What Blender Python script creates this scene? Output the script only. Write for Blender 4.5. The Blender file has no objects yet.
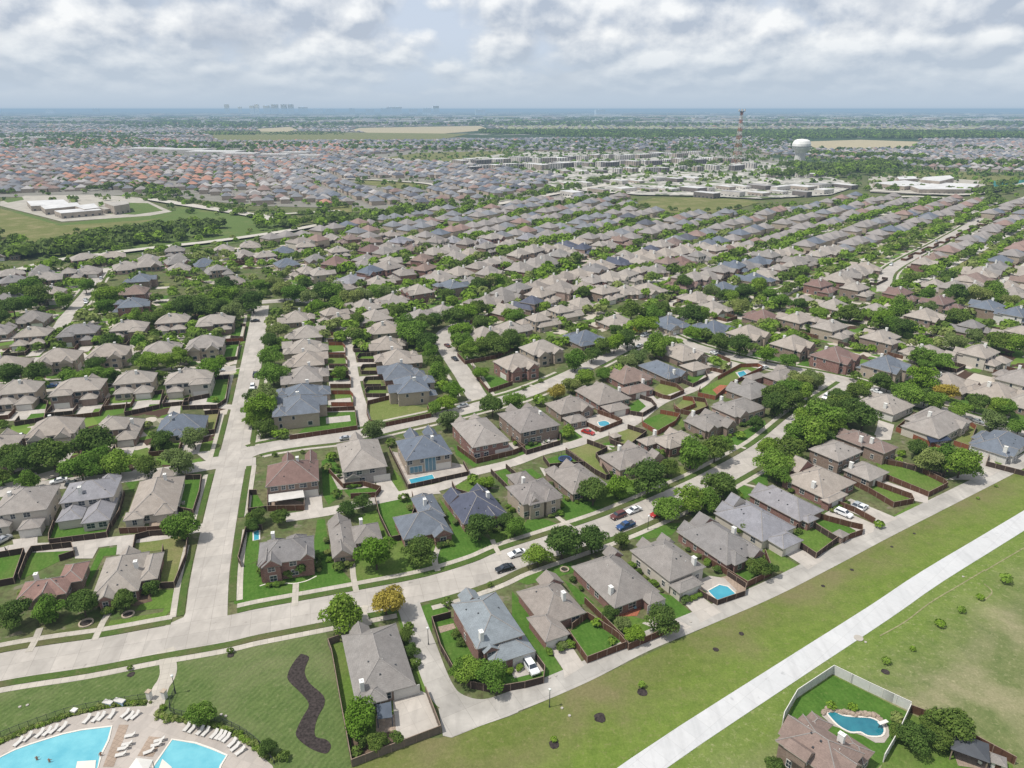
import bpy, math, random
import numpy as np
from mathutils import Matrix, Vector
random.seed(7); rng = np.random.default_rng(7)
R = math.radians
sc = bpy.context.scene; col = sc.collection

# ------------------------------------------------------------------ camera
F = 720.0; PITCH = R(20.9); H = 110.0
cp, sp = math.cos(PITCH), math.sin(PITCH)
cam = bpy.data.objects.new('camera', bpy.data.cameras.new('camera')); col.objects.link(cam)
cam.location = (0, 0, H); cam.rotation_euler = (math.pi/2 - PITCH, 0, 0)
cam.data.sensor_width = 36; cam.data.lens = 36*F/1024; cam.data.clip_start = 1; cam.data.clip_end = 250000
sc.camera = cam
TILE = {'P0': (0, 576), 'P1': (256, 576), 'P2': (512, 576), 'P3': (768, 576), 'Q0': (0, 420), 'Q1': (256, 420), 'Q2': (512, 420), 'Q3': (768, 420),
        'R0': (0, 280), 'R1': (230, 280), 'R2': (430, 300), 'R3': (600, 280), 'R4': (768, 280), 'S0': (0, 100), 'S1': (256, 100), 'S2': (512, 100), 'S3': (768, 100)}
def T(t, x, y):
    a, b = TILE[t]; return (a + x/4, b + y/4)
def G(px, py, z=0.0):
    """the place in the world, at height z, that the survey point (px, py) stands on"""
    dx, u = px - 512, 384 - py
    dy = F*cp + u*sp; dz = -F*sp + u*cp
    t = (z - H)/dz
    return (dx*t, dy*t)
def depth_of(px, py, z=0.0):
    x, y = G(px, py, z); return y*cp + (H - z)*sp
def GT(t, pts, z=0.0):
    return [G(*T(t, x, y), z) for x, y in pts]
def project(x, y, z):
    dz = z - H; d = y*cp - dz*sp; u = y*sp + dz*cp
    return 512 + F*x/d, 384 - F*u/d

# ------------------------------------------------------------------ materials
MAT = {}
class NT:
    def __init__(s, m):
        s.t = m.node_tree; s.n = s.t.nodes; s.l = s.t.links
    def new(s, k, **kw):
        n = s.n.new(k)
        for a, b in kw.items():
            if a in n.inputs.keys(): n.inputs[a].default_value = b
            else: setattr(n, a, b)
        return n
    def link(s, a, b): s.l.new(a, b)
def base_mat(name, rough=0.85, spec=0.2):
    m = bpy.data.materials.new(name); m.use_nodes = True
    b = m.node_tree.nodes['Principled BSDF']; b.inputs['Roughness'].default_value = rough
    b.inputs['Specular IOR Level'].default_value = spec
    MAT[name] = m
    return m, NT(m), b
def noise(nt, vec, scale, detail=4, rough=0.55, dist=0.0):
    n = nt.new('ShaderNodeTexNoise'); n.inputs['Scale'].default_value = scale; n.inputs['Detail'].default_value = detail
    n.inputs['Roughness'].default_value = rough; n.inputs['Distortion'].default_value = dist
    if vec is not None: nt.link(vec, n.inputs['Vector'])
    return n.outputs['Fac']
def ramp(nt, fac, stops):
    r = nt.new('ShaderNodeValToRGB'); e = r.color_ramp.elements
    while len(e) < len(stops): e.new(0.5)
    for i, (p, c) in enumerate(stops):
        e[i].position = p; e[i].color = (*c, 1) if len(c) == 3 else c
    nt.link(fac, r.inputs['Fac']); return r.outputs['Color']
def mixc(nt, fac, a, b, mode='MIX'):
    m = nt.new('ShaderNodeMix'); m.data_type = 'RGBA'; m.blend_type = mode; m.clamp_result = False
    for inp, v in ((m.inputs[0], fac), (m.inputs[6], a), (m.inputs[7], b)):
        if hasattr(v, 'node'): nt.link(v, inp)
        elif isinstance(v, (int, float)): inp.default_value = v
        else: inp.default_value = (*v, 1)
    return m.outputs[2]
def mathn(nt, op, a, b=None, c=None):
    m = nt.new('ShaderNodeMath'); m.operation = op
    for i, v in enumerate((a, b, c)):
        if v is None: continue
        if hasattr(v, 'node'): nt.link(v, m.inputs[i])
        else: m.inputs[i].default_value = v
    return m.outputs[0]
def maprange(nt, v, a, b, c=0.0, d=1.0):
    m = nt.new('ShaderNodeMapRange')
    m.inputs['From Min'].default_value = a; m.inputs['From Max'].default_value = b
    m.inputs['To Min'].default_value = c; m.inputs['To Max'].default_value = d
    nt.link(v, m.inputs['Value']); return m.outputs['Result']
def pos(nt): return nt.new('ShaderNodeNewGeometry').outputs['Position']
def objc(nt): return nt.new('ShaderNodeTexCoord').outputs['Object']
def bump(nt, b, h, strength=0.3, dist=0.05):
    n = nt.new('ShaderNodeBump'); n.inputs['Strength'].default_value = strength; n.inputs['Distance'].default_value = dist
    nt.link(h, n.inputs['Height']); nt.link(n.outputs['Normal'], b.inputs['Normal'])
def scaled(nt, v, s, rot=0.0):
    m = nt.new('ShaderNodeMapping'); m.inputs['Scale'].default_value = s; m.inputs['Rotation'].default_value = (0, 0, rot)
    nt.link(v, m.inputs['Vector']); return m.outputs['Vector']

def plain(name, c, rough=0.7, var=0.12, scale=0.6, spec=0.2, metal=0.0):
    m, nt, b = base_mat(name, rough, spec)
    f = noise(nt, objc(nt), scale, 5, 0.6)
    lo = tuple(x*(1-var) for x in c); hi = tuple(min(1, x*(1+var)) for x in c)
    nt.link(ramp(nt, f, [(0.3, lo), (0.7, hi)]), b.inputs['Base Color']); b.inputs['Metallic'].default_value = metal
    return m
def grass(name, c1, c2, dry, dryamt=0.5, stripes=0.0, rot=0.0, near=None):
    m, nt, b = base_mat(name, 0.95, 0.05)
    p = pos(nt)
    f = noise(nt, p, 0.35, 6, 0.7); g = noise(nt, p, 0.05, 5, 0.6, 0.5); k = noise(nt, p, 1.9, 4, 0.75)
    c = mixc(nt, maprange(nt, f, 0.3, 0.7), c1, c2)
    c = mixc(nt, mathn(nt, 'MULTIPLY', maprange(nt, g, 0.62-0.3*dryamt, 0.8-0.25*dryamt), 0.85 if dryamt else 0), c, dry)
    if stripes:
        w = nt.new('ShaderNodeTexWave'); w.inputs['Scale'].default_value = 0.28; w.inputs['Distortion'].default_value = 6.0
        nt.link(scaled(nt, p, (1, 1, 1), rot), w.inputs['Vector'])
        c = mixc(nt, mathn(nt, 'MULTIPLY', w.outputs['Fac'], stripes), c, tuple(x*1.5 for x in c2))
    if near:   # greener along the path, fading out unevenly
        (ax, ay), (bx, by), wd = near; dx, dy = bx-ax, by-ay; L = math.hypot(dx, dy); nx, ny = -dy/L, dx/L
        dp = nt.new('ShaderNodeVectorMath'); dp.operation = 'DOT_PRODUCT'; nt.link(p, dp.inputs[0]); dp.inputs[1].default_value = (nx, ny, 0)
        dd = mathn(nt, 'ABSOLUTE', mathn(nt, 'SUBTRACT', dp.outputs['Value'], ax*nx+ay*ny)); q_ = noise(nt, p, 0.11, 5, 0.65)
        dd = mathn(nt, 'ADD', dd, mathn(nt, 'MULTIPLY', q_, wd*1.1)); c = mixc(nt, maprange(nt, dd, wd*0.95, wd*1.75, 0.75, 0.0), c, mixc(nt, maprange(nt, f, .3, .7), (0.105, 0.17, 0.026), (0.17, 0.235, 0.045)))
    v4 = noise(nt, p, 0.8, 3, 0.8); c = mixc(nt, maprange(nt, v4, 0.55, 0.72, 0, 0.5), c, tuple(x*1.35 for x in dry))
    c = mixc(nt, maprange(nt, k, 0.35, 0.75, 0.0, 0.65), c, (0.5, 0.55, 0.45), 'MULTIPLY')
    nt.link(c, b.inputs['Base Color']); bump(nt, b, k, 0.6, 0.15)
    return m
LAWN = grass('lawn_grass', (0.07, 0.13, 0.022), (0.125, 0.195, 0.04), (0.15, 0.165, 0.06), 0.4, 0.12, 0.3)
LAWN2 = grass('watered_lawn_grass', (0.05, 0.118, 0.018), (0.085, 0.165, 0.03), (0.12, 0.16, 0.045), 0.3, 0.12, -0.3)
LAWN3 = grass('pale_lawn_grass', (0.13, 0.165, 0.045), (0.18, 0.21, 0.07), (0.23, 0.2, 0.1), 0.5)
VERGE = grass('verge_grass', (0.06, 0.105, 0.025), (0.09, 0.135, 0.035), (0.13, 0.11, 0.06), 0.5)
PARK = grass('park_grass', (0.068, 0.108, 0.032), (0.115, 0.155, 0.052), (0.17, 0.175, 0.09), 0.5, 0.25, 0.5)
_tr = [G(642, 768), G(1024, 520.5)]
GREENWAY = grass('greenway_grass', (0.1, 0.135, 0.03), (0.155, 0.185, 0.05), (0.19, 0.165, 0.085), 0.7, near=(_tr[0], _tr[1], 13.0))
BRIGHTWAY = grass('bright_greenway_grass', (0.115, 0.165, 0.022), (0.18, 0.225, 0.035), (0.18, 0.19, 0.06), 0.3)
DRYWAY = grass('dry_field_grass', (0.11, 0.145, 0.05), (0.18, 0.195, 0.085), (0.29, 0.26, 0.16), 0.55, near=(_tr[0], _tr[1], 15.0))

def concrete(name, c, joint=0.0, jointcol=0.7, rot=0.0, stain=0.15, slab=4.5, var=0.86):
    m, nt, b = base_mat(name, 0.9, 0.1)
    p = pos(nt)
    f = noise(nt, p, 0.12, 6, 0.65, 0.6); g = noise(nt, p, 1.2, 5, 0.7)
    k = mixc(nt, maprange(nt, f, 0.3, 0.75), tuple(x*(1+stain*.6) for x in c), tuple(x*(1-stain) for x in c))
    k = mixc(nt, maprange(nt, g, 0.35, 0.7, 0, 0.35), k, tuple(x*0.82 for x in c))
    wv = noise(nt, scaled(nt, p, (0.5, 0.06, 1), rot), 1.0, 4, 0.6)
    k = mixc(nt, maprange(nt, wv, 0.48, 0.72, 0, 0.55), k, tuple(x*0.74 for x in c))
    oil = noise(nt, p, 0.45, 2, 0.5); k = mixc(nt, maprange(nt, oil, 0.68, 0.76, 0, 0.5 if joint else 0), k, tuple(x*0.5 for x in c))
    if joint:
        br = nt.new('ShaderNodeTexBrick'); br.offset = 0.0; br.inputs['Scale'].default_value = 1.0
        br.inputs['Mortar Size'].default_value = 0.05; br.inputs['Brick Width'].default_value = slab; br.inputs['Row Height'].default_value = slab
        br.inputs['Color1'].default_value = (1, 1, 1, 1); br.inputs['Color2'].default_value = (var, var+.005, var+.01, 1)
        br.inputs['Mortar'].default_value = (jointcol, jointcol, jointcol, 1)
        nt.link(scaled(nt, p, (1, 1, 1), rot), br.inputs['Vector'])
        k = mixc(nt, 1.0, k, br.outputs['Color'], 'MULTIPLY')
    nt.link(k, b.inputs['Base Color']); return m
ROAD = concrete('road_concrete', (0.435, 0.40, 0.36), 1, 0.72, R(-15.4), 0.26, 4.4)
ROAD2 = concrete('road_concrete_skewed', (0.435, 0.40, 0.36), 1, 0.75, R(-30), 0.26, 4.4)
ALLEY = concrete('alley_concrete', (0.42, 0.395, 0.36), 1, 0.75, R(-29), 0.34, 5)
WALK = concrete('walk_concrete', (0.47, 0.43, 0.37), 1, 0.75, R(-15.4), 0.12, 1.5)
DRIVE = concrete('driveway_concrete', (0.465, 0.425, 0.38), 1, 0.8, R(-28), 0.22, 3)
TRAIL = concrete('trail_concrete', (0.52, 0.52, 0.52), 1, 0.86, R(-40), 0.08, 4, 0.95)
DECK = concrete('pool_deck_concrete', (0.43, 0.385, 0.345), 1, 0.85, R(20), 0.12, 2.2)
PATIO = concrete('patio_stone', (0.36, 0.28, 0.22), 1, 0.7, R(20), 0.2, 0.8)
REDPATIO = concrete('red_patio_paving', (0.36, 0.13, 0.075), 1, 0.7, R(20), 0.2, 0.8)
FARROAD = concrete('far_road_concrete', (0.46, 0.43, 0.38), 0, 0, 0, 0.1)
MULCH = plain('dark_mulch', (0.04, 0.032, 0.03), 1, 0.6, 2.0)
TRACK = plain('worn_earth', (0.22, 0.21, 0.11), 1, 0.3, 0.8)
SOIL = plain('bare_soil', (0.12, 0.085, 0.06), 1, 0.3, 0.5)

def roofmat(name, c):
    m, nt, b = base_mat(name, 0.9, 0.12)
    p = objc(nt)
    f = noise(nt, p, 0.5, 6, 0.7); sp_ = nt.new('ShaderNodeSeparateXYZ'); nt.link(p, sp_.inputs[0])
    # shingle courses follow the height, tabs the plan
    w = mathn(nt, 'FRACT', mathn(nt, 'MULTIPLY', sp_.outputs['Z'], 5.2))
    st = noise(nt, scaled(nt, p, (1.5, 1.5, 6)), 1.6, 3, 0.7)
    rnd = nt.new('ShaderNodeObjectInfo').outputs['Random']
    k = mixc(nt, maprange(nt, f, 0.3, 0.7), tuple(x*0.76 for x in c), tuple(x*1.18 for x in c))
    big = noise(nt, p, 0.16, 3, 0.6); k = mixc(nt, maprange(nt, big, 0.42, 0.62, 0, 0.35), k, (c[0]*0.82, c[1]*0.78, c[2]*0.76))
    k = mixc(nt, maprange(nt, w, 0.0, 0.25, 0.35, 0.0), k, tuple(x*0.5 for x in c))
    k = mixc(nt, maprange(nt, st, 0.42, 0.7, 0, 0.6), k, tuple(x*0.6 for x in c)); k = mixc(nt, maprange(nt, noise(nt, p, 7.0, 2, .8), .5, .75, 0, .5), k, tuple(x*1.35 for x in c))
    k = mixc(nt, 1.0, k, ramp(nt, rnd, [(0, (0.86, 0.86, 0.88)), (0.5, (1, 0.99, 0.97)), (1, (1.0, 0.96, 0.92))]), 'MULTIPLY')
    nt.link(k, b.inputs['Base Color']); bump(nt, b, st, 0.35, 0.04); return m
ROOF = {'T': roofmat('weathered_tan_shingle', (0.34, 0.31, 0.282)), 'G': roofmat('grey_shingle', (0.25, 0.238, 0.23)), 'L': roofmat('lavender_grey_shingle', (0.26, 0.26, 0.285)),
        'B': roofmat('slate_blue_shingle', (0.15, 0.175, 0.215)), 'C': roofmat('pale_blue_grey_shingle', (0.235, 0.265, 0.29)), 'R': roofmat('red_brown_shingle', (0.205, 0.14, 0.128)), 'P': roofmat('pink_brown_shingle', (0.26, 0.17, 0.15)),
        'D': roofmat('dark_slate_shingle', (0.10, 0.11, 0.15)), 'N': roofmat('brown_shingle', (0.235, 0.18, 0.16)), 'W': roofmat('warm_grey_shingle', (0.275, 0.25, 0.232))}
ROOFNAME = {'T': 'light tan', 'G': 'mid grey', 'L': 'lavender grey', 'B': 'slate blue', 'C': 'pale blue grey', 'R': 'red brown', 'P': 'pinkish brown', 'D': 'dark slate', 'N': 'dark brown', 'W': 'warm grey'}
def wallmat(name, c, c2, amount=0.5):
    m, nt, b = base_mat(name, 0.9, 0.15)
    p = objc(nt)
    br = nt.new('ShaderNodeTexBrick'); br.inputs['Scale'].default_value = 1.0; br.inputs['Brick Width'].default_value = 0.45; br.inputs['Row Height'].default_value = 0.16
    br.inputs['Mortar Size'].default_value = 0.018; br.inputs['Color1'].default_value = (*c, 1); br.inputs['Color2'].default_value = (*c2, 1)
    br.inputs['Mortar'].default_value = (*[x*0.5+0.2 for x in c], 1)
    s = nt.new('ShaderNodeSeparateXYZ'); nt.link(p, s.inputs[0]); k = nt.new('ShaderNodeCombineXYZ')
    nt.link(mathn(nt, 'ADD', s.outputs['X'], s.outputs['Y']), k.inputs['X']); nt.link(s.outputs['Z'], k.inputs['Y'])
    nt.link(k.outputs[0], br.inputs['Vector'])
    f = noise(nt, p, 0.7, 4, 0.6)
    q = mixc(nt, maprange(nt, f, 0.35, 0.7, 0, amount), br.outputs['Color'], c2)
    nt.link(q, b.inputs['Base Color']); return m
WALL = {'r': wallmat('red_brick', (0.26, 0.125, 0.095), (0.17, 0.085, 0.07)), 'b': wallmat('brown_brick', (0.26, 0.185, 0.14), (0.19, 0.13, 0.10)), 's': wallmat('tan_stone', (0.42, 0.34, 0.26), (0.33, 0.27, 0.21)),
        'c': wallmat('cream_siding', (0.55, 0.50, 0.43), (0.48, 0.43, 0.37)), 'w': wallmat('pale_siding', (0.62, 0.60, 0.56), (0.55, 0.53, 0.5)), 'g': wallmat('grey_stone', (0.36, 0.33, 0.30), (0.26, 0.235, 0.215)), 'p': wallmat('pink_brick', (0.42, 0.30, 0.25), (0.34, 0.235, 0.19))}
WALLNAME = {'r': 'red brick', 'b': 'brown brick', 's': 'tan stone', 'c': 'cream', 'w': 'white', 'g': 'grey stone', 'p': 'pink brick'}
TRIM = plain('white_trim', (0.62, 0.6, 0.56), 0.6, 0.06); CHIM = plain('white_chimney_siding', (0.66, 0.65, 0.62), 0.7, 0.06)
GARAGE = plain('garage_door_paint', (0.6, 0.575, 0.53), 0.6, 0.05, 3); DOOR = plain('dark_wood_door', (0.07, 0.035, 0.02), 0.5)
METAL = plain('dark_metal', (0.04, 0.045, 0.05), 0.5, 0.1, 1, 0.4); RIDGE = plain('ridge_cap_shingle', (0.27, 0.25, 0.235), 0.9, 0.15, 2); GUTTER = plain('gutter_paint', (0.38, 0.35, 0.31), 0.6, 0.08)
GLASS, _nt, _b = base_mat('window_glass', 0.12, 0.6); _b.inputs['Base Color'].default_value = (0.035, 0.045, 0.06, 1)
BLUEGLASS, _nt, _b = base_mat('tinted_window_glass', 0.1, 0.6); _b.inputs['Base Color'].default_value = (0.10, 0.2, 0.26, 1)
SOLAR, _nt, _b = base_mat('solar_cell', 0.25, 0.5); _b.inputs['Base Color'].default_value = (0.006, 0.009, 0.022, 1)
_g = _nt.new('ShaderNodeTexBrick'); _g.offset = 0; _g.inputs['Scale'].default_value = 1; _g.inputs['Brick Width'].default_value = 1.0; _g.inputs['Row Height'].default_value = 1.0; _g.inputs['Mortar Size'].default_value = 0.03
_g.inputs['Color1'].default_value = _g.inputs['Color2'].default_value = (0.006, 0.009, 0.022, 1); _g.inputs['Mortar'].default_value = (0.12, 0.13, 0.15, 1)
_nt.link(objc(_nt), _g.inputs['Vector']); _nt.link(_g.outputs['Color'], _b.inputs['Base Color'])
def water(name, c, c2):
    m, nt, b = base_mat(name, 0.08, 0.5); p = pos(nt)
    v = nt.new('ShaderNodeTexVoronoi'); v.inputs['Scale'].default_value = 1.1; v.feature = 'SMOOTH_F1'; nt.link(p, v.inputs['Vector'])
    nt.link(mixc(nt, maprange(nt, noise(nt, p, 0.25, 4, 0.6), 0.3, 0.7), c, c2), b.inputs['Base Color'])
    bump(nt, b, v.outputs['Distance'], 0.3, 0.08); return m
POOLW = water('light_pool_water', (0.10, 0.36, 0.44), (0.17, 0.46, 0.52)); POOLD = water('deep_pool_water', (0.01, 0.11, 0.16), (0.025, 0.19, 0.23)); POOLM = water('pool_water', (0.03, 0.23, 0.34), (0.065, 0.32, 0.4))
def fencemat(name, c, c2):
    m, nt, b = base_mat(name, 0.9, 0.1); p = objc(nt)
    s = nt.new('ShaderNodeSeparateXYZ'); nt.link(p, s.inputs[0])
    w = mathn(nt, 'FRACT', mathn(nt, 'MULTIPLY', mathn(nt, 'ADD', s.outputs['X'], mathn(nt, 'MULTIPLY', s.outputs['Y'], 1.17)), 3.2))
    f = noise(nt, p, 1.5, 5, 0.7); k = mixc(nt, maprange(nt, f, 0.3, 0.7), c, c2)
    k = mixc(nt, maprange(nt, w, 0.0, 0.18, 0.6, 0.0), k, tuple(x*0.35 for x in c))
    nt.link(k, b.inputs['Base Color']); return m
FENCE = fencemat('stained_fence_boards', (0.085, 0.042, 0.028), (0.13, 0.07, 0.045)); FENCEG = fencemat('weathered_fence_boards', (0.13, 0.105, 0.085), (0.19, 0.155, 0.125))
FENCER = fencemat('red_fence_boards', (0.2, 0.07, 0.04), (0.26, 0.1, 0.055)); FENCEW = fencemat('pale_fence_boards', (0.5, 0.5, 0.48), (0.6, 0.6, 0.57)); FENCED = fencemat('dark_fence_boards', (0.045, 0.032, 0.028), (0.075, 0.055, 0.045))
RAIL = plain('fence_rail_wood', (0.24, 0.18, 0.14), 0.9, 0.2)

def leafmat(name, c, c2, hi):
    m = bpy.data.materials.new(name); m.use_nodes = True; nt = NT(m); nt.n.clear(); MAT[name] = m
    out = nt.new('ShaderNodeOutputMaterial'); d = nt.new('ShaderNodeBsdfDiffuse'); t = nt.new('ShaderNodeBsdfTranslucent'); mx = nt.new('ShaderNodeMixShader'); mx.inputs[0].default_value = 0.28
    p = objc(nt); f = noise(nt, p, 0.75, 3, 0.6); g = noise(nt, p, 5.0, 2, 0.6)
    rnd = nt.new('ShaderNodeObjectInfo').outputs['Random']
    k = mixc(nt, maprange(nt, f, 0.35, 0.68), c, c2); k = mixc(nt, maprange(nt, g, 0.5, 0.72, 0, 0.8), k, hi)
    k = mixc(nt, 1.0, k, ramp(nt, rnd, [(0, (0.72, 0.8, 0.8)), (0.5, (1, 1, 1)), (1, (1.2, 1.1, 0.95))]), 'MULTIPLY')
    nt.link(k, d.inputs[0]); nt.link(k, t.inputs[0]); nt.link(d.outputs[0], mx.inputs[1]); nt.link(t.outputs[0], mx.inputs[2]); nt.link(mx.outputs[0], out.inputs[0]); return m
LEAF = {'d': leafmat('dark_leaves', (0.070, 0.118, 0.032), (0.125, 0.196, 0.042), (0.212, 0.287, 0.077)), 'm': leafmat('green_leaves', (0.113, 0.203, 0.033), (0.198, 0.318, 0.050), (0.277, 0.381, 0.096)),
        'l': leafmat('grey_green_leaves', (0.148, 0.200, 0.062), (0.235, 0.295, 0.098), (0.305, 0.353, 0.158)), 'b': leafmat('bright_leaves', (0.125, 0.227, 0.024), (0.175, 0.290, 0.040), (0.278, 0.392, 0.079)),
        'y': leafmat('golden_leaves', (0.255, 0.224, 0.045), (0.371, 0.319, 0.070), (0.487, 0.426, 0.120)), 'f': leafmat('far_woods_leaves', (0.073, 0.122, 0.043), (0.124, 0.184, 0.061), (0.224, 0.270, 0.107))}
LEAFNAME = {'d': 'dark green', 'm': 'green', 'l': 'grey green', 'b': 'bright green', 'y': 'golden yellow'}
BARK = plain('tree_bark', (0.09, 0.07, 0.055), 0.95, 0.3, 3)

# ------------------------------------------------------------------ mesh builder
class MB:
    def __init__(s): s.v = []; s.f = []; s.m = []
    def face(s, pts, m=0):
        n = len(s.v); s.v += [tuple(p) for p in pts]; s.f.append(tuple(range(n, n+len(pts)))); s.m.append(m)
    def box(s, x0, y0, z0, x1, y1, z1, m=0, top=None):
        n = len(s.v); s.v += [(x0,y0,z0),(x1,y0,z0),(x1,y1,z0),(x0,y1,z0),(x0,y0,z1),(x1,y0,z1),(x1,y1,z1),(x0,y1,z1)]
        for q in ((0,3,2,1),(4,5,6,7),(0,1,5,4),(1,2,6,5),(2,3,7,6),(3,0,4,7)): s.f.append(tuple(n+i for i in q)); s.m.append(m)
        if top is not None: s.m[-5] = top
    def obox(s, c, ux, hx, hy, z0, z1, m=0):
        uy = (-ux[1], ux[0]); n = len(s.v)
        for z in (z0, z1):
            for a, b in ((-1,-1),(1,-1),(1,1),(-1,1)): s.v.append((c[0]+ux[0]*a*hx+uy[0]*b*hy, c[1]+ux[1]*a*hx+uy[1]*b*hy, z))
        for q in ((0,3,2,1),(4,5,6,7),(0,1,5,4),(1,2,6,5),(2,3,7,6),(3,0,4,7)): s.f.append(tuple(n+i for i in q)); s.m.append(m)
    def prism(s, pts, z0, z1, m=0, mt=None):
        n = len(s.v); k = len(pts)
        area = sum(pts[i][0]*pts[(i+1)%k][1]-pts[(i+1)%k][0]*pts[i][1] for i in range(k))
        if area < 0: pts = pts[::-1]
        s.v += [(p[0],p[1],z0) for p in pts] + [(p[0],p[1],z1) for p in pts]
        s.f.append(tuple(n+k+i for i in range(k))); s.m.append(m if mt is None else mt)
        s.f.append(tuple(n+k-1-i for i in range(k))); s.m.append(m)
        for i in range(k):
            j = (i+1)%k; s.f.append((n+i,n+j,n+k+j,n+k+i)); s.m.append(m)
    def tube(s, a, b, ra, rb, k=8, m=0, cap=True):
        a = Vector(a); b = Vector(b); d = (b-a).normalized(); u = d.orthogonal().normalized(); w = d.cross(u); n = len(s.v)
        for c, r in ((a, ra), (b, rb)):
            for i in range(k):
                t = 2*math.pi*i/k; s.v.append(tuple(c + u*math.cos(t)*r + w*math.sin(t)*r))
        for i in range(k): j = (i+1)%k; s.f.append((n+i,n+j,n+k+j,n+k+i)); s.m.append(m)
        if cap:
            s.f.append(tuple(n+k+i for i in range(k))); s.m.append(m); s.f.append(tuple(n+k-1-i for i in range(k))); s.m.append(m)
    def lathe(s, prof, k=24, m=0, c=(0,0)):
        n = len(s.v)
        for r, z in prof:
            for i in range(k): t = 2*math.pi*i/k; s.v.append((c[0]+r*math.cos(t), c[1]+r*math.sin(t), z))
        for j in range(len(prof)-1):
            for i in range(k):
                i2 = (i+1)%k; s.f.append((n+j*k+i,n+j*k+i2,n+(j+1)*k+i2,n+(j+1)*k+i)); s.m.append(m)
    def mesh(s, name, mats):
        me = bpy.data.meshes.new(name); me.from_pydata(s.v, [], s.f)
        for q in (mats if isinstance(mats, (list, tuple)) else [mats]): me.materials.append(q)
        if any(s.m): me.polygons.foreach_set('material_index', s.m)
        me.update(); return me
    def build(s, name, mats, parent=None, loc=(0,0,0), rz=0):
        return link(name, s.mesh(name, mats), parent, loc, rz)
def link(name, me, parent=None, loc=(0,0,0), rz=0):
    o = bpy.data.objects.new(name, me); col.objects.link(o); o.location = loc; o.rotation_euler = (0,0,rz)
    if parent is not None: o.parent = parent
    return o
USED = {}
def tag(o, label, cat, group=None):
    o['label'] = label; o['category'] = cat
    if group: o['group'] = group
    USED.setdefault(label, []).append(o); return o
def struct(o): o['kind'] = 'structure'; return o
def thing(name, loc, rz, label, cat, group=None):
    o = bpy.data.objects.new(name, None); col.objects.link(o); o.location = loc; o.rotation_euler = (0,0,rz); o.empty_display_size = 0.1
    return tag(o, label, cat, group)
def npmesh(name, V, Fq, mats, mi=None, k=4):
    me = bpy.data.meshes.new(name); n = len(V); f = len(Fq)
    me.vertices.add(n); me.vertices.foreach_set('co', np.asarray(V, np.float32).ravel())
    me.loops.add(f*k); me.loops.foreach_set('vertex_index', np.asarray(Fq, np.int32).ravel())
    me.polygons.add(f); me.polygons.foreach_set('loop_start', np.arange(0, f*k, k, dtype=np.int32))
    for q in mats: me.materials.append(q)
    if mi is not None: me.polygons.foreach_set('material_index', np.asarray(mi, np.int32))
    me.update(calc_edges=True); me.validate(); return me
ORD = ['', 'first', 'second', 'third', 'fourth', 'fifth', 'sixth', 'seventh', 'eighth', 'ninth', 'tenth', 'eleventh', 'twelfth', 'thirteenth', 'fourteenth', 'fifteenth', 'sixteenth', 'seventeenth', 'eighteenth', 'nineteenth', 'twentieth', 'twenty-first', 'twenty-second', 'twenty-third', 'twenty-fourth', 'twenty-fifth', 'twenty-sixth', 'twenty-seventh', 'twenty-eighth', 'twenty-ninth', 'thirtieth']

# ------------------------------------------------------------------ flat sheets: roads, walks, lawns
LEVEL = {'ground': 0.0, 'yard': 0.03, 'lawn': 0.055, 'road': 0.075, 'walk': 0.1, 'drive': 0.088, 'top': 0.125}
_cnt = {}
def lift(level):
    _cnt[level] = _cnt.get(level, 0)+1; return LEVEL[level] + 0.0002*(_cnt[level] % 58)
def poly(name, pts, mat, level, kind=True, skirt=True):
    z = lift(level); mb = MB()
    k = len(pts); area = sum(pts[i][0]*pts[(i+1)%k][1]-pts[(i+1)%k][0]*pts[i][1] for i in range(k))
    if area < 0: pts = pts[::-1]
    mb.face([(x, y, z) for x, y in pts])
    if skirt and level in ('walk', 'top'):
        for i in range(k):
            a, b = pts[i], pts[(i+1) % k]; mb.face([(a[0],a[1],0), (b[0],b[1],0), (b[0],b[1],z), (a[0],a[1],z)])
    o = mb.build(name, mat)
    return struct(o) if kind else o
def smooth(pts, n=5):
    if len(pts) < 3: return pts
    P = [pts[0]] + list(pts) + [pts[-1]]; out = []
    for i in range(1, len(P)-2):
        p0, p1, p2, p3 = [np.array(P[j], float) for j in (i-1, i, i+1, i+2)]
        for k in range(n):
            t = k/n; out.append(tuple(0.5*((2*p1)+(-p0+p2)*t+(2*p0-5*p1+4*p2-p3)*t*t+(-p0+3*p1-3*p2+p3)*t**3)))
    out.append(tuple(pts[-1])); return out
def offset_line(P, d):
    out = []
    for i in range(len(P)):
        a = np.array(P[max(0, i-1)]); b = np.array(P[min(len(P)-1, i+1)]); t = b-a; t = t/(np.linalg.norm(t)+1e-9)
        out.append((P[i][0]-t[1]*d, P[i][1]+t[0]*d))
    return out
def strip(name, P, w, mat, level, off=0.0, z=None):
    P = offset_line(P, off) if off else P
    A = offset_line(P, w/2); B = offset_line(P, -w/2); zz = lift(level) if z is None else z; mb = MB()
    for i in range(len(P)-1):
        mb.face([(*B[i], zz), (*B[i+1], zz), (*A[i+1], zz), (*A[i], zz)])
        if level in ('walk', 'top'):
            mb.face([(*A[i], zz), (*A[i+1], zz), (*A[i+1], 0), (*A[i], 0)]); mb.face([(*B[i+1], zz), (*B[i], zz), (*B[i], 0), (*B[i+1], 0)])
    return struct(mb.build(name, mat))
def pxline(pts, n=5): return smooth([G(*p) for p in pts], n)
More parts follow.
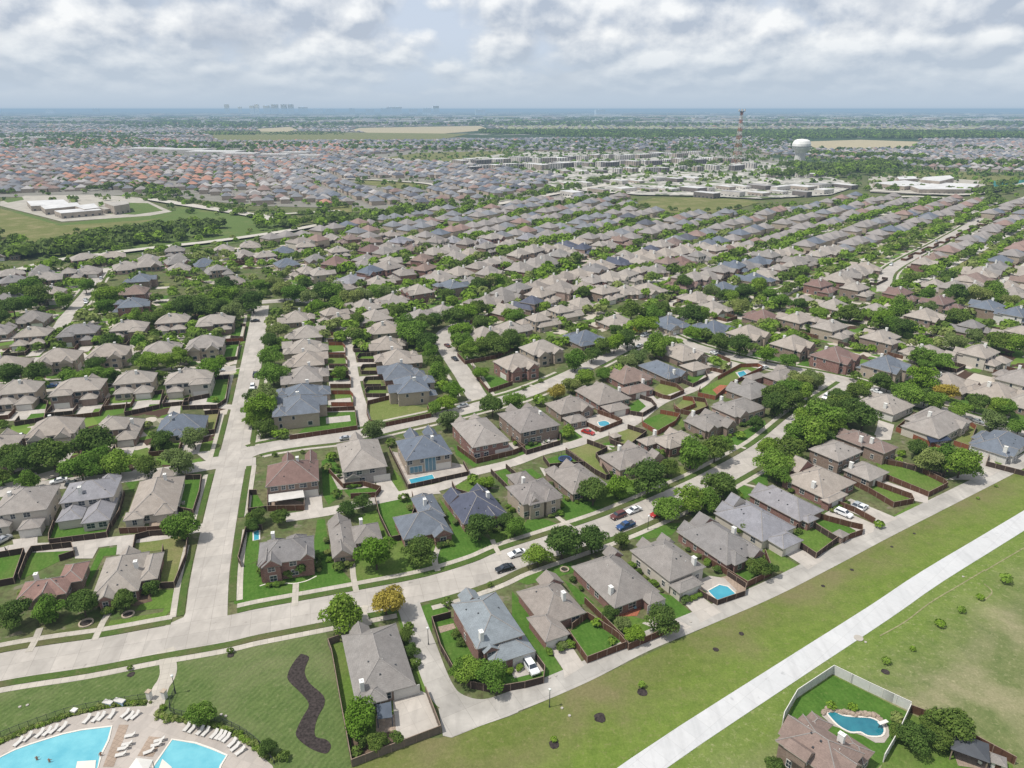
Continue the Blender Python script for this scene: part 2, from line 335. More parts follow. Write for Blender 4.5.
def sub(P, a, b):
    """the piece of a line between fractions a and b of its length"""
    P = [np.array(p, float) for p in P]; L = [0]
    for i in range(1, len(P)): L.append(L[-1]+np.linalg.norm(P[i]-P[i-1]))
    tot = L[-1]
    def at(s):
        s = min(max(s, 0), tot)
        for i in range(1, len(P)):
            if L[i] >= s: return P[i-1]+(P[i]-P[i-1])*((s-L[i-1])/(L[i]-L[i-1]+1e-9))
        return P[-1]
    out = [at(a*tot)] + [P[i] for i in range(len(P)) if a*tot < L[i] < b*tot] + [at(b*tot)]
    return [tuple(p) for p in out]
# ------------------------------------------------------------------ houses
def roof_z(b, x, y):
    x0, y0, x1, y1, ze, kind, s = b
    dx = min(x-x0, x1-x); dy = min(y-y0, y1-y)
    return ze + s*(min(dx, dy) if kind == 'h' else dy if kind == 'gx' else dx)
def roof_block(mb, b, o=0.45, fascia=0.2):
    x0, y0, x1, y1, ze, kind, s = b
    x0 -= o; y0 -= o; x1 += o; y1 += o; w = x1-x0; d = y1-y0; ze = ze - s*o*0.4; zb = ze-fascia
    c = [(x0,y0,ze),(x1,y0,ze),(x1,y1,ze),(x0,y1,ze)]; xc = (x0+x1)/2; yc = (y0+y1)/2
    if kind == 'h':
        m = min(w, d)/2; zr = ze+s*m
        if w >= d:
            a, e = (x0+m, yc, zr), (x1-m+1e-3, yc, zr)
            for q in ((c[0],c[1],e,a),(c[2],c[3],a,e),(c[1],c[2],e),(c[3],c[0],a)): mb.face(q)
        else:
            a, e = (xc, y0+m, zr), (xc, y1-m, zr)
            for q in ((c[1],c[2],e,a),(c[3],c[0],a,e),(c[0],c[1],a),(c[2],c[3],e)): mb.face(q)
    elif kind == 'gx':
        zr = ze+s*d/2; a, e = (x0,yc,zr),(x1,yc,zr)
        mb.face((c[0],c[1],e,a)); mb.face((c[2],c[3],a,e)); t = (0,0,fascia)
        for p, q in ((0,3),(2,1)):
            r = a if p == 0 else e
            lo = [(v[0],v[1],v[2]-fascia) for v in (c[p], r, c[q])]
            mb.face((c[p], r, lo[1], lo[0]), 1); mb.face((r, c[q], lo[2], lo[1]), 1); mb.face((lo[0], lo[1], lo[2]), 2)
    else:
        zr = ze+s*w/2; a, e = (xc,y0,zr),(xc,y1,zr)
        mb.face((c[1],c[2],e,a)); mb.face((c[3],c[0],a,e))
        for p, q in ((1,0),(3,2)):
            r = a if p == 1 else e
            lo = [(v[0],v[1],v[2]-fascia) for v in (c[p], r, c[q])]
            mb.face((c[p], r, lo[1], lo[0]), 1); mb.face((r, c[q], lo[2], lo[1]), 1); mb.face((lo[0], lo[1], lo[2]), 2)
    for i in range(4):
        p, q = c[i], c[(i+1)%4]; mb.face(((p[0],p[1],zb),(q[0],q[1],zb),q,p), 1)
    mb.face([(x0,y0,zb),(x0,y1,zb),(x1,y1,zb),(x1,y0,zb)], 1)
def ridge_caps(mb, b, o=0.45):
    x0, y0, x1, y1, ze, kind, s = b
    x0 -= o; y0 -= o; x1 += o; y1 += o; w = x1-x0; d = y1-y0; ze = ze - s*o*0.4; xc = (x0+x1)/2; yc = (y0+y1)/2
    L = []
    if kind == 'h':
        m = min(w, d)/2; zr = ze+s*m
        a, e = ((x0+m,yc,zr),(x1-m,yc,zr)) if w >= d else ((xc,y0+m,zr),(xc,y1-m,zr))
        L = [(a, e)] if abs(w-d) > 0.5 else []
        if w >= d: L += [((x0,y0,ze),a),((x0,y1,ze),a),((x1,y0,ze),e),((x1,y1,ze),e)]
        else: L += [((x0,y0,ze),a),((x1,y0,ze),a),((x0,y1,ze),e),((x1,y1,ze),e)]
    elif kind == 'gx': L = [((x0,yc,ze+s*d/2),(x1,yc,ze+s*d/2))]
    else: L = [((xc,y0,ze+s*w/2),(xc,y1,ze+s*w/2))]
    for a, e in L: mb.tube((a[0],a[1],a[2]+0.0), (e[0],e[1],e[2]+0.0), 0.11, 0.11, 4, 3)
WIN = {}
def window_mesh(w, h):
    k = (round(w,1), round(h,1))
    if k not in WIN:
        f = MB(); t = 0.09
        f.box(-w/2-t, -0.06, -t, w/2+t, 0.0, 0); f.box(-w/2-t, -0.06, h, w/2+t, 0.0, h+t+0.06)
        f.box(-w/2-t, -0.058, 0, -w/2, 0.0, h); f.box(w/2, -0.058, 0, w/2+t, 0.0, h)
        f.box(-0.025, -0.05, 0, 0.025, -0.022, h); f.box(-w/2, -0.049, h*0.5-0.025, w/2, -0.021, h*0.5+0.025)
        p = MB(); p.box(-w/2, -0.02, 0, w/2, 0.0, h)
        WIN[k] = (f.mesh('window', TRIM), p.mesh('pane', GLASS))
    return WIN[k]
_gd = []
def garage_mesh():
    if not _gd:
        f = MB(); w = 2.45
        f.box(-w, -0.05, 0.02, w, 0.0, 2.25)
        for i in range(4):
            for j in range(4): f.box(-w+0.12+j*1.2, -0.075, 0.1+i*0.54, -w+1.15+j*1.2, -0.05, 0.5+i*0.54)
        t = MB(); t.box(-w-0.16,-0.09,0,-w-0.004,0,2.42); t.box(w+0.004,-0.09,0,w+0.16,0,2.42); t.box(-w,-0.09,2.254,w,0,2.42)
        _gd.append(f.mesh('garage_door', GARAGE)); _gd.append(t.mesh('frame', TRIM))
    return _gd
def chimney_mesh(hh):
    c = MB(); c.box(-0.4,-0.55,0,0.4,0.55,hh); c.box(-0.46,-0.61,hh,0.46,0.61,hh+0.1); c.box(-0.1,-0.1,hh+0.1,0.1,0.1,hh+0.3)
    return c.mesh('chimney', [CHIM, METAL])
def build_house(root, blocks, roof, wall, chims=(), garages=(), detail=2, patio=None, skipwin=(), dormers=(), seed=0):
    rr = random.Random(seed)
    B = [tuple(b)+((('h', 0.62))[len(b)-5:] if len(b) < 7 else ()) for b in blocks]
    wmb = MB(); rmb = MB(); wins = []
    for i, (x0, y0, x1, y1, ze, kind, s) in enumerate(B):
        e = 0.004*i; x0 += e; y0 += e; x1 -= e; y1 -= e
        wmb.box(x0, y0, -0.3, x1, y1, ze-0.02*(i % 3)-0.02)
        if kind == 'gx':
            for x in (x0, x1): wmb.face([(x,y0,ze-0.02),(x,y1,ze-0.02),(x,(y0+y1)/2,ze+s*(y1-y0)/2-0.12)])
        if kind == 'gy':
            for y in (y0, y1): wmb.face([(x0,y,ze-0.02),(x1,y,ze-0.02),((x0+x1)/2,y,ze+s*(x1-x0)/2-0.12)])
        roof_block(rmb, B[i])
        if detail: ridge_caps(rmb, B[i])
    for (x, y, w) in dormers:
        z = roof_top(B, x, y)-0.9; wmb.box(x-w/2, y-0.8, z, x+w/2, y+2.6, z+1.9)
        roof_block(rmb, (x-w/2, y-0.8, x+w/2, y+2.9, z+1.92, 'gy', 0.7), 0.25, 0.12)
        wmb.face([(x-w/2,y-0.803,z+1.9),(x+w/2,y-0.803,z+1.9),(x,y-0.803,z+1.9+0.7*w/2)])
    if not detail:
        for i, b in enumerate(B):
            for st in range(2 if b[4] > 4.6 else 1):
                for k in range(int((b[2]-b[0])/3)):
                    x = b[0]+1.5+k*3; z = .9+2.75*st
                    if all(j == i or not (c[0]-.3 < x < c[2]+.3 and c[1]-.3 < b[1] < c[3]+.3 and z < c[4]) for j, c in enumerate(B)): wmb.face([(x-.8,b[1]-.06,z),(x+.8,b[1]-.06,z),(x+.8,b[1]-.06,z+1.5),(x-.8,b[1]-.06,z+1.5)], 1)
                    y = b[3]+.06; wmb.face([(x+.8,y,z),(x-.8,y,z),(x-.8,y,z+1.5),(x+.8,y,z+1.5)], 1)
    wo = wmb.build('wall', [WALL[wall], GLASS], root); ro = rmb.build('roof', [ROOF[roof], GUTTER, WALL[wall], RIDGE], root)
    def outside(i, x, y, z):
        for j, b in enumerate(B):
            if j != i and b[0]-0.3 < x < b[2]+0.3 and b[1]-0.3 < y < b[3]+0.3 and z < b[4]+0.3: return False
        return True
    gpos = []
    for (bi, side, off) in garages:
        b = B[bi]; fx = {'-y': ((b[0]+b[2])/2+off, b[1], 0), '+y': ((b[0]+b[2])/2+off, b[3], math.pi), '-x': (b[0], (b[1]+b[3])/2+off, -math.pi/2), '+x': (b[2], (b[1]+b[3])/2+off, math.pi/2)}[side]
        if detail:
            g, t = garage_mesh(); o = link('garage_door', g, root, (fx[0], fx[1], 0), fx[2]); link('frame', t, o)
        gpos.append(fx)
    for (x, y, z, w) in [(x, y-0.8, roof_top(B, x, y)-0.75+0.35, w) for (x, y, w) in dormers]:
        f, p = window_mesh(w*0.55, 1.1); o = link('window', f, root, (x, y, z)); link('pane', p, o)
    if detail:
        nw = 0
        for i, b in enumerate(B):
            w, d = b[2]-b[0], b[3]-b[1]
            for side, L in (('-y', w), ('-x', d), ('+x', d), ('+y', w)):
                if (i, side) in skipwin: continue
                if detail == 1 and side != '-y' and i > 1: continue
                n = max(1, int(L/(2.9 if side in ('-y', '+y') else 4.2)))
                if L < 2.2: continue
                for st in range(2 if b[4] > 4.6 else 1):
                    for k in range(n):
                        t = (k+0.5)/n - 0.5 + rr.uniform(-0.04, 0.04); z = 0.85 + 2.75*st
                        fx = {'-y': (b[0]+w*(t+0.5), b[1], 0), '+y': (b[0]+w*(t+0.5), b[3], math.pi), '-x': (b[0], b[1]+d*(t+0.5), -math.pi/2), '+x': (b[2], b[1]+d*(t+0.5), math.pi/2)}[side]
                        if not outside(i, fx[0], fx[1], z+1): continue
                        if st == 0 and any(abs(fx[0]-g[0])+abs(fx[1]-g[1]) < 3.9 for g in gpos): continue
                        if rr.random() < (0.08 if side == '-y' else 0.3): continue
                        ww = rr.choice((1.1, 1.6, 2.0)) if side == '-y' else rr.choice((0.9, 1.0, 1.5)); hh = 1.5 if st == 0 else 1.35
                        f, p = window_mesh(ww, hh); nw += 1
                        if nw > 26: break
                        if detail == 2: o = link('window', f, root, (fx[0], fx[1], z), fx[2]); link('pane', p, o)
                        else:
                            link('window', winflat(ww, hh), root, (fx[0], fx[1], z), fx[2])
    for (x, y) in chims:
        b0 = min(B, key=lambda b: max(b[0]-x, x-b[2], 0)+max(b[1]-y, y-b[3], 0)); x = min(max(x, b0[0]+1.2), b0[2]-1.2); y = min(max(y, b0[1]+1.2), b0[3]-1.2)
        z = roof_top(B, x, y); link('chimney', chimney_mesh(z+2.0 if z < 6.5 else z+1.4), root, (x, y, 0))
    if detail == 2:
        for k in range(6):
            b = B[0]; x = rr.uniform(b[0]+1.5, b[2]-1.5); y = rr.uniform(b[1]+1.5, b[3]-1.5); z = roof_top(B, x, y)
            v = MB()
            if k % 3: v.box(-0.18,-0.18,-0.25,0.18,0.18,0.26); v.build('roof_vent', METAL, root, (x, y, z))
            else: v.tube((0,0,-0.3),(0,0,0.5),0.07,0.07,6); v.build('vent_pipe', CHIM, root, (x, y, z))
    return B, gpos
_wf = {}
def winflat(w, h):
    k = (w, h)
    if k not in _wf:
        m = MB(); m.box(-w/2-0.1, -0.05, -0.1, w/2+0.1, 0, h+0.1); m.face([(-w/2,-0.055,0),(w/2,-0.055,0),(w/2,-0.055,h),(-w/2,-0.055,h)], 1)
        _wf[k] = m.mesh('window', [TRIM, GLASS])
    return _wf[k]
def roof_top(B, x, y):
    z = 2.5
    for b in B:
        if b[0]-.1 <= x <= b[2]+.1 and b[1]-.1 <= y <= b[3]+.1: z = max(z, roof_z(b, x, y))
    return z
HOUSES = []   # (x, y, short description, radius)
def tolocal(p, o, a):
    dx, dy = p[0]-o[0], p[1]-o[1]; c, s = math.cos(a), math.sin(a)
    return (dx*c - dy*s, dx*s + dy*c)
def toworld(p, o, a):
    c, s = math.cos(a), math.sin(a); return (o[0]+p[0]*c+p[1]*s, o[1]-p[0]*s+p[1]*c)
def near_house(tile, adeg, blocks, roof, wall, label, short, chims=(), garages=(), skipwin=(), dormers=(), patio=None, cat='house', solar=None, shrink=0.45):
    """blocks: (eave corner points in the survey tile, eave height, kind, slope); heading adeg of the depth axis"""
    a = R(adeg); pts = [G(*T(tile, x, y), blocks[0][1]) for x, y in blocks[0][0]]
    o = (sum(p[0] for p in pts)/len(pts), sum(p[1] for p in pts)/len(pts)); BL = []
    for b in blocks:
        q = [tolocal(G(*T(tile, x, y), b[1]), o, a) for x, y in b[0]]
        if len(q) == 4:   # mean of the corner pairs
            xs = sorted(p[0] for p in q); ys = sorted(p[1] for p in q)
            r = ((xs[0]+xs[1])/2, (ys[0]+ys[1])/2, (xs[2]+xs[3])/2, (ys[2]+ys[3])/2)
        else: r = (min(p[0] for p in q), min(p[1] for p in q), max(p[0] for p in q), max(p[1] for p in q))
        BL.append((r[0]+shrink, r[1]+shrink, r[2]-shrink, r[3]-shrink, b[1], b[2] if len(b) > 2 else 'h', b[3] if len(b) > 3 else 0.58))
    rg = random.Random(len(HOUSES)*3+1); m0 = BL[0]; w0 = m0[2]-m0[0]; extra = []
    for sd in (1, -1):
        for k in range(2 if w0 > 11 else 1):
            gw = rg.uniform(3.4, 4.8); gx = m0[0]+w0*((k+.5)/2 if w0 > 11 else .5)+rg.uniform(-1, 1); dp = rg.uniform(.5, 1.4); yy = m0[3] if sd > 0 else m0[1]
            gx0, gx1 = gx-gw/2, gx+gw/2
            if any(b[0]-.5 < gx1 and b[2]+.5 > gx0 and (b[3] > yy+.8 if sd > 0 else b[1] < yy-.8) for b in BL[1:]): continue
            if sd < 0 and any(g[0] == 0 and g[1] == '-y' for g in garages): continue
            if rg.random() < .25: continue
            kd = rg.choice(('gy', 'gy', 'h'))
            extra.append((gx0, yy-3.5, gx1, yy+dp, m0[4]-.02, kd, .85) if sd > 0 else (gx0, yy-dp, gx1, yy+3.5, m0[4]-.02, kd, .8))
    BL += extra
    root = thing('house', (o[0], o[1], 0.0), -a, label, cat)
    ch = [tolocal(G(*T(tile, x, y), 5.0 if blocks[0][1] < 4 else 7.5), o, a) for x, y in chims]
    dm = [(*tolocal(G(*T(tile, x, y), 6.5), o, a), w) for x, y, w in dormers]
    B, gp = build_house(root, BL, roof, wall, ch, garages, 2, None, skipwin, dm, seed=len(HOUSES))
    HOUSES.append((o[0], o[1], short, 11))
    return root, B, o, a
def solar_panel(root, B, bi, side, u, v, nu, nv):
    """a rack of panels lying on one roof slope of a block; u along the eave, v up the slope"""
    b = B[bi]; x0, y0, x1, y1, ze, kind, s = b; nrm = math.hypot(1, s); m = MB(); h = 0.12
    for i in range(nu):
        for j in range(nv):
            q = []
            for du, dv in ((0,0),(0.95,0),(0.95,1.55),(0,1.55)):
                uu = u+i*1.0+du; t = (v+j*1.62+dv)/nrm
                x, y = {'-y': (x0+uu, y0+t), '+x': (x1-t, y0+uu), '-x': (x0+t, y1-uu), '+y': (x1-uu, y1-t)}[side]
                q.append((x, y, ze+s*t+h))
            m.face(q, 0); m.face([(p[0],p[1],p[2]-0.05) for p in q][::-1], 1)
    return m.build('solar_panel', [SOLAR, METAL], root)
PROTO = {}
def make_protos():
    spec = {
     0: dict(blocks=[(-7.5,-5,7.5,8.5,3.0),(0.5,-9,7.2,-4,3.0),(-7,6,-1,10.5,3.0,'gy',0.7),(-3,-7,1.5,-3,3.0)], chims=[(-3,0)], garages=[(1,'-y',0)]),
     1: dict(blocks=[(-7,-3,7,8,5.7),(-6.5,-7,0,-2,3.0),(1,-8.5,7,-2,3.0),(-7,6.5,-2,10,5.0,'gy',0.75)], chims=[(1,1)], garages=[(2,'-y',0)]),
     2: dict(blocks=[(-7.5,-6.5,7.5,6.5,5.7),(-6,-9,-1,-5,5.2,'gy',0.8),(2,-8.5,6.5,-5,5.2,'gy',0.8),(-3,5,5,9.5,3.0)], chims=[(-2,3)], garages=[(0,'+x',-2)]),
     3: dict(blocks=[(-7.5,-7,7.5,7,3.0),(-7.5,-10,-1.5,-6,3.0,'gy',0.7),(1,-9.5,7.5,-6,3.0),(-2,5,6,10,3.0)], chims=[(3,2)], garages=[(1,'-y',0)]),
     4: dict(blocks=[(-7.5,-4,7.5,9,3.0,'h',0.66),(-5,-5,4,5,5.6),(1,-9,7.5,-3,3.0),(-7.2,5,-2,10.5,3.0,'gy',0.8)], chims=[(5.2,1)], garages=[(2,'-y',0)]),
     5: dict(blocks=[(-8,-5,8,7,5.7,'h',0.55),(-8,-8.5,-1,-4,5.7,'h',0.6),(2,-8,7,-4,3.2),(0,5.5,5,10,5.2,'gy',0.8)], chims=[(3,0)], garages=[(1,'-y',0)])}
    for k, s in spec.items():
        for det in (1, 0):
            root = bpy.data.objects.new('house', None)
            col.objects.link(root); build_house(root, s['blocks'], 'T', 's', s['chims'], s['garages'], det, seed=k+50)
            for c in list(root.children):
                col.objects.unlink(c)
                for g in c.children: col.objects.unlink(g)
            col.objects.unlink(root); PROTO[(k, det)] = root
def copy_tree(o, parent=None):
    c = o.copy(); col.objects.link(c)
    if parent is not None: c.parent = parent
    for ch in o.children: copy_tree(ch, c)
    return c
def children_of(o):
    return [c for c in bpy.data.objects if c.parent == o]
KIDS = {}
def kids(o):
    if o.name not in KIDS: KIDS[o.name] = list(o.children)
    return KIDS[o.name]
def place_house(k, det, x, y, a, roof, wall, label, group, short, sx=1.0, sy=1.0, far=False):
    p = PROTO[(k, det)]; r = p.copy(); r.name = 'house'; col.objects.link(r)
    r.location = (x, y, 0); r.rotation_euler = (0, 0, -a); r.scale = (sx, sy, 1.0 if det else random.uniform(.95, 1.18)); tag(r, label, 'house', group)
    for ch in kids(p):
        c = ch.copy(); col.objects.link(c); c.parent = r
        for g in kids(ch):
            d = g.copy(); col.objects.link(d); d.parent = c
        n = c.name.split('.')[0]
        if n == 'roof': c.material_slots[0].link = 'OBJECT'; c.material_slots[0].material = ROOF[roof]; c.material_slots[2].link = 'OBJECT'; c.material_slots[2].material = WALL[wall]
        if n == 'wall': c.material_slots[0].link = 'OBJECT'; c.material_slots[0].material = WALL[wall]
    if not far: HOUSES.append((x, y, short, 10))
    return r

# ------------------------------------------------------------------ fences
def fence(P, mat, label, h=1.85, cat='fence', t=0.06, rail=RAIL, name='wooden_fence'):
    o0 = P[0]; L = [(p[0]-o0[0], p[1]-o0[1]) for p in P]; mb = MB(); rb = MB()
    for i in range(len(L)-1):
        a, b = np.array(L[i]), np.array(L[i+1]); d = b-a; n = np.linalg.norm(d)
        if n < 0.05: continue
        u = d/n; c = (a+b)/2; mb.obox(c, u, n/2+t*0.4, t/2+0.0007*(i % 3), -0.1, h)
        rb.obox(c, u, n/2+t*0.6, t/2+0.035, h+0.002, h+0.05+0.001*(i % 3))
        k = max(1, int(n/2.4))
        for j in range(k+1):
            q = a+d*j/k; rb.obox(q, u, 0.06, t/2+0.06, -0.1, h-0.04)
    r = thing(name, (o0[0], o0[1], 0.0), 0, label, cat)
    mb.build('board_panel', mat, r); rb.build('rail', rail, r); return r

# ------------------------------------------------------------------ trees
def crown_mesh(name, mat, n, leaf, seed, lobes=9, flat=1.0, sparse=0.0):
    r = np.random.default_rng(seed)
    C = r.normal(size=(lobes, 3)); C /= np.linalg.norm(C, axis=1)[:, None]; C *= r.uniform(0.35, 0.74, (lobes, 1)); C[:, 2] *= 0.75*flat
    C[0] = (0, 0, 0.1); rad = r.uniform(0.24, 0.48, lobes); rad[0] = 0.58
    pk = rad**2/np.sum(rad**2); idx = r.choice(lobes, n, p=pk)
    D = r.normal(size=(n, 3)); D /= np.linalg.norm(D, axis=1)[:, None]; D[:, 2] = np.where(D[:, 2] < -0.3, -D[:, 2]*0.5, D[:, 2])
    q = r.uniform(0, 1, n)**(0.33)
    Pt = C[idx] + D*(rad[idx]*(0.55+0.5*q))[:, None]*np.array([1, 1, 0.85*flat]) + r.normal(scale=0.025, size=(n, 3))
    N = D*0.9 + r.normal(scale=0.55, size=(n, 3)) + np.array([0, 0, 0.35]); N /= np.linalg.norm(N, axis=1)[:, None]
    U = np.cross(N, r.normal(size=(n, 3))); U /= np.linalg.norm(U, axis=1)[:, None]; W = np.cross(N, U)
    s = leaf*r.uniform(0.5, 1.25, n)[:, None]; k = r.uniform(0.5, 0.95, n)[:, None]
    V = np.stack([Pt-U*s, Pt-W*s*k+N*s*0.15, Pt+U*s*0.9, Pt+W*s*k+N*s*0.15], 1).reshape(-1, 3)
    V = V*1.12; V[:, 2] += 0.98
    return npmesh(name, V, np.arange(4*n).reshape(n, 4), [mat])
def trunk_mesh(seed):
    r = random.Random(seed); m = MB(); m.tube((0,0,-0.05),(0.02,0.01,0.5),0.055,0.04,8); m.tube((0.02,0.01,0.5),(0,0.02,1.2),0.04,0.015,6)
    for i in range(6):
        t = i*1.05+r.uniform(0,.5); z = r.uniform(0.42,0.8); m.tube((0.01,0.01,z),(math.cos(t)*0.5,math.sin(t)*0.5,z+r.uniform(0.3,0.55)),0.022,0.006,5)
    return m.mesh('trunk', BARK)
CROWN = {}; TRUNK = []
def tree_protos():
    for i in range(3): TRUNK.append(trunk_mesh(i))
    for c in 'dmlby':
        nv = 4 if c in 'dm' else 3
        CROWN[c] = [crown_mesh('crown', LEAF[c], 5600, 0.057, 100+i+ord(c), lobes=13+i, flat=(1.0, 0.85, 1.1, 0.95)[i % 4]) for i in range(nv)]
        CROWN[c+'s'] = [crown_mesh('crown', LEAF[c], 1500, 0.1, 300+i+ord(c), lobes=8) for i in range(2)]
TREES = []    # (x, y, R, kind, what, tall)
def side_word(hx, hy, x, y):
    """where (x, y) lies seen from the house, told by the camera's view"""
    ux, uy = hx, hy; n = math.hypot(ux, uy); ux /= n; uy /= n
    d = (x-hx)*ux + (y-hy)*uy; l = (x-hx)*uy - (y-hy)*ux
    if abs(d) > abs(l): return 'behind' if d > 0 else 'in front of'
    return 'just right of' if l > 0 else 'just left of'
HX = {}
def nearest_house(x, y):
    if HX.get('n') != len(HOUSES): HX['A'] = np.array([(h[0], h[1]) for h in HOUSES]); HX['n'] = len(HOUSES)
    return HOUSES[int(np.argmin((HX['A'][:, 0]-x)**2+(HX['A'][:, 1]-y)**2))]
PLACED = {}
def place_tree(x, y, Rr, c, i, label, hgt=1.0, cat='tree', name='tree', small=False, group='trees among the houses', trunk=True):
    rr = random.Random(i*7+3); root = thing(name, (x, y, 0), rr.uniform(0, 6.28), label, cat, group)
    root.scale = (Rr, Rr*rr.uniform(0.92, 1.08), Rr*hgt)
    cm = CROWN[c+('s' if small else '')]
    link('crown', cm[rr.randrange(len(cm))], root)
    if trunk: link('trunk', TRUNK[i % 3], root)
    return root

# ------------------------------------------------------------------ vehicles
def car_paint(name, c, metal=0.2):
    m, nt, b = base_mat(name, 0.28, 0.5); b.inputs['Base Color'].default_value = (*c, 1); b.inputs['Metallic'].default_value = metal
    b.inputs['Coat Weight'].default_value = 0.5; return m
PAINT = {'w': car_paint('white_car_paint', (0.75, 0.76, 0.77), 0), 's': car_paint('silver_car_paint', (0.5, 0.52, 0.54), 0.5), 'k': car_paint('black_car_paint', (0.015, 0.017, 0.02)), 'r': car_paint('red_car_paint', (0.4, 0.02, 0.015)),
         'm': car_paint('maroon_car_paint', (0.13, 0.035, 0.03)), 'b': car_paint('blue_car_paint', (0.02, 0.07, 0.2)), 't': car_paint('teal_car_paint', (0.12, 0.3, 0.33)), 'g': car_paint('grey_car_paint', (0.12, 0.13, 0.14))}
TYRE = plain('tyre_rubber', (0.012, 0.012, 0.012), 0.9); RIM = plain('wheel_metal', (0.4, 0.4, 0.42), 0.3, 0.05, 1, 0.5, 0.8)
LAMP = plain('headlight_lens', (0.8, 0.8, 0.78), 0.2, 0.02); TAIL = plain('tail_light_lens', (0.3, 0.01, 0.01), 0.3, 0.05)
CARM = {}
def car_meshes(kind):
    if kind in CARM: return CARM[kind]
    # side profiles: (y along the length, z), front at -y
    prof = {'sedan': ([(-2.35,.35),(-2.38,.62),(-2.1,.78),(-1.1,.95),(1.55,.98),(2.25,.92),(2.38,.6),(2.33,.35)], [(-1.15,.93),(-.35,1.42),(.75,1.44),(1.6,.96)], .9, 1.0),
            'suv': ([(-2.35,.4),(-2.4,.75),(-2.15,.98),(-1.2,1.1),(2.2,1.12),(2.36,.7),(2.3,.4)], [(-1.25,1.08),(-.55,1.68),(1.85,1.7),(2.25,1.1)], .94, 1.0),
            'pickup': ([(-2.75,.45),(-2.8,.85),(-2.55,1.05),(-1.4,1.15),(.72,1.15),(.74,1.12),(2.7,1.12),(2.75,.5)], [(-1.45,1.12),(-.8,1.78),(.5,1.8),(.72,1.14)], .97, 1.0)}[kind]
    body, cab, hw, _ = prof; m = MB()
    def ext(pts, w0, w1, mi):
        n = len(pts); zs = [p[1] for p in pts]; z0, z1 = min(zs), max(zs)
        k = len(m.v)
        for sgn in (-1, 1):
            for y, z in pts:
                w = w0+(w1-w0)*((z-z0)/(z1-z0+1e-6)); m.v.append((sgn*w, y, z))
        m.f.append(tuple(k+i for i in range(n))); m.m.append(mi); m.f.append(tuple(k+n+i for i in range(n))[::-1]); m.m.append(mi)
        for i in range(n):
            j = (i+1) % n; m.f.append((k+i, k+n+i, k+n+j, k+j)); m.m.append(mi)
    ext(body, hw, hw*0.95, 0); ext([(a, b) for a, b in cab], hw*0.93, hw*0.72, 0)
    if kind == 'pickup': m.box(-.78,.85,1.121,.78,2.6,1.126,1)
    body_me = m.mesh('body', [PAINT['w'], METAL])
    g = MB()
    # glass: windscreen, rear window, two side bands lying just proud of the cabin
    (y0,z0),(y1,z1),(y2,z2),(y3,z3) = cab; wA = hw*0.9; wB = hw*0.7
    g.face([(-wA*.95,y0+.06,z0+.08),(wA*.95,y0+.06,z0+.08),(wB*.95,y1-.06,z1-.01),(-wB*.95,y1-.06,z1-.01)])
    for f in g.f: pass
    g.v = [(x, y-0.03, z+0.02) for x, y, z in g.v]
    n = len(g.v); g.face([(-wA*.92,y3,z3+.08),(wA*.92,y3,z3+.08),(wB*.92,y2+.1,z2-.02),(-wB*.92,y2+.1,z2-.02)])
    g.v[n:] = [(x, y+0.03, z+0.015) for x, y, z in g.v[n:]]
    sd = MB()
    for sx in (-1, 1):
        sd.face([(sx*(hw*.93+.012),y0+.28,z0+.1),(sx*(hw*.93+.012),y3-.28,z0+.1),(sx*(hw*.74+.02),y2-.1,z2-.1),(sx*(hw*.74+.02),y1+.08,z1-.1)])
    wh = MB(); wh.tube((-.1,0,0),(.1,0,0),.34,.34,16); rm = MB(); rm.tube((-.115,0,0),(.115,0,0),.2,.2,12)
    hl = MB(); hl.box(-.17,-.03,-.07,.17,.03,.07)
    CARM[kind] = (body_me, g.mesh('window', GLASS), sd.mesh('side_window', GLASS), wh.mesh('tyre', TYRE), rm.mesh('rim', RIM), hl.mesh('headlight', LAMP), hl.mesh('tail_light', TAIL), body, hw)
    return CARM[kind]
def car(kind, paint, x, y, heading, label, group='parked vehicles', s=1.0):
    me = car_meshes(kind); cat = {'sedan': 'car', 'suv': 'suv', 'pickup': 'pickup truck'}[kind]
    r = thing({'sedan': 'parked_car', 'suv': 'parked_suv', 'pickup': 'pickup_truck'}[kind], (x, y, 0.1), -heading, label, cat, group); r.scale = (s, s, s)
    b = link('body', me[0], r); b.material_slots[0].link = 'OBJECT'; b.material_slots[0].material = PAINT[paint]
    link('window', me[1], r); link('side_window', me[2], r)
    body, hw = me[7], me[8]; yf, yb = body[0][0], body[-1][0]
    for sx in (-1, 1):
        for yy in (yf+.9, yb-.9):
            w = bpy.data.objects.new('wheel', None); col.objects.link(w); w.parent = r; w.location = (sx*(hw-.08), yy, .34)
            link('tyre', me[3], w); link('rim', me[4], w)
        link('headlight', me[5], r, (sx*hw*.7, yf-.02, body[1][1]+.02)); link('tail_light', me[6], r, (sx*hw*.72, yb+.03, body[-2][1]+.1))
    return r
make_protos(); tree_protos()
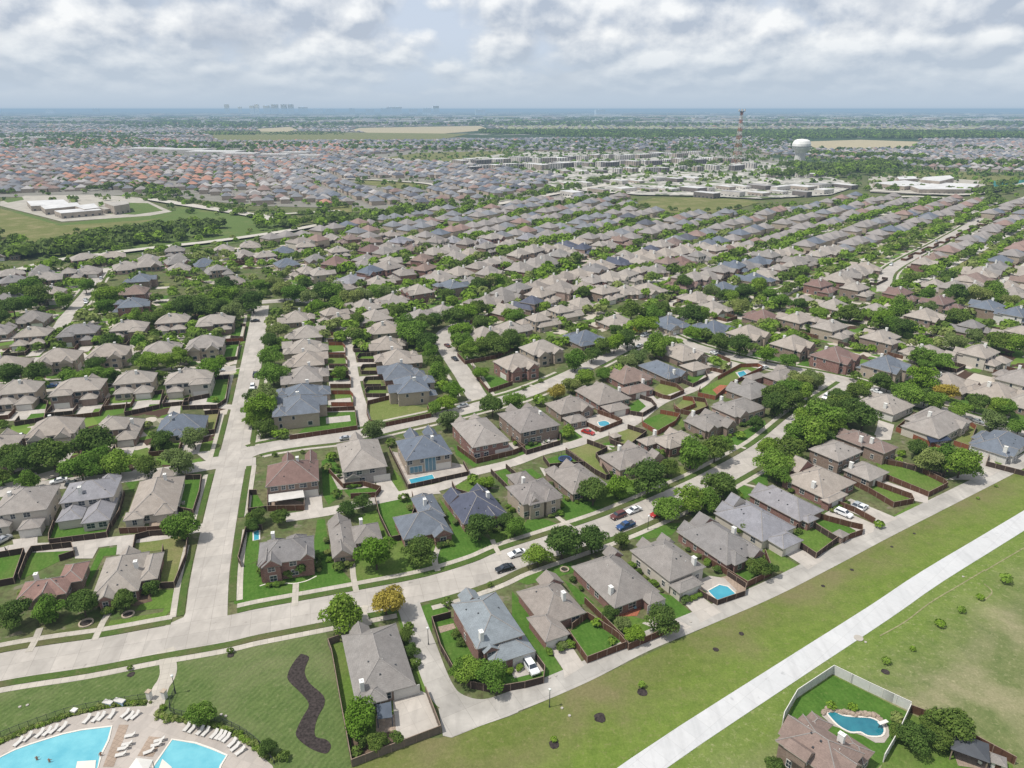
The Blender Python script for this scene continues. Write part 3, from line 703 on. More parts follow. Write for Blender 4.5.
# ================================================================== the named near houses
NH = near_house
h1 = NH('P1', -20, [([(335,240),(560,185),(645,450),(400,478)],3.0),([(430,420),(545,470),(510,515),(405,480)],2.95,'h',.6)], 'G','b', 'single storey house with grey roof and walled concrete drive at the alley bend', 'grey house by the alley bend', chims=[(425,440)], garages=[(0,'-y',4.2)])
h2 = NH('P1', -24, [([(765,100),(960,75),(1085,235),(890,285)],5.2,'h',.55),([(880,270),(1075,225),(1114,300),(955,352)],3.0,'h',.5),([(800,70),(880,60),(905,100),(830,110)],5.0,'gy',.7)], 'C','r', 'two storey red brick house under a pale blue grey roof in the alley curve', 'blue roofed alley curve house', chims=[(893,245)], dormers=[(935,255,3.0)], garages=[(1,'-y',2.5)])
h3 = NH('P2', -26, [([(14,70),(175,5),(300,152),(130,190)],3.0,'h',.62),([(52,158),(160,140),(232,228),(135,265)],2.9,'h',.55),([(95,15),(165,-12),(215,20),(130,50)],3.2,'gy',.7)], 'W','r', 'grey shingled brick house with bright green fenced lawn between two alley driveways', 'house with the emerald lawn', chims=[(205,95)], garages=[(1,'-y',0)])
h4 = NH('Q2', -28, [([(245,592),(420,515),(590,705),(395,738)],3.1,'h',.66),([(510,690),(575,668),(602,715),(545,745)],2.95,'h',.5),([(365,530),(410,508),(445,535),(395,560)],3.6,'gy',.8)], 'G','r', 'brick house with red paved patio and blue table set under its rear roof', 'red patio house', chims=[(365,690)], garages=[(1,'-y',0)])
h5 = NH('Q2', -30, [([(460,522),(625,465),(765,592),(640,640)],4.0,'h',.55),([(630,648),(738,615),(752,655),(665,700)],2.9,'h',.5),([(500,495),(545,480),(580,510),(530,530)],3.6,'gy',.9),([(580,475),(620,458),(650,490),(610,500)],3.6,'gy',.9)], 'G','c', 'pale walled house with grey roof beside the small fenced pool', 'pale house by the pool', chims=[(748,550)], garages=[(1,'-y',0)])
h6 = NH('Q2', -31, [([(648,448),(800,390),(1000,520),(870,575)],3.1,'h',.58),([(800,520),(880,500),(905,550),(850,582)],3.0,'h',.55),([(700,415),(790,385),(830,410),(745,445)],3.4,'gy',.7)], 'G','r', 'broad grey roofed brick house with rear bay facing the greenway', 'brick bay house', chims=[(887,445)])
h7 = NH('Q2', -32, [([(815,372),(935,315),(1130,425),(1005,490)],3.1,'h',.55),([(1020,462),(1110,430),(1135,480),(1085,532)],2.9,'h',.5),([(850,345),(900,305),(930,330),(880,365)],4.2,'gy',.9)], 'L','c', 'lavender grey roofed house with tiny walled courtyard and open driveway', 'courtyard house', garages=[(1,'-y',0)])
h8 = NH('Q3', -33, [([(-65,292),(50,242),(195,378),(110,408)],3.1,'h',.6),([(115,385),(175,372),(200,395),(160,412)],3.0,'h',.6)], 'L','r', 'dark brick house with lavender grey hipped roof and rear bay window', 'dark brick bay house', skipwin=[(1,'+x')])
h9 = NH('Q3', -34, [([(80,225),(185,170),(320,240),(228,335)],3.1,'h',.55),([(225,318),(265,280),(328,290),(245,338)],2.95,'h',.55),([(85,190),(130,155),(180,180),(120,215)],4.0,'gy',.7)], 'T','r', 'tan roofed brick house with parked white suv on its driveway', 'driveway suv house', chims=[(163,265)], garages=[(1,'-y',0)])
h10 = NH('Q3', -34, [([(160,118),(265,70),(362,125),(300,168)],5.2,'h',.5),([(298,205),(385,150),(460,215),(425,242)],3.0,'h',.55)], 'T','b', 'two storey brown brick house with long single storey garage wing', 'two storey long wing house', chims=[(228,185)], garages=[(1,'-y',0)])
h11 = NH('Q3', -34, [([(262,65),(340,35),(440,75),(385,105)],4.0,'h',.5),([(375,105),(425,75),(520,105),(480,132)],4.6,'h',.5)], 'N','b', 'brown roofed house with blank brick garage end by the long hedge', 'brown roofed house', chims=[(418,70),(325,80)])
h12 = NH('R4', -36, [([(553,602),(622,510),(785,550),(742,640)],3.6,'h',.58),([(570,560),(620,500),(680,510),(620,580)],3.8,'h',.6)], 'T','c', 'large tan roofed house with dark blue covered patio and red fence', 'dark patio house', chims=[(642,560)])
h13 = NH('Q3', -38, [([(815,110),(880,38),(1040,70),(990,150)],3.1,'h',.55),([(820,60),(860,38),(900,60),(850,90)],3.2,'h',.6)], 'B','w', 'slate blue roofed house with white chimney beside the open greenway', 'slate house on the greenway', chims=[(968,130)], garages=[(0,'-x',0)])
h14 = NH('R4', -36, [([(370,492),(415,452),(575,492),(520,548)],3.3,'h',.55)], 'T','w', 'pale house with light tan hipped roof and wide white driveway', 'wide white driveway house', chims=[(458,508)], garages=[(0,'-y',-3)])
h15 = NH('Q1', -15, [([(12,490),(225,462),(240,548),(8,582)],5.4,'h',.62),([(10,540),(75,530),(80,575),(12,590)],5.3,'gy',.9),([(170,525),(232,515),(238,550),(178,560)],5.3,'gy',.9)], 'G','r', 'two storey brick house with twin front gables beside the tiny turquoise pool', 'twin gable house', chims=[(70,440)])
h16 = NH('Q1', -18, [([(280,412),(380,395),(402,520),(312,550)],3.0,'h',.6),([(370,430),(485,405),(508,470),(395,500)],3.0,'h',.6)], 'G','p', 'low house with angled grey roof and white chimney between two trees', 'low angled roof house', chims=[(420,410)])
h17 = NH('Q1', -22, [([(625,305),(708,296),(760,385),(655,400)],3.1,'h',.55),([(535,378),(735,362),(785,445),(592,470)],3.1,'h',.6),([(700,450),(780,430),(788,455),(715,468)],3.2,'gy',.7)], 'B','r', 'single storey house with slate blue cross hipped roof and stone path', 'slate cross hipped house', chims=[(675,330)])
h18 = NH('Q1', -24, [([(742,300),(925,280),(1008,370),(838,420)],3.0,'h',.58),([(890,370),(960,350),(985,395),(920,410)],3.1,'gy',.7)], 'D','r', 'dark slate roofed house with two solar panels on its side slope', 'dark slate solar house', chims=[(927,305)])
h19 = NH('Q1', -15, [([(45,185),(240,155),(262,240),(38,268)],5.5,'h',.6),([(100,150),(150,140),(155,190),(105,200)],5.6,'gy',1.0),([(190,140),(240,130),(248,180),(200,185)],5.6,'gy',1.0)], 'R','b', 'two storey red brown roofed house with pale flat patio cover', 'red roofed two storey house', chims=[(168,180)], garages=[(0,'-y',4.5)])
h20 = NH('Q1', -18, [([(320,100),(470,72),(545,185),(348,205)],5.4,'h',.58),([(352,200),(410,190),(422,225),(358,240)],3.0,'gy',.6),([(370,75),(420,60),(440,95),(385,105)],5.5,'gy',1.0)], 'T','g', 'tall tan roofed stone house with small gabled patio room', 'tall stone patio room house', garages=[(0,'-y',5)])
h21 = NH('Q1', -20, [([(552,92),(725,50),(795,130),(610,165)],5.4,'h',.55),([(590,60),(640,45),(670,85),(610,95)],5.6,'gy',1.0),([(660,48),(710,35),(740,70),(690,80)],5.6,'gy',1.0)], 'B','s', 'blue roofed two storey house with tall back windows over a narrow pool', 'blue roofed pool house', chims=[(705,85)], garages=[(0,'-y',4.5)])
h22 = NH('R2', -24, [([(80,510),(205,455),(325,558),(190,590)],5.2,'h',.5),([(160,585),(215,570),(225,600),(165,615)],3.0,'h',.6)], 'T','r', 'tan roofed brick house with eight dark solar panels on its rear slope', 'eight panel solar house', garages=[(0,'-y',4.0)])
h23 = NH('R2', -26, [([(268,468),(405,415),(518,492),(385,535)],5.4,'h',.5),([(310,440),(345,425),(365,455),(325,465)],5.5,'gy',1.0)], 'W','b', 'two storey grey brown house with furnished fenced patio corner', 'furnished patio house', chims=[(440,460)])
h24 = NH('R2', -27, [([(455,425),(565,380),(655,412),(560,468)],3.4,'h',.55),([(540,470),(600,452),(625,475),(560,500)],3.0,'h',.55)], 'W','b', 'grey brown house with rear wing beside the red parked car', 'house by the red car')
h25 = NH('R2', -28, [([(585,372),(690,325),(790,385),(700,425)],3.2,'h',.6),([(690,425),(760,405),(795,425),(725,455)],2.9,'h',.5)], 'W','r', 'warm grey roofed brick house with white chimney and lean garage wing', 'white chimney garage wing house', chims=[(757,360)], garages=[(1,'-y',0)])
h26 = NH('R2', -29, [([(715,305),(805,268),(882,300),(790,345)],3.2,'h',.6),([(765,360),(845,325),(882,350),(805,385)],3.0,'h',.5)], 'N','r', 'brown roofed house with white garage opening on the paved court', 'brown roof garage court house', chims=[(862,320)], garages=[(1,'-y',0)])
h27 = NH('R2', -30, [([(838,262),(915,238),(1010,290),(960,322)],3.2,'h',.55)], 'B','b', 'slate blue hipped house with small white patio between brown fences', 'slate hipped patio house', chims=[(1000,290)])
h28 = NH('R3', -30, [([(250,290),(315,255),(405,302),(340,332)],3.3,'h',.55),([(338,345),(390,315),(425,350),(370,368)],3.0,'h',.5)], 'T','b', 'tan roofed house with box planted rear yard on the cross street', 'planted yard house', chims=[(375,290)], garages=[(1,'-y',0)])
h29 = NH('Q2', -26, [([(-35,275),(105,228),(215,292),(62,338)],5.3,'h',.5),([(-25,215),(55,205),(100,240),(15,262)],3.0,'h',.55),([(55,310),(100,300),(110,325),(65,338)],5.35,'gy',.8)], 'W','s', 'two storey tan stone house with shuttered front and curved lawn walk', 'shuttered stone house', chims=[(40,230)])
h30 = NH('Q2', -28, [([(130,212),(250,168),(385,245),(262,305)],3.0,'h',.5)], 'W','b', 'single storey warm grey roofed house behind dark blue trampoline yard', 'trampoline yard house')
h31 = NH('Q2', -29, [([(330,148),(495,100),(598,150),(455,200)],3.6,'h',.5),([(540,140),(590,128),(605,150),(555,165)],3.8,'gy',.9)], 'W','p', 'pink brick house with low grey roof and tall white chimney', 'pink brick house', chims=[(413,105)])
h32 = NH('Q2', -30, [([(545,82),(660,38),(730,60),(655,122)],3.6,'h',.5),([(500,80),(570,55),(610,80),(545,105)],3.2,'h',.5)], 'T','r', 'red brick house with broad tan roof behind the twin shade trees', 'red brick twin tree house', chims=[(580,40)])
h33 = NH('R3', -31, [([(335,570),(435,520),(530,560),(450,608)],3.4,'h',.5),([(490,575),(525,560),(540,580),(505,595)],3.6,'gy',.9)], 'G','b', 'grey roofed brick house with pointed stone entry gable', 'stone entry gable house', chims=[(365,535)])
h34 = NH('R3', -32, [([(440,512),(545,468),(648,490),(590,560)],3.8,'h',.5)], 'G','p', 'mid grey roofed pink brick house with tall blank side wall', 'tall side wall house', chims=[(475,470)])
h35 = NH('R3', -33, [([(508,450),(575,402),(712,432),(640,482)],3.4,'h',.5)], 'G','b', 'dark grey wide roofed house with terrace of red furniture', 'red terrace house', chims=[(540,405)])
h36 = NH('R3', -34, [([(648,385),(720,348),(802,375),(740,412)],3.4,'h',.5),([(575,385),(640,365),(670,385),(600,400)],3.0,'h',.5)], 'W','r', 'brown grey house with red brick end wall at the street corner', 'street corner brick house')
h37 = NH('Q0', -17, [([(78,655),(275,615),(290,690),(80,720)],3.0,'h',.6),([(238,585),(362,558),(330,640),(245,655)],3.0,'h',.55)], 'P','b', 'pinkish brown roofed house with white chimney in the corner trees', 'pink roofed house', chims=[(155,605)])
h38 = NH('Q0', -17, [([(425,545),(565,535),(585,690),(372,695)],3.0,'h',.62),([(545,550),(655,520),(640,610),(585,660)],3.0,'h',.6),([(385,680),(455,660),(470,715),(400,722)],3.2,'gy',.7)], 'T','r', 'tan roofed corner house with brick porch gable and ringed tree bed', 'corner porch gable house', chims=[(543,575)])
h39 = NH('Q0', -17, [([(262,270),(470,212),(482,300),(240,335)],5.4,'h',.5),([(240,345),(345,330),(340,395),(238,402)],3.0,'h',.5),([(345,330),(470,305),(445,400),(340,410)],3.0,'h',.55)], 'L','c', 'two level lavender grey roofed house behind the alley fence', 'lavender two level house', chims=[(320,280)])
h40 = NH('Q0', -17, [([(575,240),(745,225),(700,365),(490,390)],3.0,'h',.6),([(600,220),(680,200),(700,250),(610,260)],3.2,'gy',.6),([(500,370),(580,360),(580,395),(495,400)],2.9,'h',.5)], 'T','c', 'single storey tan roofed house with long side lawn by the main street', 'side lawn house', chims=[(663,245)])
h41 = NH('Q0', -17, [([(0,290),(235,255),(190,365),(-10,372)],5.5,'h',.55),([(62,430),(175,378),(190,400),(70,452)],3.0,'h',.6),([(-40,395),(48,390),(48,425),(-40,430)],3.0,'h',.6)], 'T','c', 'two storey cream house with separate looking tan garage roofs', 'cream two storey house', chims=[(40,300)], garages=[(1,'-y',0)])
h42 = NH('P3', -40, [([(5,700),(100,570),(400,672),(330,800)],5.2,'h',.55),([(90,590),(185,560),(280,590),(200,640)],4.4,'h',.6),([(300,640),(435,690),(400,740),(260,700)],3.4,'h',.5)], 'N','b', 'large brown roofed house with kidney pool inside white fence', 'white fenced pool house', chims=[(295,640)], dormers=[(150,705,2.6)])
# solar and patio extras
solar_panel(h18[0], h18[1], 0, '-x', 8.8, 1.2, 2, 2); solar_panel(h18[0], h18[1], 0, '-x', 6.4, 1.6, 2, 2)
solar_panel(h22[0], h22[1], 0, '-y', 5.0, 1.2, 2, 2); solar_panel(h22[0], h22[1], 0, '+x', 6.5, 1.2, 2, 2)

def canopy(hh, pts, tile, z, mat, name='patio_cover'):
    root, B, o, a = hh; q = [tolocal(G(*T(tile, x, y), z), o, a) for x, y in pts]; m = MB()
    m.prism(q, z-0.12, z); 
    for p in q: m.box(p[0]*0.98-0.08, p[1]*0.98-0.08, 0, p[0]*0.98+0.08, p[1]*0.98+0.08, z-0.13)
    m.build(name, mat, root)
FLATROOF = plain('pale_flat_roofing', (0.5, 0.48, 0.45), 0.9, 0.08)
canopy(h19, [(50,298),(188,278),(194,308),(50,328)], 'Q1', 2.9, FLATROOF); canopy(h1, [(482,515),(540,502),(545,565),(486,572)], 'P1', 2.6, plain('dark_patio_roofing', (0.08,0.095,0.12), 0.8))
canopy(h12, [(628,615),(690,600),(735,640),(650,650)], 'R4', 2.8, plain('navy_patio_roofing', (0.03,0.04,0.07), 0.7))
# tall tinted glazing over the narrow pool, big windows
def glazing(hh, wx, z0, w, h, mat=BLUEGLASS, y=None):
    root, B, o, a = hh; b = B[0]; y0 = b[1] if y is None else y; f = MB(); f.box(wx-w/2-.12, y0-.09, z0-.12, wx+w/2+.12, y0+.0, z0+h+.12)
    n = max(1, int(w/1.2)); p = MB()
    for i in range(n): p.box(wx-w/2+i*w/n+.06, y0-.11, z0+.04, wx-w/2+(i+1)*w/n-.06, y0-.05, z0+h-.04)
    fo = f.build('window', TRIM, root); p.build('pane', mat, fo)
glazing(h21, -4.5, .5, 4.0, 2.2); glazing(h21, 0.3, .3, 3.6, 4.7); glazing(h42, 3, .4, 4, 2.2)

# ================================================================== rows of houses further back
ROWS = [
 ('left alley row', -15.4, 'n', [('Q0',-40,120,'T','b',5),('R0',225,605,'T','c',2),('R0',465,590,'T','b',4),('R0',725,575,'B','s',0)]),
 ('leafy lane row', -15.4, 'n', [('R0',-70,470,'T','b',1),('R0',75,455,'T','s',1),('R0',320,440,'T','b',5),('R0',540,415,'T','s',1),('R0',760,405,'T','c',5)]),
 ('arched entry row', -15.4, 'f', [('R0',30,330,'T','b',3),('R0',240,320,'T','s',2),('R0',440,300,'T','s',2),('R0',645,270,'T','b',3),('R0',825,265,'T','s',2)]),
 ('upper tall row', -15.4, 'n', [('R0',130,230,'T','b',1),('R0',320,215,'G','b',5),('R0',520,200,'T','b',5),('R0',690,175,'T','b',1),('R0',865,175,'T','b',5)]),
 ('cul-de-sac group', -15.4, 'f', [('R0',130,145,'G','b',3),('R0',200,60,'T','s',1),('R0',20,75,'G','b',0),('R0',-30,200,'T','b',0)]),
 ('blue brown cluster', -15.4+90, 'f', [('R0',525,105,'B','r',5),('R0',545,55,'N','r',2),('R0',560,5,'B','b',5)]),
 ('main street column', 74.6, 'f', [('R1',265,145,'T','b',3),('R1',295,205,'T','b',0),('R1',300,260,'T','s',3),('R1',295,312,'T','b',0),('R1',300,372,'T','s',3),('R1',290,445,'B','s',3),('R1',275,515,'B','s',5)]),
 ('curved street column', -105.4, 'f', [('R1',625,185,'T','s',3),('R1',640,248,'T','b',0),('R1',670,303,'T','b',3),('R1',690,358,'B','r',0),('R1',735,432,'B','s',5)]),
 ('driveway court row', 55, '', [('R1',410,140,'T','s',4),('R1',540,97,'T','b',3),('R1',650,75,'T','r',3),('R1',755,52,'T','r',2),('R1',885,30,'B','b',5),('R1',570,140,'T','b',0)]),
 ('dense hedge row', 57, '', [('R1',750,140,'T','b',0),('R1',850,120,'T','r',3),('R2',215,130,'T','r',3),('R2',310,108,'T','b',0),('R2',430,82,'T','s',4),('R2',520,48,'T','s',4),('R2',590,12,'T','s',0)]),
 ('gabled avenue row', -30, '', [('R2',345,262,'T','r',2),('R2',445,205,'T','s',2),('R2',620,145,'B','b',3),('R2',755,82,'T','b',0),('R2',955,85,'B','s',3)]),
 ('avenue corner plot', -31, 'n', [('R2',1000,200,'T','b',3)]),
 ('cross street row', -38, '', [('R3',270,165,'B','s',3),('R3',452,185,'B','b',3),('R3',588,222,'T','s',2),('R3',765,265,'T','b',2),('R3',935,312,'R','r',2),('R4',465,350,'B','s',2),('R4',715,400,'T','b',3),('R4',915,440,'T','b',3),('R4',1050,480,'T','b',3)]),
 ('second cross row', -38, 'n', [('R3',385,65,'T','b',3),('R3',450,105,'T','b',3),('R3',650,140,'R','b',3),('R3',795,165,'T','b',5),('R3',935,200,'T','s',1),('R4',455,240,'T','b',5),('R4',640,285,'T','c',3),('R4',865,305,'T','c',1),('R4',1010,385,'T','c',3)]),
 ('third cross row', -38, '', [('R3',490,25,'B','b',3),('R4',140,80,'T','b',3),('R4',262,95,'T','b',3),('R4',430,122,'T','b',4),('R4',622,152,'T','b',2),('R4',812,190,'G','b',4),('R4',1010,215,'T','b',4)]),
 ('fourth cross row', -38, '', [('R4',215,28,'R','r',1),('R4',362,42,'T','b',1),('R4',535,62,'R','r',1),('R4',700,97,'R','b',1),('R4',882,115,'B','b',5),('R4',1010,145,'B','w',1)]),
 ('wooded road row', -20, '', [('S0',280,695,'T','b',4),('S0',350,680,'T','b',0),('S0',590,632,'T','r',3),('S0',700,610,'G','b',1),('S0',895,592,'T','s',3),('S0',1000,578,'T','b',0),('S1',110,600,'B','s',3),('S1',200,592,'T','r',1),('S1',300,548,'T','b',3)]),
 ('school view row', -30, '', [('S0',30,612,'T','b',3),('S0',190,762,'T','s',3),('S0',720,668,'T','s',3),('S0',820,650,'B','b',0),('S0',875,682,'G','b',4),('S0',930,722,'W','b',0),('S1',40,632,'T','r',1),('S1',125,650,'B','s',0),('S1',240,632,'G','b',3),('S1',335,612,'T','s',1)]),
 ('brown terrace row', 60, '', [('S1',370,560,'N','r',1),('S1',450,572,'N','b',1),('S1',540,545,'W','b',5),('S1',625,590,'N','r',0),('S1',250,700,'T','s',5),('S1',190,692,'T','s',1),('S1',330,742,'W','s',3),('S1',430,655,'T','p',3),('S1',535,652,'T','p',5),('S1',480,722,'T','r',0),('S1',580,702,'W','r',1)]),
 ('highest cross row', -38, '', [('R4',665,15,'T','b',3),('R4',830,30,'T','b',3),('R4',980,45,'T','b',3),('R4',960,20,'T','b',3),('R3',30,55,'T','b',1),('R3',110,40,'T','b',0),('R3',190,30,'T','s',3)]),
]
hcount = 42; PLOT = []
for desc, adeg, yard, items in ROWS:
    for i, (t, x, y, rf, wl, k) in enumerate(items):
        px, py = T(t, x, y); X, Y = G(px, py, 4.2); a = R(adeg)
        st = 'two storey' if k in (1, 2, 5) else 'single storey'
        sh = '%s %s house' % (ORD[i+1], desc)
        lab = '%s roofed %s house, %s in the %s' % (ROOFNAME[rf], WALLNAME[wl], ORD[i+1], desc)
        ro = place_house(k, 1, X, Y, a, rf, wl, lab, 'houses in the ' + desc, sh, sx=random.uniform(.98, 1.1)*random.choice((1,-1)), sy=random.uniform(.95, 1.06)); hcount += 1
        if (t, x) == ('R4', 455):
            ro.scale = (1, 1, 1); bb = [(-8, -5, 8, 7, 5.7, 'h', .55), (-8, -8.5, -1, -4, 5.7, 'h', .6)]
            solar_panel(ro, bb, 0, '-y', 6.2, 1.0, 5, 2); solar_panel(ro, bb, 1, '-y', 2.2, .6, 2, 2); ro['label'] = 'two storey house with dark solar panels, sixth in the second cross row'
        PLOT.append((X, Y, a, yard, i))
def px_of(x, y): return project(x, y, 3)
def inpoly(x, y, P):
    c = False; n = len(P)
    for i in range(n):
        x0, y0 = P[i]; x1, y1 = P[i-1]
        if (y0 > y) != (y1 > y) and x < (x1-x0)*(y-y0)/(y1-y0)+x0: c = not c
    return c
# streets further back run as parallel diagonal terraces: pairs of rows back to back on an alley, tree lined streets between the pairs
CLEARROAD = [pxline(q) for q in ([(884,296),(886,276),(893,268),(910,258),(935,245),(965,228),(990,212),(1030,196)], [(742,308),(760,300),(785,290),(800,283),(815,276)], [(20,272),(60,262),(112,255),(160,249),(215,243),(290,232),(340,222)], [(95,290),(104,268)])]
ZONES = [('right diagonal terraces', 43.5, [(600,282),(640,262),(700,243),(770,222),(800,206),(830,198),(870,199),(1010,203),(1040,212),(1040,315),(1000,300),(900,296),(830,290),(790,300),(740,312),(690,310),(600,300)], 31, 'TTTTGTTBTTGTTRTN'),
         ('middle diagonal terraces', 38, [(440,272),(420,262),(470,236),(560,214),(630,200),(640,212),(680,216),(745,214),(780,206),(798,206),(770,222),(700,243),(640,262),(600,282),(600,322),(540,330),(470,330),(440,300)], 32, 'TWGTLGTWGTNTWDTG'),
         ('left diagonal terraces', 34, [(300,290),(262,268),(190,272),(220,250),(300,236),(340,226),(420,216),(520,203),(620,196),(630,200),(560,214),(470,236),(420,262),(440,272),(440,300),(430,312),(360,300)], 33, 'TWNGLTWGBTGWTRGT'),
         ('wooded road blocks', 60, [(-20,285),(-20,268),(10,272),(60,268),(110,262),(180,254),(218,250),(190,272),(240,290),(170,275),(150,268),(110,275),(70,300),(10,300),(-20,300)], 34, 'TTGTNTTB')]
ZSITES = []; ZTREES = []; ZLANES = []
NEARXY = np.array([(h[0], h[1]) for h in HOUSES])
for zn, ang, PZ, seed, roofs in ZONES:
    r = random.Random(seed); W = [G(*p) for p in PZ]; c_, s_ = math.cos(R(ang)), math.sin(R(ang)); U = [(x*c_-y*s_, x*s_+y*c_) for x, y in W]
    u0, u1 = min(u[0] for u in U), max(u[0] for u in U); v0, v1 = min(u[1] for u in U), max(u[1] for u in U); u = u0; row = 0
    wv = lambda a, b: (a*c_+b*s_, -a*s_+b*c_)
    while u < u1:
        pair = row % 2; gap = 27 if pair == 0 else 39
        lane = []; v = v0+r.uniform(0, 8)
        while v < v1:
            x, y = wv(u, v)
            if inpoly(x, y, W) and r.random() > .07:
                ok = np.min((NEARXY[:,0]-x)**2+(NEARXY[:,1]-y)**2) > 18**2
                if ok:
                    for P_ in CLEARROAD:
                        if min((p_[0]-x)**2+(p_[1]-y)**2 for p_ in P_) < 15**2: ok = False; break
                if ok and px_of(x, y)[1] > 302 and px_of(x, y)[0] < 330: ok = False
                if ok: ZSITES.append([x+r.uniform(-2.4,2.4), y+r.uniform(-2.4,2.4), R(ang)+r.uniform(-.14,.14)+(math.pi/2 if pair == 0 else -math.pi/2), r.choice(roofs), zn, row, seed])
            v += r.uniform(16.2, 18.4)
        # trees of the street beyond this row, or the alley
        v = v0
        while v < v1:
            x, y = wv(u+gap/2+(r.choice((-7.5,7.5)) if pair else 0), v)
            if inpoly(x, y, W) and np.min((NEARXY[:,0]-x)**2+(NEARXY[:,1]-y)**2) > 11**2 and all(min((p_[0]-x)**2+(p_[1]-y)**2 for p_ in P_) > 6**2 for P_ in CLEARROAD[:1]):
                if pair: ZTREES.append((x+r.uniform(-1.5,1.5), y+r.uniform(-1.5,1.5), r.uniform(2.6,5.8), r.choice('dddmmmlb')))
                elif r.random() < .4: ZTREES.append((x+r.uniform(-5,5), y, r.uniform(2,3.6), r.choice('dml')))
                lane.append((x, y, row, zn))
            v += 5.6 if pair else 9
        run = []
        for p_ in lane+[(1e9, 1e9)]:
            q_ = wv(0, 0)
            if run and math.hypot(p_[0]-run[-1][0], p_[1]-run[-1][1]) > 40:
                if len(run) > 3: ZLANES.append((pair, [run[0][:2], run[-1][:2]], run[0][2], zn))
                run = []
            run.append(p_)
        u += gap; row += 1
ZSITES.sort(key=lambda q: math.hypot(q[0], q[1]))
FARPLOT = [(q[0], q[1]) for q in ZSITES]; EXTRA = []; rowno = {}; cnt = {}
for q in ZSITES:
    X, Y, a, r_, zn, row, seed = q
    if hcount >= 300: EXTRA.append((X, Y, a, r_)); continue
    rowno.setdefault(zn, []); 
    if row not in rowno[zn]: rowno[zn].append(row)
    k0 = (zn, row); cnt[k0] = cnt.get(k0, 0)+1; wl = random.choice('bbrsrpc'); k = random.choice((0,1,2,3,4,5,3,0))
    o = place_house(k, 0, X, Y, a, r_, wl, '%s roofed house, %s nearest in row %s of the %s' % (ROOFNAME[r_], ORD[cnt[k0]], ORD[rowno[zn].index(row)+1], zn), 'houses of the '+zn, '', far=True, sx=random.uniform(.95,1.2)*random.choice((1,-1)), sy=random.uniform(.92,1.18)); hcount += 1
print('houses', hcount, 'extra', len(EXTRA))
# ================================================================== ground, roads, lawns
S = 120000
m_, nt, b = base_mat('ground_cover', 0.95, 0.05)
p = pos(nt)
# near: residential yard soil and grass; far: woods, fields and roof-speckled districts
n1 = noise(nt, p, 0.09, 6, 0.65); n2 = noise(nt, p, 0.6, 4, 0.7)
near = mixc(nt, maprange(nt, n1, 0.35, 0.65), (0.07, 0.115, 0.032), (0.15, 0.145, 0.075)); near = mixc(nt, maprange(nt, n2, 0.45, 0.65, 0, .75), near, (0.065, 0.06, 0.032)); near = mixc(nt, maprange(nt, noise(nt, p, 0.22, 3, .6), .6, .68, 0, .8), near, (0.19, 0.165, 0.125))
f1 = noise(nt, scaled(nt, p, (0.00045, 0.0011, 1)), 1.0, 5, 0.55); f2 = noise(nt, p, 0.012, 3, 0.75); f3 = noise(nt, scaled(nt, p, (0.0013, 0.0035, 1)), 1.0, 4, 0.6)
vor = nt.new('ShaderNodeTexVoronoi'); vor.inputs['Scale'].default_value = 0.016; nt.link(p, vor.inputs['Vector'])
vs = nt.new('ShaderNodeSeparateColor'); nt.link(vor.outputs['Color'], vs.inputs[0])
woods = mixc(nt, maprange(nt, f2, 0.35, 0.65), (0.022, 0.042, 0.022), (0.055, 0.085, 0.04))
roofs = mixc(nt, maprange(nt, vs.outputs[0], 0.55, 0.62), woods, mixc(nt, vs.outputs[1], (0.2, 0.2, 0.2), (0.36, 0.33, 0.3)))
far = mixc(nt, maprange(nt, f3, 0.5, 0.56), woods, roofs)
far = mixc(nt, maprange(nt, f1, 0.6, 0.63), far, mixc(nt, maprange(nt, f2, .3, .7), (0.2, 0.2, 0.11), (0.3, 0.265, 0.17)))
ln = nt.new('ShaderNodeVectorMath'); ln.operation = 'LENGTH'; nt.link(p, ln.inputs[0])
nt.link(mixc(nt, maprange(nt, ln.outputs['Value'], 1300, 1900), near, far), b.inputs['Base Color'])
g = MB(); g.face([(-S,-3000,0),(S,-3000,0),(S,S,0),(-S,S,0)]); struct(g.build('ground', m_))

def pp(name, pts, mat, level='lawn'): return poly(name, [G(*q) for q in pts], mat, level)
def tp(name, t, pts, mat, level='lawn', n=0):
    P = GT(t, pts)
    if n: P = smooth(P+[P[0]], n)[:-1]
    return poly(name, P, mat, level)
# ---- greenway and fields
pp('greenway', [(350,800),(352,740),(440,738),(512,716),(600,676),(700,630),(800,582),(875,543),(943,503),(1000,478),(1060,440),(1300,330),(1300,420),(1060,505),(700,735),(640,790),(600,860),(350,860)], GREENWAY, 'yard')
pp('dry_field', [(600,860),(640,790),(700,735),(1060,505),(1300,350),(1700,350),(1700,900),(600,900)], DRYWAY, 'yard')
strip('trail', pxline([(420,930),(642,768),(768,684.5),(880,612),(933,576),(1024,520.5),(1200,412),(1400,290)], 3), 5.2, TRAIL, 'walk')
for q in [[(985,570),(960,585),(930,603),(905,622),(880,636)],[(985,600),(992,592),(984,584)],[(1024,548),(1000,562),(985,571)]]:
    strip('worn_track', smooth([G(*r) for r in q], 4), 0.3, TRACK, 'drive')
pp('park_lawn', [(-90,712),(-10,694),(80,674),(160,658),(240,643),(325,629),(332,655),(352,770),(350,860),(-300,860)], PARK, 'yard')
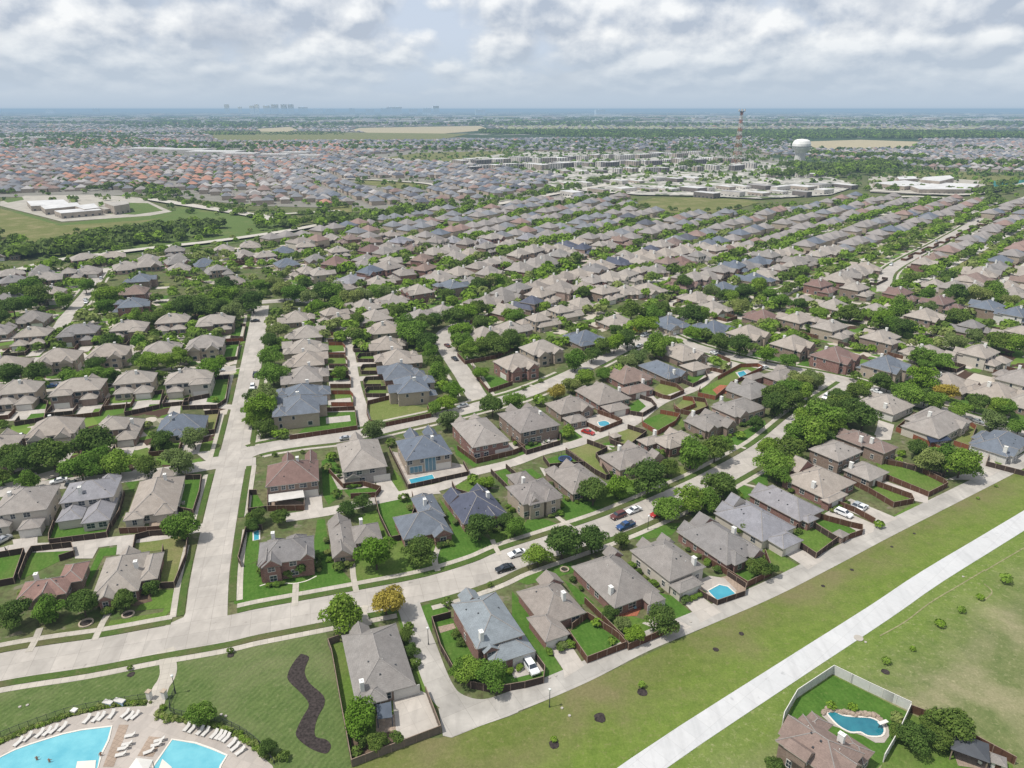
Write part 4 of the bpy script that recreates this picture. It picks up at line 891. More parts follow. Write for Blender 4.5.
# ---- the blocks further back: small plots of lawn, paving and bare ground between the houses
YARDMIX, nt, b = base_mat('plots_of_lawn_and_paving', .95, .05); p = pos(nt)
pr = scaled(nt, p, (1, 1, 1), R(-42)); vq = nt.new('ShaderNodeTexVoronoi'); vq.distance = 'CHEBYCHEV'; vq.inputs['Scale'].default_value = .16; vq.inputs['Randomness'].default_value = .75; nt.link(pr, vq.inputs['Vector']); sq = nt.new('ShaderNodeSeparateColor'); nt.link(vq.outputs['Color'], sq.inputs[0])
g_ = noise(nt, p, .5, 4, .7); k = mixc(nt, maprange(nt, g_, .35, .65), (.055,.075,.028), (.12,.12,.06)); k = mixc(nt, maprange(nt, sq.outputs[0], .60, .62), k, mixc(nt, sq.outputs[1], (.07,.14,.025), (.14,.2,.045))); k = mixc(nt, maprange(nt, sq.outputs[0], .28, .26), k, (.42,.375,.32)); k = mixc(nt, maprange(nt, sq.outputs[2], .86, .88), k, (.07,.045,.033))
nt.link(k, b.inputs['Base Color'])
for zn, ang, PZ, seed, roofs in ZONES: pp('residential_ground', PZ, YARDMIX, 'yard')
pp('residential_ground', [(560,345),(640,320),(760,360),(850,378),(1040,430),(1040,300),(740,300),(600,310),(540,330)], YARDMIX, 'yard'); pp('residential_ground', [(-40,500),(210,465),(262,306),(60,300),(-40,320)], YARDMIX, 'yard')
# ---- roads
RD = {}
def road(key, pts, w, mat=ROAD, name='street', n=5):
    P = pxline(pts, n); RD[key] = (P, w); strip(name, P, w, mat, 'road'); return P
road('avenue', [(-160,702),(0,667),(96,652),(160,640),(225,629),(256,622),(298,614),(361,602),(430,588),(482,572),(512,559),(560,543),(612,525),(650,509),(690,491),(720,476),(768,448),(805,417),(845,390),(856,382)], 9.4, ROAD)
road('main_street', [(205,640),(210,576),(222,510),(231,467),(243,410),(252,360),(258,325),(261,306)], 9.2)
road('upper_avenue', [(231,462),(256,450),(300,442),(350,436),(400,425),(440,416),(480,406),(527,393),(580,370),(635,343),(668,330),(700,312),(730,300)], 8.0, ROAD2)
road('curved_street', [(484,404),(476,395),(466,378),(455,362),(447,350),(442,338),(452,328),(475,320)], 8.6, ROAD2)
road('cross_street', [(640,322),(672,337),(700,348),(762,364),(817,374),(856,383),(905,400),(960,415),(1005,428),(1040,436)], 8.2, ROAD2)
road('lane', [(-60,391),(0,388),(60,384),(120,378),(180,374),(236,368)], 7.5)
road('left_lane', [(228,462),(180,470),(120,478),(60,484),(0,492),(-60,500)], 7.5)
road('upper_left_street', [(-30,342),(20,338),(56,330),(66,318),(80,302),(90,290),(98,278),(104,268)], 7.5)
road('turning_street', [(262,302),(300,300),(320,304)], 9)
road('winding_road', [(884,292),(886,276),(893,268),(910,258),(935,245),(965,228),(990,212),(1030,196)], 9, ROAD2)
road('side_street', [(742,308),(760,300),(785,290),(800,283),(815,276)], 7.5, ROAD2)
road('bottom_alley', [(404,590),(413,618),(425,650),(438,684),(452,702),(480,710),(512,702),(580,674),(640,644),(700,619),(768,590),(830,559),(880,533),(940,503),(1000,473),(1060,443),(1200,380)], 5.4, ALLEY, 'alley')
road('left_alley', [(-60,566),(0,552),(15,549),(75,546),(115,541),(160,536),(190,530),(214,526)], 4.6, DRIVE, 'alley')
road('middle_alley', [(286,518),(331,511),(373,501),(416,492),(446,485),(468,474),(512,463),(542,452),(575,444),(602,434),(632,423),(660,402),(695,388),(712,375),(735,363)], 4.8, DRIVE, 'alley')
road('court_alley', [(333,322),(345,333),(350,355),(355,385),(362,410),(368,432)], 4.8, DRIVE, 'alley')
road('backyard_alley', [(-60,418),(0,414),(60,410),(120,405),(175,402),(238,408)], 4.4, DRIVE, 'alley')
tp('turning_court', 'R1', [(410,195),(445,185),(500,200),(470,225),(440,230)], DRIVE, 'drive')
tp('alley_mouth', 'P1', [(730,530),(900,530),(1040,530),(1050,545),(1010,562),(900,600),(782,648),(748,640)], ALLEY, 'drive')
tp('alley_mouth', 'P1', [(560,50),(655,40),(650,105),(590,130)], ROAD, 'drive')
tp('street_corner', 'P0', [(660,200),(735,165),(770,90),(900,90),(885,150),(930,170),(1010,165),(960,230),(760,240)], ROAD, 'drive')
tp('street_corner', 'Q0', [(780,130),(880,120),(960,150),(1024,150),(1024,190),(960,200),(870,200)], ROAD, 'drive')
tp('street_end', 'R3', [(880,400),(920,395),(1010,425),(985,455),(900,500),(840,520),(870,450)], ROAD2, 'drive')
# ---- sidewalks and verges beside the main roads
def side(key, a, b, off, w, mat, level, name):
    P = sub(RD[key][0], a, b); return strip(name, P, w, mat, level, off)
def fr(key, px, py):
    P = RD[key][0]; L = [0]
    for i in range(1, len(P)): L.append(L[-1]+math.hypot(P[i][0]-P[i-1][0], P[i][1]-P[i-1][1]))
    X, Y = G(px, py); i = min(range(len(P)), key=lambda i: (P[i][0]-X)**2+(P[i][1]-Y)**2); best = (1e9, 0)
    for j in (max(0, i-1), min(i, len(P)-2)):
        a, b = np.array(P[j]), np.array(P[j+1]); t = float(np.clip(np.dot(np.array([X, Y])-a, b-a)/np.dot(b-a, b-a), 0, 1)); q = a+(b-a)*t; d = math.hypot(q[0]-X, q[1]-Y)
        if d < best[0]: best = (d, (L[j]+(L[j+1]-L[j])*t)/L[-1])
    return best[1]
for key, a, b, sgn in [('avenue',0.0,fr('avenue',168,636),1),('avenue',fr('avenue',238,625),.985,1),('avenue',0,fr('avenue',392,597),-1),('avenue',fr('avenue',424,590),.97,-1)]:
    side(key, a, b, sgn*5.75, 1.9, VERGE, 'top', 'verge'); side(key, a, b, sgn*7.6, 1.6, WALK, 'walk', 'sidewalk')
MS = lambda y: fr('main_street', 212+(576-y)*.19, y)
for key, a, b, sgn in [('main_street',MS(611),MS(541),1),('main_street',MS(521),MS(472),1),('main_street',MS(455),MS(413),1),('main_street',MS(403),MS(373),1),('main_street',MS(363),MS(345),1),('main_street',MS(340),MS(315),1),('main_street',MS(607),MS(533),-1),('main_street',MS(520),MS(468),-1),('main_street',MS(448),MS(315),-1),
                       ('curved_street',.08,.55,1),('curved_street',.05,.5,-1),('upper_avenue',.03,.46,-1),('upper_avenue',.52,.95,-1),('upper_avenue',.03,.46,1),('upper_avenue',.55,.95,1),('cross_street',.1,.52,-1),('cross_street',.1,.95,1),('winding_road',.02,.5,1),('winding_road',.02,.5,-1),('upper_left_street',.42,.95,1),('upper_left_street',.42,.95,-1),('lane',.1,.9,1),('lane',.1,.9,-1)]:
    side(key, a, b, sgn*(RD[key][1]/2+1.1), 1.7, VERGE, 'top', 'verge'); side(key, a, b, sgn*(RD[key][1]/2+2.7), 1.4, WALK, 'walk', 'sidewalk')
# ---- front lawns along the avenue and the street
tp('front_lawn', 'Q1', [(0,585),(225,545),(245,400),(275,395),(300,550),(395,660),(260,690),(0,745)], LAWN2)
tp('front_lawn', 'Q1', [(310,560),(580,470),(600,480),(715,500),(725,585),(410,660),(380,600)], LAWN)
tp('front_lawn', 'Q1', [(730,310),(790,380),(850,430),(950,490),(960,530),(740,590),(720,540),(790,445)], LAWN2)
tp('front_lawn', 'Q1', [(915,430),(1010,375),(1100,420),(1050,495),(970,525)], LAWN)
tp('side_lawn', 'Q0', [(960,590),(1024,570),(1024,745),(935,735)], LAWN2); tp('side_lawn', 'Q0', [(985,450),(1030,440),(1040,560),(965,590)], LAWN2)
tp('front_lawn', 'Q2', [(60,400),(130,395),(215,430),(60,490),(40,440)], LAWN2, 'lawn'); tp('front_lawn', 'Q2', [(205,300),(330,330),(400,340),(390,360),(230,415),(195,370)], LAWN2)
tp('front_lawn', 'Q2', [(350,250),(470,240),(640,230),(640,275),(520,310),(420,350),(330,345)], LAWN); tp('front_lawn', 'Q2', [(640,180),(700,190),(760,190),(720,245),(640,270)], LAWN3)
tp('front_lawn', 'Q2', [(840,90),(1010,0),(1024,40),(940,105),(870,125)], LAWN2); tp('front_lawn', 'Q2', [(5,640),(80,580),(240,570),(250,610),(60,660)], LAWN2)
tp('front_lawn', 'Q2', [(450,470),(560,420),(680,410),(640,460),(520,480)], LAWN2); tp('front_lawn', 'Q2', [(870,290),(930,260),(980,290),(900,330)], LAWN2); tp('front_lawn', 'Q2', [(940,230),(1020,190),(1024,260),(985,265)], LAWN2)
tp('side_lawn', 'P1', [(650,125),(745,95),(780,160),(735,180),(705,190),(700,260),(650,140)], LAWN2); tp('side_lawn', 'P1', [(560,150),(590,150),(650,300),(725,520),(700,530),(640,420)], LAWN)
tp('side_strip_lawn', 'P1', [(640,380),(700,440),(725,520),(705,540),(655,440)], LAWN)
tp('side_lawn', 'P2', [(0,60),(40,110),(135,275),(210,385),(195,425),(150,432),(60,290),(0,170)], LAWN2); tp('side_lawn', 'P2', [(180,0),(250,40),(330,110),(270,115),(210,20)], LAWN2)
tp('side_lawn', 'P2', [(560,60),(640,80),(750,175),(735,195),(680,205),(600,130),(590,90)], LAWN2); tp('side_lawn', 'Q3', [(0,510),(60,545),(135,590),(130,605),(80,615),(-60,565),(-80,520)], LAWN)
tp('side_lawn', 'Q3', [(205,550),(375,465),(375,480),(230,560)], LAWN); tp('side_lawn', 'Q3', [(585,330),(620,340),(560,385),(500,385)], LAWN)
tp('side_lawn', 'P0', [(650,145),(700,50),(700,120),(640,185),(420,220),(440,180)], LAWN); tp('side_lawn', 'P0', [(120,250),(440,170),(430,215),(0,290)], VERGE)
tp('front_lawn', 'R2', [(245,375),(400,345),(420,360),(360,385),(270,390)], LAWN2); tp('front_lawn', 'R2', [(390,330),(560,280),(640,290),(440,350)], LAWN); tp('side_lawn', 'R2', [(195,305),(240,300),(325,325),(240,360)], LAWN2)
tp('front_lawn', 'R3', [(290,225),(360,215),(400,240),(330,260)], LAWN2); tp('front_lawn', 'R3', [(610,290),(720,290),(710,345),(610,320)], LAWN2); tp('front_lawn', 'R3', [(760,350),(850,310),(850,360),(800,370)], LAWN2)
tp('front_lawn', 'R4', [(180,350),(400,400),(390,420),(210,385)], LAWN); tp('front_lawn', 'R4', [(500,440),(570,390),(560,440),(520,470)], LAWN2); tp('front_lawn', 'R4', [(730,490),(820,430),(800,500),(740,520)], LAWN2); tp('front_lawn', 'R4', [(930,580),(1024,500),(1024,570),(980,590)], LAWN2)
tp('corner_lawn', 'R1', [(540,520),(600,495),(650,530),(790,510),(800,545),(610,590),(555,570)], LAWN3); tp('corner_lawn', 'R1', [(780,530),(900,500),(940,515),(860,560),(800,560)], LAWN)
tp('front_lawn', 'R1', [(320,150),(345,150),(395,210),(370,210),(325,175)], LAWN2)
tp('front_lawn', 'Q0', [(530,125),(620,110),(740,110),(860,80),(850,125),(700,150),(530,150)], LAWN); tp('front_lawn', 'Q0', [(500,180),(560,235),(530,290),(500,250)], LAWN2)
# ---- fenced yards: lawn, fence line
def yard(t, pts, mat, fmat, label, close=False, h=1.85, surf='yard_lawn', lawn=True):
    P = GT(t, pts)
    if lawn: poly(surf, P, mat, 'lawn' if mat in (LAWN, LAWN2, LAWN3) else 'drive')
    if fmat is not None:
        Q = GT(t, [(x, y) for x, y in pts]); fence(Q+[Q[0]] if close else Q, fmat, label, h)
yard('P1', [(335,262),(290,278),(305,320),(340,520),(385,765),(740,628),(680,470)], LAWN, FENCEG, 'weathered board fence around the walled drive house at the park edge')
tp('drive', 'P1', [(545,478),(640,452),(680,470),(738,615),(590,672),(558,615)], DRIVE, 'drive'); tp('patio', 'P1', [(480,560),(555,555),(560,615),(480,640)], PATIO, 'drive')
tp('yard_bed', 'P1', [(380,650),(560,620),(590,672),(385,745)], SOIL, 'drive')
yard('P1', [(780,168),(705,188),(740,300),(790,390),(860,450),(960,470),(1075,450),(1150,430),(1155,385),(1115,330),(960,352),(885,290)], LAWN2, FENCED, 'dark board fence sweeping around the alley curve below the blue roof')
tp('drive', 'P2', [(-40,330),(80,310),(130,380),(10,410)], DRIVE, 'drive'); tp('yard_path', 'P1', [(725,205),(790,190),(800,210),(735,230)], PATIO, 'drive')
tp('drive', 'P2', [(145,285),(225,262),(290,360),(210,410),(205,375)], DRIVE, 'drive'); tp('drive_apron', 'P2', [(20,470),(120,425),(150,435),(110,470),(0,490)], ALLEY, 'drive')
yard('P2', [(225,240),(300,350),(455,290),(430,258),(400,235),(300,170),(240,215)], LAWN2, FENCE, 'brown fence around an emerald lawn with clipped corner')
yard('P2', [(290,110),(330,150),(450,270),(465,298),(600,240),(665,212)], LAWN, FENCE, 'dark fence behind the red patio and shade trees')
tp('patio', 'P2', [(380,150),(440,100),(520,125),(500,160),(430,165)], REDPATIO, 'drive')
tp('drive', 'P2', [(665,85),(735,65),(840,145),(750,190),(745,170)], DRIVE, 'drive'); tp('drive', 'P2', [(520,190),(600,150),(720,205),(640,240)], DRIVE, 'drive')
yard('P2', [(725,35),(745,75),(820,118),(930,80),(935,50),(860,0)], PATIO, FENCED, 'slatted dark fence around the small blue pool', h=1.6)
tp('pool_surround', 'P2', [(740,20),(790,0),(850,10),(900,60),(840,100),(790,85)], DECK, 'walk')
yard('Q2', [(760,560),(940,670),(1040,620),(1010,540)], LAWN2, FENCE, 'brown fence around the small lawn behind the bay house')
yard('Q3', [(95,490),(190,555),(275,490),(240,470),(155,415),(110,440)], LAWN, FENCED, 'dark fence around a lawn at the courtyard house')
yard('Q3', [(165,420),(260,480),(290,490),(375,460),(375,440),(330,430),(200,395)], LAWN2, FENCE, 'fence with grey shed corner behind the dark brick bay house')
tp('drive', 'Q3', [(65,535),(110,510),(225,560),(160,600),(135,580)], DRIVE, 'drive'); tp('drive', 'Q3', [(225,375),(270,350),(430,420),(420,450),(380,465),(345,440)], DRIVE, 'drive'); tp('drive', 'Q3', [(270,345),(330,315),(520,395),(460,420)], DRIVE, 'drive')
fence(GT('Q3', [(265,340),(345,370),(425,415)]), FENCE, 'straight brown fence between the two car driveways')
yard('Q3', [(300,240),(400,290),(500,350),(580,335),(570,315),(460,275),(320,225)], LAWN, FENCE, 'long brown fence with pointed end around narrow lawn')
tp('drive', 'Q3', [(440,260),(470,245),(640,305),(640,335),(590,325)], DRIVE, 'drive')
yard('Q3', [(465,235),(640,308),(715,270),(700,255),(590,200),(430,170)], LAWN, FENCE, 'long fence around the bright strip lawn beside the hedge drive')
fence(GT('Q3', [(415,155),(520,185),(690,235),(705,225)]), FENCED, 'dark fence along the far edge of the bright strip lawn')
tp('drive', 'Q3', [(490,165),(520,160),(700,225),(690,240)], DRIVE, 'drive'); tp('drive', 'Q3', [(820,115),(885,135),(930,205),(860,240),(710,240),(750,225),(850,200)], DRIVE, 'drive')
tp('drive', 'R4', [(440,560),(505,580),(490,640),(430,640)], DRIVE, 'drive'); tp('drive', 'Q3', [(445,5),(500,25),(470,78),(425,60)], DRIVE, 'drive')
yard('Q3', [(885,140),(870,185),(1024,225),(1040,170)], LAWN, FENCED, 'dark fence before the slate roofed house')
yard('R4', [(585,545),(510,605),(600,645),(700,690)], LAWN3, FENCER, 'red stained fence at the dark patio house'); yard('R4', [(790,570),(830,600),(800,680),(740,660)], LAWN3, FENCER, 'red stained fence around the far side yard of the dark patio house')
# between avenue and middle alley
yard('Q1', [(478,325),(495,395),(540,490),(590,480),(640,360),(625,305)], LAWN2, FENCED, 'dark fence around the lawn left of the slate cross hipped house')
yard('Q1', [(785,265),(800,295),(850,310),(940,275),(850,240)], LAWN, FENCED, 'dark fence behind the dark slate solar house'); yard('Q1', [(940,215),(1010,285),(1024,300),(1040,230),(1000,195)], LAWN2, FENCED, 'dark fence around bright corner yard by the alley')
yard('Q1', [(385,395),(420,380),(480,360),(540,480),(510,470)], LAWN, None, ''); tp('drive','Q1', [(600,290),(720,270),(740,295),(625,305)], DRIVE, 'drive')
tp('drive', 'Q1', [(200,308),(262,300),(268,358),(190,368)], DRIVE, 'drive'); yard('Q1', [(48,300),(48,365),(195,362),(195,330)], PATIO, FENCE, 'brown fence around the shaded patio of the red roofed house')
yard('Q1', [(262,165),(300,145),(350,210),(345,300),(290,340),(268,300)], LAWN2, None, ''); yard('Q1', [(290,210),(350,275),(430,265),(500,285),(480,310),(380,315)], LAWN2, FENCE, 'curved fence around the terrace of the tall stone house')
tp('terrace', 'Q1', [(300,220),(345,215),(360,262),(470,235),(480,270),(330,280)], DECK, 'drive'); tp('drive', 'Q1', [(480,250),(540,240),(580,300),(575,315),(495,320)], DRIVE, 'drive')
tp('side_lawn', 'Q1', [(550,195),(585,240),(600,280),(560,300),(545,240)], LAWN)
yard('Q1', [(535,125),(608,276),(852,222),(830,180)], DECK, FENCED, 'dark slatted fence around the narrow pool terrace', h=1.6)
tp('side_lawn', 'Q1', [(800,180),(835,185),(850,205),(800,205)], LAWN2); tp('side_lawn','Q1', [(790,100),(890,180),(870,190),(800,140)], LAWN2)
yard('R2', [(110,600),(185,655),(330,620),(380,600),(330,570)], DECK, FENCE, 'brown fence below the eight panel solar house')
yard('R2', [(325,560),(385,620),(520,580),(520,555),(460,540)], LAWN2, FENCED, 'dark fence around the furnished patio corner'); tp('terrace', 'R2', [(440,560),(500,545),(515,570),(450,590)], DECK, 'drive')
tp('side_lawn', 'R2', [(515,525),(560,500),(620,565),(570,580)], LAWN2); tp('drive', 'R2', [(565,515),(620,495),(680,540),(640,570)], DRIVE, 'drive')
yard('R2', [(612,480),(615,500),(680,530),(768,495),(740,480),(670,455)], DECK, FENCE, 'fence with clipped corner around the round spa terrace'); 
yard('R2', [(782,430),(800,460),(850,468),(905,435),(885,410),(840,395)], LAWN2, FENCED, 'dark fence around the small lawn by the brown garage wing')
tp('drive', 'R2', [(745,455),(790,440),(830,480),(780,500)], DRIVE, 'drive'); tp('drive', 'R2', [(825,390),(880,370),(930,420),(880,440)], DRIVE, 'drive')
yard('R2', [(872,370),(930,395),(960,400),(1015,375),(985,350),(920,335)], LAWN3, FENCE, 'brown fence behind the slate hipped patio house'); yard('R2', [(848,485),(850,505),(910,540),(980,500),(1000,470),(920,455)], LAWN2, FENCER, 'red brown six sided fence on the alley court')
yard('R2', [(715,545),(720,575),(790,600),(865,540),(790,515)], LAWN3, FENCED, 'dark rounded fence with small grey shed'); yard('R2', [(975,435),(1000,455),(1060,430),(1050,405),(1010,400)], LAWN3, FENCER, 'red brown fence on the upper alley court')
yard('Q2', [(125,160),(150,195),(210,190),(285,185),(215,135)], LAWN2, FENCED, 'dark fence around the trampoline yard'); yard('Q2', [(215,130),(330,215),(375,240),(390,235),(335,150),(380,125),(300,95)], LAWN3, FENCED, 'dark fence around the long garden left of the pink brick house')
yard('Q2', [(0,80),(30,140),(60,150),(190,100),(190,80),(140,60)], LAWN2, None, ''); tp('side_lawn','Q2',[(190,50),(240,40),(295,75),(240,95)], LAWN2); tp('side_lawn', 'Q2', [(360,95),(400,85),(410,115),(385,115)], LAWN2); tp('side_lawn', 'Q2', [(40,200),(80,195),(120,225),(100,235)], LAWN2)
tp('drive', 'Q2', [(110,190),(150,200),(190,215),(130,225)], DRIVE, 'drive')
yard('R3', [(265,545),(290,560),(340,600),(330,560),(300,520),(230,560)], LAWN, None, ''); yard('R3', [(295,505),(300,530),(370,545),(430,520),(420,490),(350,480)], LAWN3, FENCE, 'brown fence with grey playset on the rear court')
yard('R3', [(320,370),(325,410),(370,430),(430,400),(420,375),(370,360)], LAWN2, FENCED, 'black fence around the tiny bright lawn on the cross alley'); yard('R3', [(400,440),(390,465),(460,480),(530,420),(600,385),(650,360),(630,348),(560,350),(470,400)], LAWN, FENCER, 'long red brown fence around the red terrace'); tp('terrace', 'R3', [(450,440),(480,420),(540,425),(530,450),(470,460)], REDPATIO, 'drive'); tp('terrace', 'R3', [(540,370),(590,358),(620,375),(560,395)], DECK, 'drive')
yard('R3', [(425,345),(430,360),(490,375),(520,350),(520,330),(470,310)], LAWN, FENCE, 'fence around the box planted yard on the cross street')
# left blocks
yard('Q0', [(742,240),(808,238),(800,300),(775,380),(700,365)], LAWN2, FENCED, 'dark fence along the narrow side lawn on the main street')
fence(GT('Q0', [(480,455),(590,450),(655,445),(668,440)]), FENCE, 'short brown fence facing the left alley'); tp('patio', 'Q0', [(590,395),(690,385),(700,420),(600,430)], PATIO, 'drive')
yard('Q0', [(225,405),(200,475),(200,500),(430,470),(445,430),(440,405)], LAWN2, FENCED, 'long dark fence of the lavender two level house'); fence(GT('Q0', [(500,300),(480,380),(450,430)]), FENCED, 'dark dividing fence between two left alley houses')
yard('Q0', [(535,535),(545,480),(600,465),(660,462),(755,470),(745,560),(700,672),(640,675),(655,520)], LAWN3, FENCED, 'dark rounded fence around the corner porch gable yard')
tp('side_lawn', 'Q0', [(400,515),(470,508),(460,540),(415,545),(350,670),(340,640)], LAWN2); tp('drive', 'Q0', [(300,500),(400,500),(370,555),(300,555)], DRIVE, 'drive'); tp('drive', 'Q0', [(470,490),(540,485),(530,535),(465,540)], DRIVE, 'drive')
yard('Q0', [(80,640),(110,560),(130,528),(290,510),(300,545),(240,565)], LAWN2, FENCED, 'dark fence behind the pink roofed house'); yard('Q0', [(-20,670),(60,655),(100,535),(-20,555)], LAWN2, FENCED, 'dark fence around the left neighbour lawn of the pink roof')
tp('drive', 'Q0', [(50,480),(150,465),(150,510),(60,525)], DRIVE, 'drive'); tp('side_lawn','Q0',[(640,680),(700,680),(690,750),(540,765),(560,740)], LAWN); tp('porch_bed','Q0',[(400,720),(600,700),(610,725),(540,745)], SOIL, 'drive')
yard('R0', [(930,180),(985,188),(975,240),(925,235)], LAWN2, FENCED, 'dark fence at the upper corner of the main street'); fence(GT('R0', [(880,250),(975,245),(975,232)]), FENCER, 'orange red fence above the bright square lawn')
yard('R0', [(900,262),(960,258),(950,320),(895,325)], LAWN2, FENCED, 'dark fence around the bright square lawn on the main street'); yard('R0', [(840,400),(920,395),(905,490),(870,515),(730,520),(740,490),(840,470)], LAWN2, FENCED, 'dark rounded fence on the lane corner')
yard('R0', [(820,540),(880,535),(860,615),(825,620)], LAWN3, FENCED, 'dark fence around the dry side lawn at the alley end'); tp('drive', 'R0', [(690,490),(725,488),(720,535),(670,535)], DRIVE, 'drive')
yard('R0', [(510,500),(500,545),(640,515),(655,455),(620,460)], LAWN2, FENCED, 'dark fence behind the third lane house'); yard('R0', [(190,520),(180,570),(400,545),(430,490)], LAWN, FENCE, 'brown fence behind the second lane house'); yard('R0', [(80,560),(60,585),(180,565),(195,500),(160,490)], LAWN2, FENCED, 'dark fence beside the first lane house')
for x, y in [(390,220),(392,262),(395,310),(395,330)]: pass
# yards of the two columns, one after the other
for i, (y0, y1) in enumerate([(222,250),(262,304),(312,350),(355,378),(392,432),(458,506)]):
    l = [392,395,396,398,402,406][i]; r = [445,462,470,474,484,494][i]
    yard('R1', [(l,y0),(r-12,y0),(r,y0+14),(r,y1),(l,y1)], [LAWN3,LAWN,LAWN,LAWN,LAWN2,LAWN][i], [FENCE,FENCER,FENCE,FENCED,FENCE,FENCER][i], '%s fenced yard from the top of the main street column' % ORD[i+1])
yard('R1', [(380,528),(500,522),(510,600),(240,640)], LAWN2, FENCE, 'last long brown fence at the foot of the main street column'); tp('drive', 'R1', [(400,508),(495,505),(500,528),(380,530)], DRIVE, 'drive')
for i, (y0, y1) in enumerate([(200,238),(268,290),(305,330),(350,378),(400,432),(440,470)]):
    l = [495,492,508,522,534,540][i]; r = [560,572,576,590,605,625][i]
    yard('R1', [(r,y0),(l+10,y0+2),(l,y0+16),(l+4,y1),(r,y1)], [LAWN2,LAWN2,LAWN,LAWN3,LAWN3,LAWN][i], [FENCED,FENCED,FENCED,FENCED,FENCED,FENCED][i], '%s fenced yard from the top of the curved street column' % ORD[i+1])
yard('R1', [(640,478),(550,500),(548,540),(560,575),(610,590),(805,550),(790,515)], LAWN3, FENCE, 'brown fence around the wide pale lawn of the big blue roofed house')
fence(GT('R2', [(170,265),(175,300),(235,372),(330,340)]), FENCE, 'brown fence around the corner lawn by the curved street'); fence(GT('R2', [(110,225),(140,258),(260,235),(335,200)]), FENCE, 'brown fence under the dense hedge trees')
yard('Q0', [(965,590),(955,570),(985,450),(1050,440)], LAWN2, FENCED, 'dark fence beside the twin gable house on the main street', lawn=False)
yard('Q1', [(5,300),(-25,300),(-30,375),(45,365)], LAWN2, FENCED, 'dark fence around the side yard of the red roofed house')
# ---- automatic yards for the rows behind
k_ = 0
for (X, Y, a, yd, i) in PLOT:
    if not yd: continue
    s = -1 if yd == 'n' else 1; w = 8.4; d0, d1 = 9.5*s, 16.5*s
    L1 = [toworld(q, (X, Y), a) for q in ((-w, d0), (1.0, d0), (1.0, d1), (-w, d1))]; poly('yard_lawn', L1, (LAWN, LAWN2, LAWN3)[i % 3], 'lawn')
    L2 = [toworld(q, (X, Y), a) for q in ((1.6, d0), (w-1, d0), (w-1, d1+2*s), (1.6, d1+2*s))]; poly('driveway', L2, DRIVE, 'drive'); k_ += 1
    if yd == 'n': fence([toworld(q, (X, Y), a) for q in ((-w, d0-2*s), (-w, d1), (1.0, d1), (1.0, d0))], (FENCED, FENCE)[i % 2], 'brown yard fence of the '+nearest_house(X, Y)[2])
USEDLANE = {}
for li, (pr_, P_, row_, zn_) in enumerate(ZLANES):
    strip('far_street' if pr_ else 'far_alley', P_, 6.5 if pr_ else 4.5, FARROAD, 'road')
    L_ = math.hypot(P_[1][0]-P_[0][0], P_[1][1]-P_[0][1]); n_ = max(2, int(L_/17)); PP = [(P_[0][0]+(P_[1][0]-P_[0][0])*i/n_, P_[0][1]+(P_[1][1]-P_[0][1])*i/n_) for i in range(n_+1)]
    if pr_:
        for sd in (6.6, -6.6): strip('front_lawns', P_, 5.4, (LAWN, LAWN2, LAWN3)[li % 3], 'lawn', sd)
    elif P_[0][1] < 760:
        for sd, wd in ((4.2, 'upper'), (-4.2, 'lower')):
            A_ = offset_line(PP, sd); B_ = offset_line(PP, sd*1.9); zz_ = []
            for i in range(len(A_)): zz_ += [B_[i], A_[i]] if i % 2 == 0 else [A_[i], B_[i]]
            fence(zz_, (FENCED, FENCE)[li % 2], 'long brown yard fence, %s side, %s alley of the %s' % (wd, ORD[row_+1], zn_) if USEDLANE.setdefault((row_, zn_), li) == li else 'further long brown yard fence, %s side, %s alley of the %s' % (wd, ORD[row_+1], zn_))

# ---- bottom-left pool deck
DZ = lambda t, pts, **k: tp('pool_deck', t, pts, DECK, 'walk', **k)
tp('pool_deck', 'P0', [(-200,760),(0,680),(70,640),(150,605),(300,560),(450,528),(600,520),(612,500),(640,505),(632,572),(740,590),(860,615),(960,650),(1020,700),(1090,760),(1130,860),(-200,900)], DECK, 'walk')
# ================================================================== pool club in the near corner
def tflat(name, t, pts, z, mat): 
    mb = MB(); P = GT(t, pts); k=len(P)
    ar = sum(P[i][0]*P[(i+1)%k][1]-P[(i+1)%k][0]*P[i][1] for i in range(k))
    if ar < 0: P = P[::-1]
    mb.face([(x, y, z) for x, y in P]); return mb.build(name, mat)
def pool(t, pts, mat, label, n=0, z=0.135, rim=0.35):
    P = GT(t, pts); P = smooth(P+[P[0]], n)[:-1] if n else P
    c = (sum(p[0] for p in P)/len(P), sum(p[1] for p in P)/len(P)); L = [(p[0]-c[0], p[1]-c[1]) for p in P]; k = len(L)
    ar = sum(L[i][0]*L[(i+1)%k][1]-L[(i+1)%k][0]*L[i][1] for i in range(k)); L = L if ar > 0 else L[::-1]
    r = thing('swimming_pool', (*c, 0), 0, label, 'swimming pool'); m = MB(); m.face([(x, y, z) for x, y in L]); m.build('water', mat, r)
    e = MB(); O = []
    for i in range(k):
        a = np.array(L[i-1]); b = np.array(L[(i+1)%k]); tt = (b-a)/np.linalg.norm(b-a); O.append((L[i][0]+tt[1]*rim, L[i][1]-tt[0]*rim))
    for i in range(k):
        j = (i+1)%k; e.face([(*L[i],z+.08),(*O[i],z+.08),(*O[j],z+.08),(*L[j],z+.08)]); e.face([(*L[j],z-.1),(*L[i],z-.1),(*L[i],z+.08),(*L[j],z+.08)]); e.face([(*O[i],z-.1),(*O[j],z-.1),(*O[j],z+.08),(*O[i],z+.08)])
    e.build('coping', COPING, r); return r
COPING = plain('pool_coping', (0.62, 0.58, 0.52), 0.8, 0.06)
pool('P0', [(-60,760),(60,700),(120,678),(250,637),(330,620),(445,606),(430,660),(400,720),(385,800),(-60,860)], POOLW, 'largest light blue club pool with curved far edge')
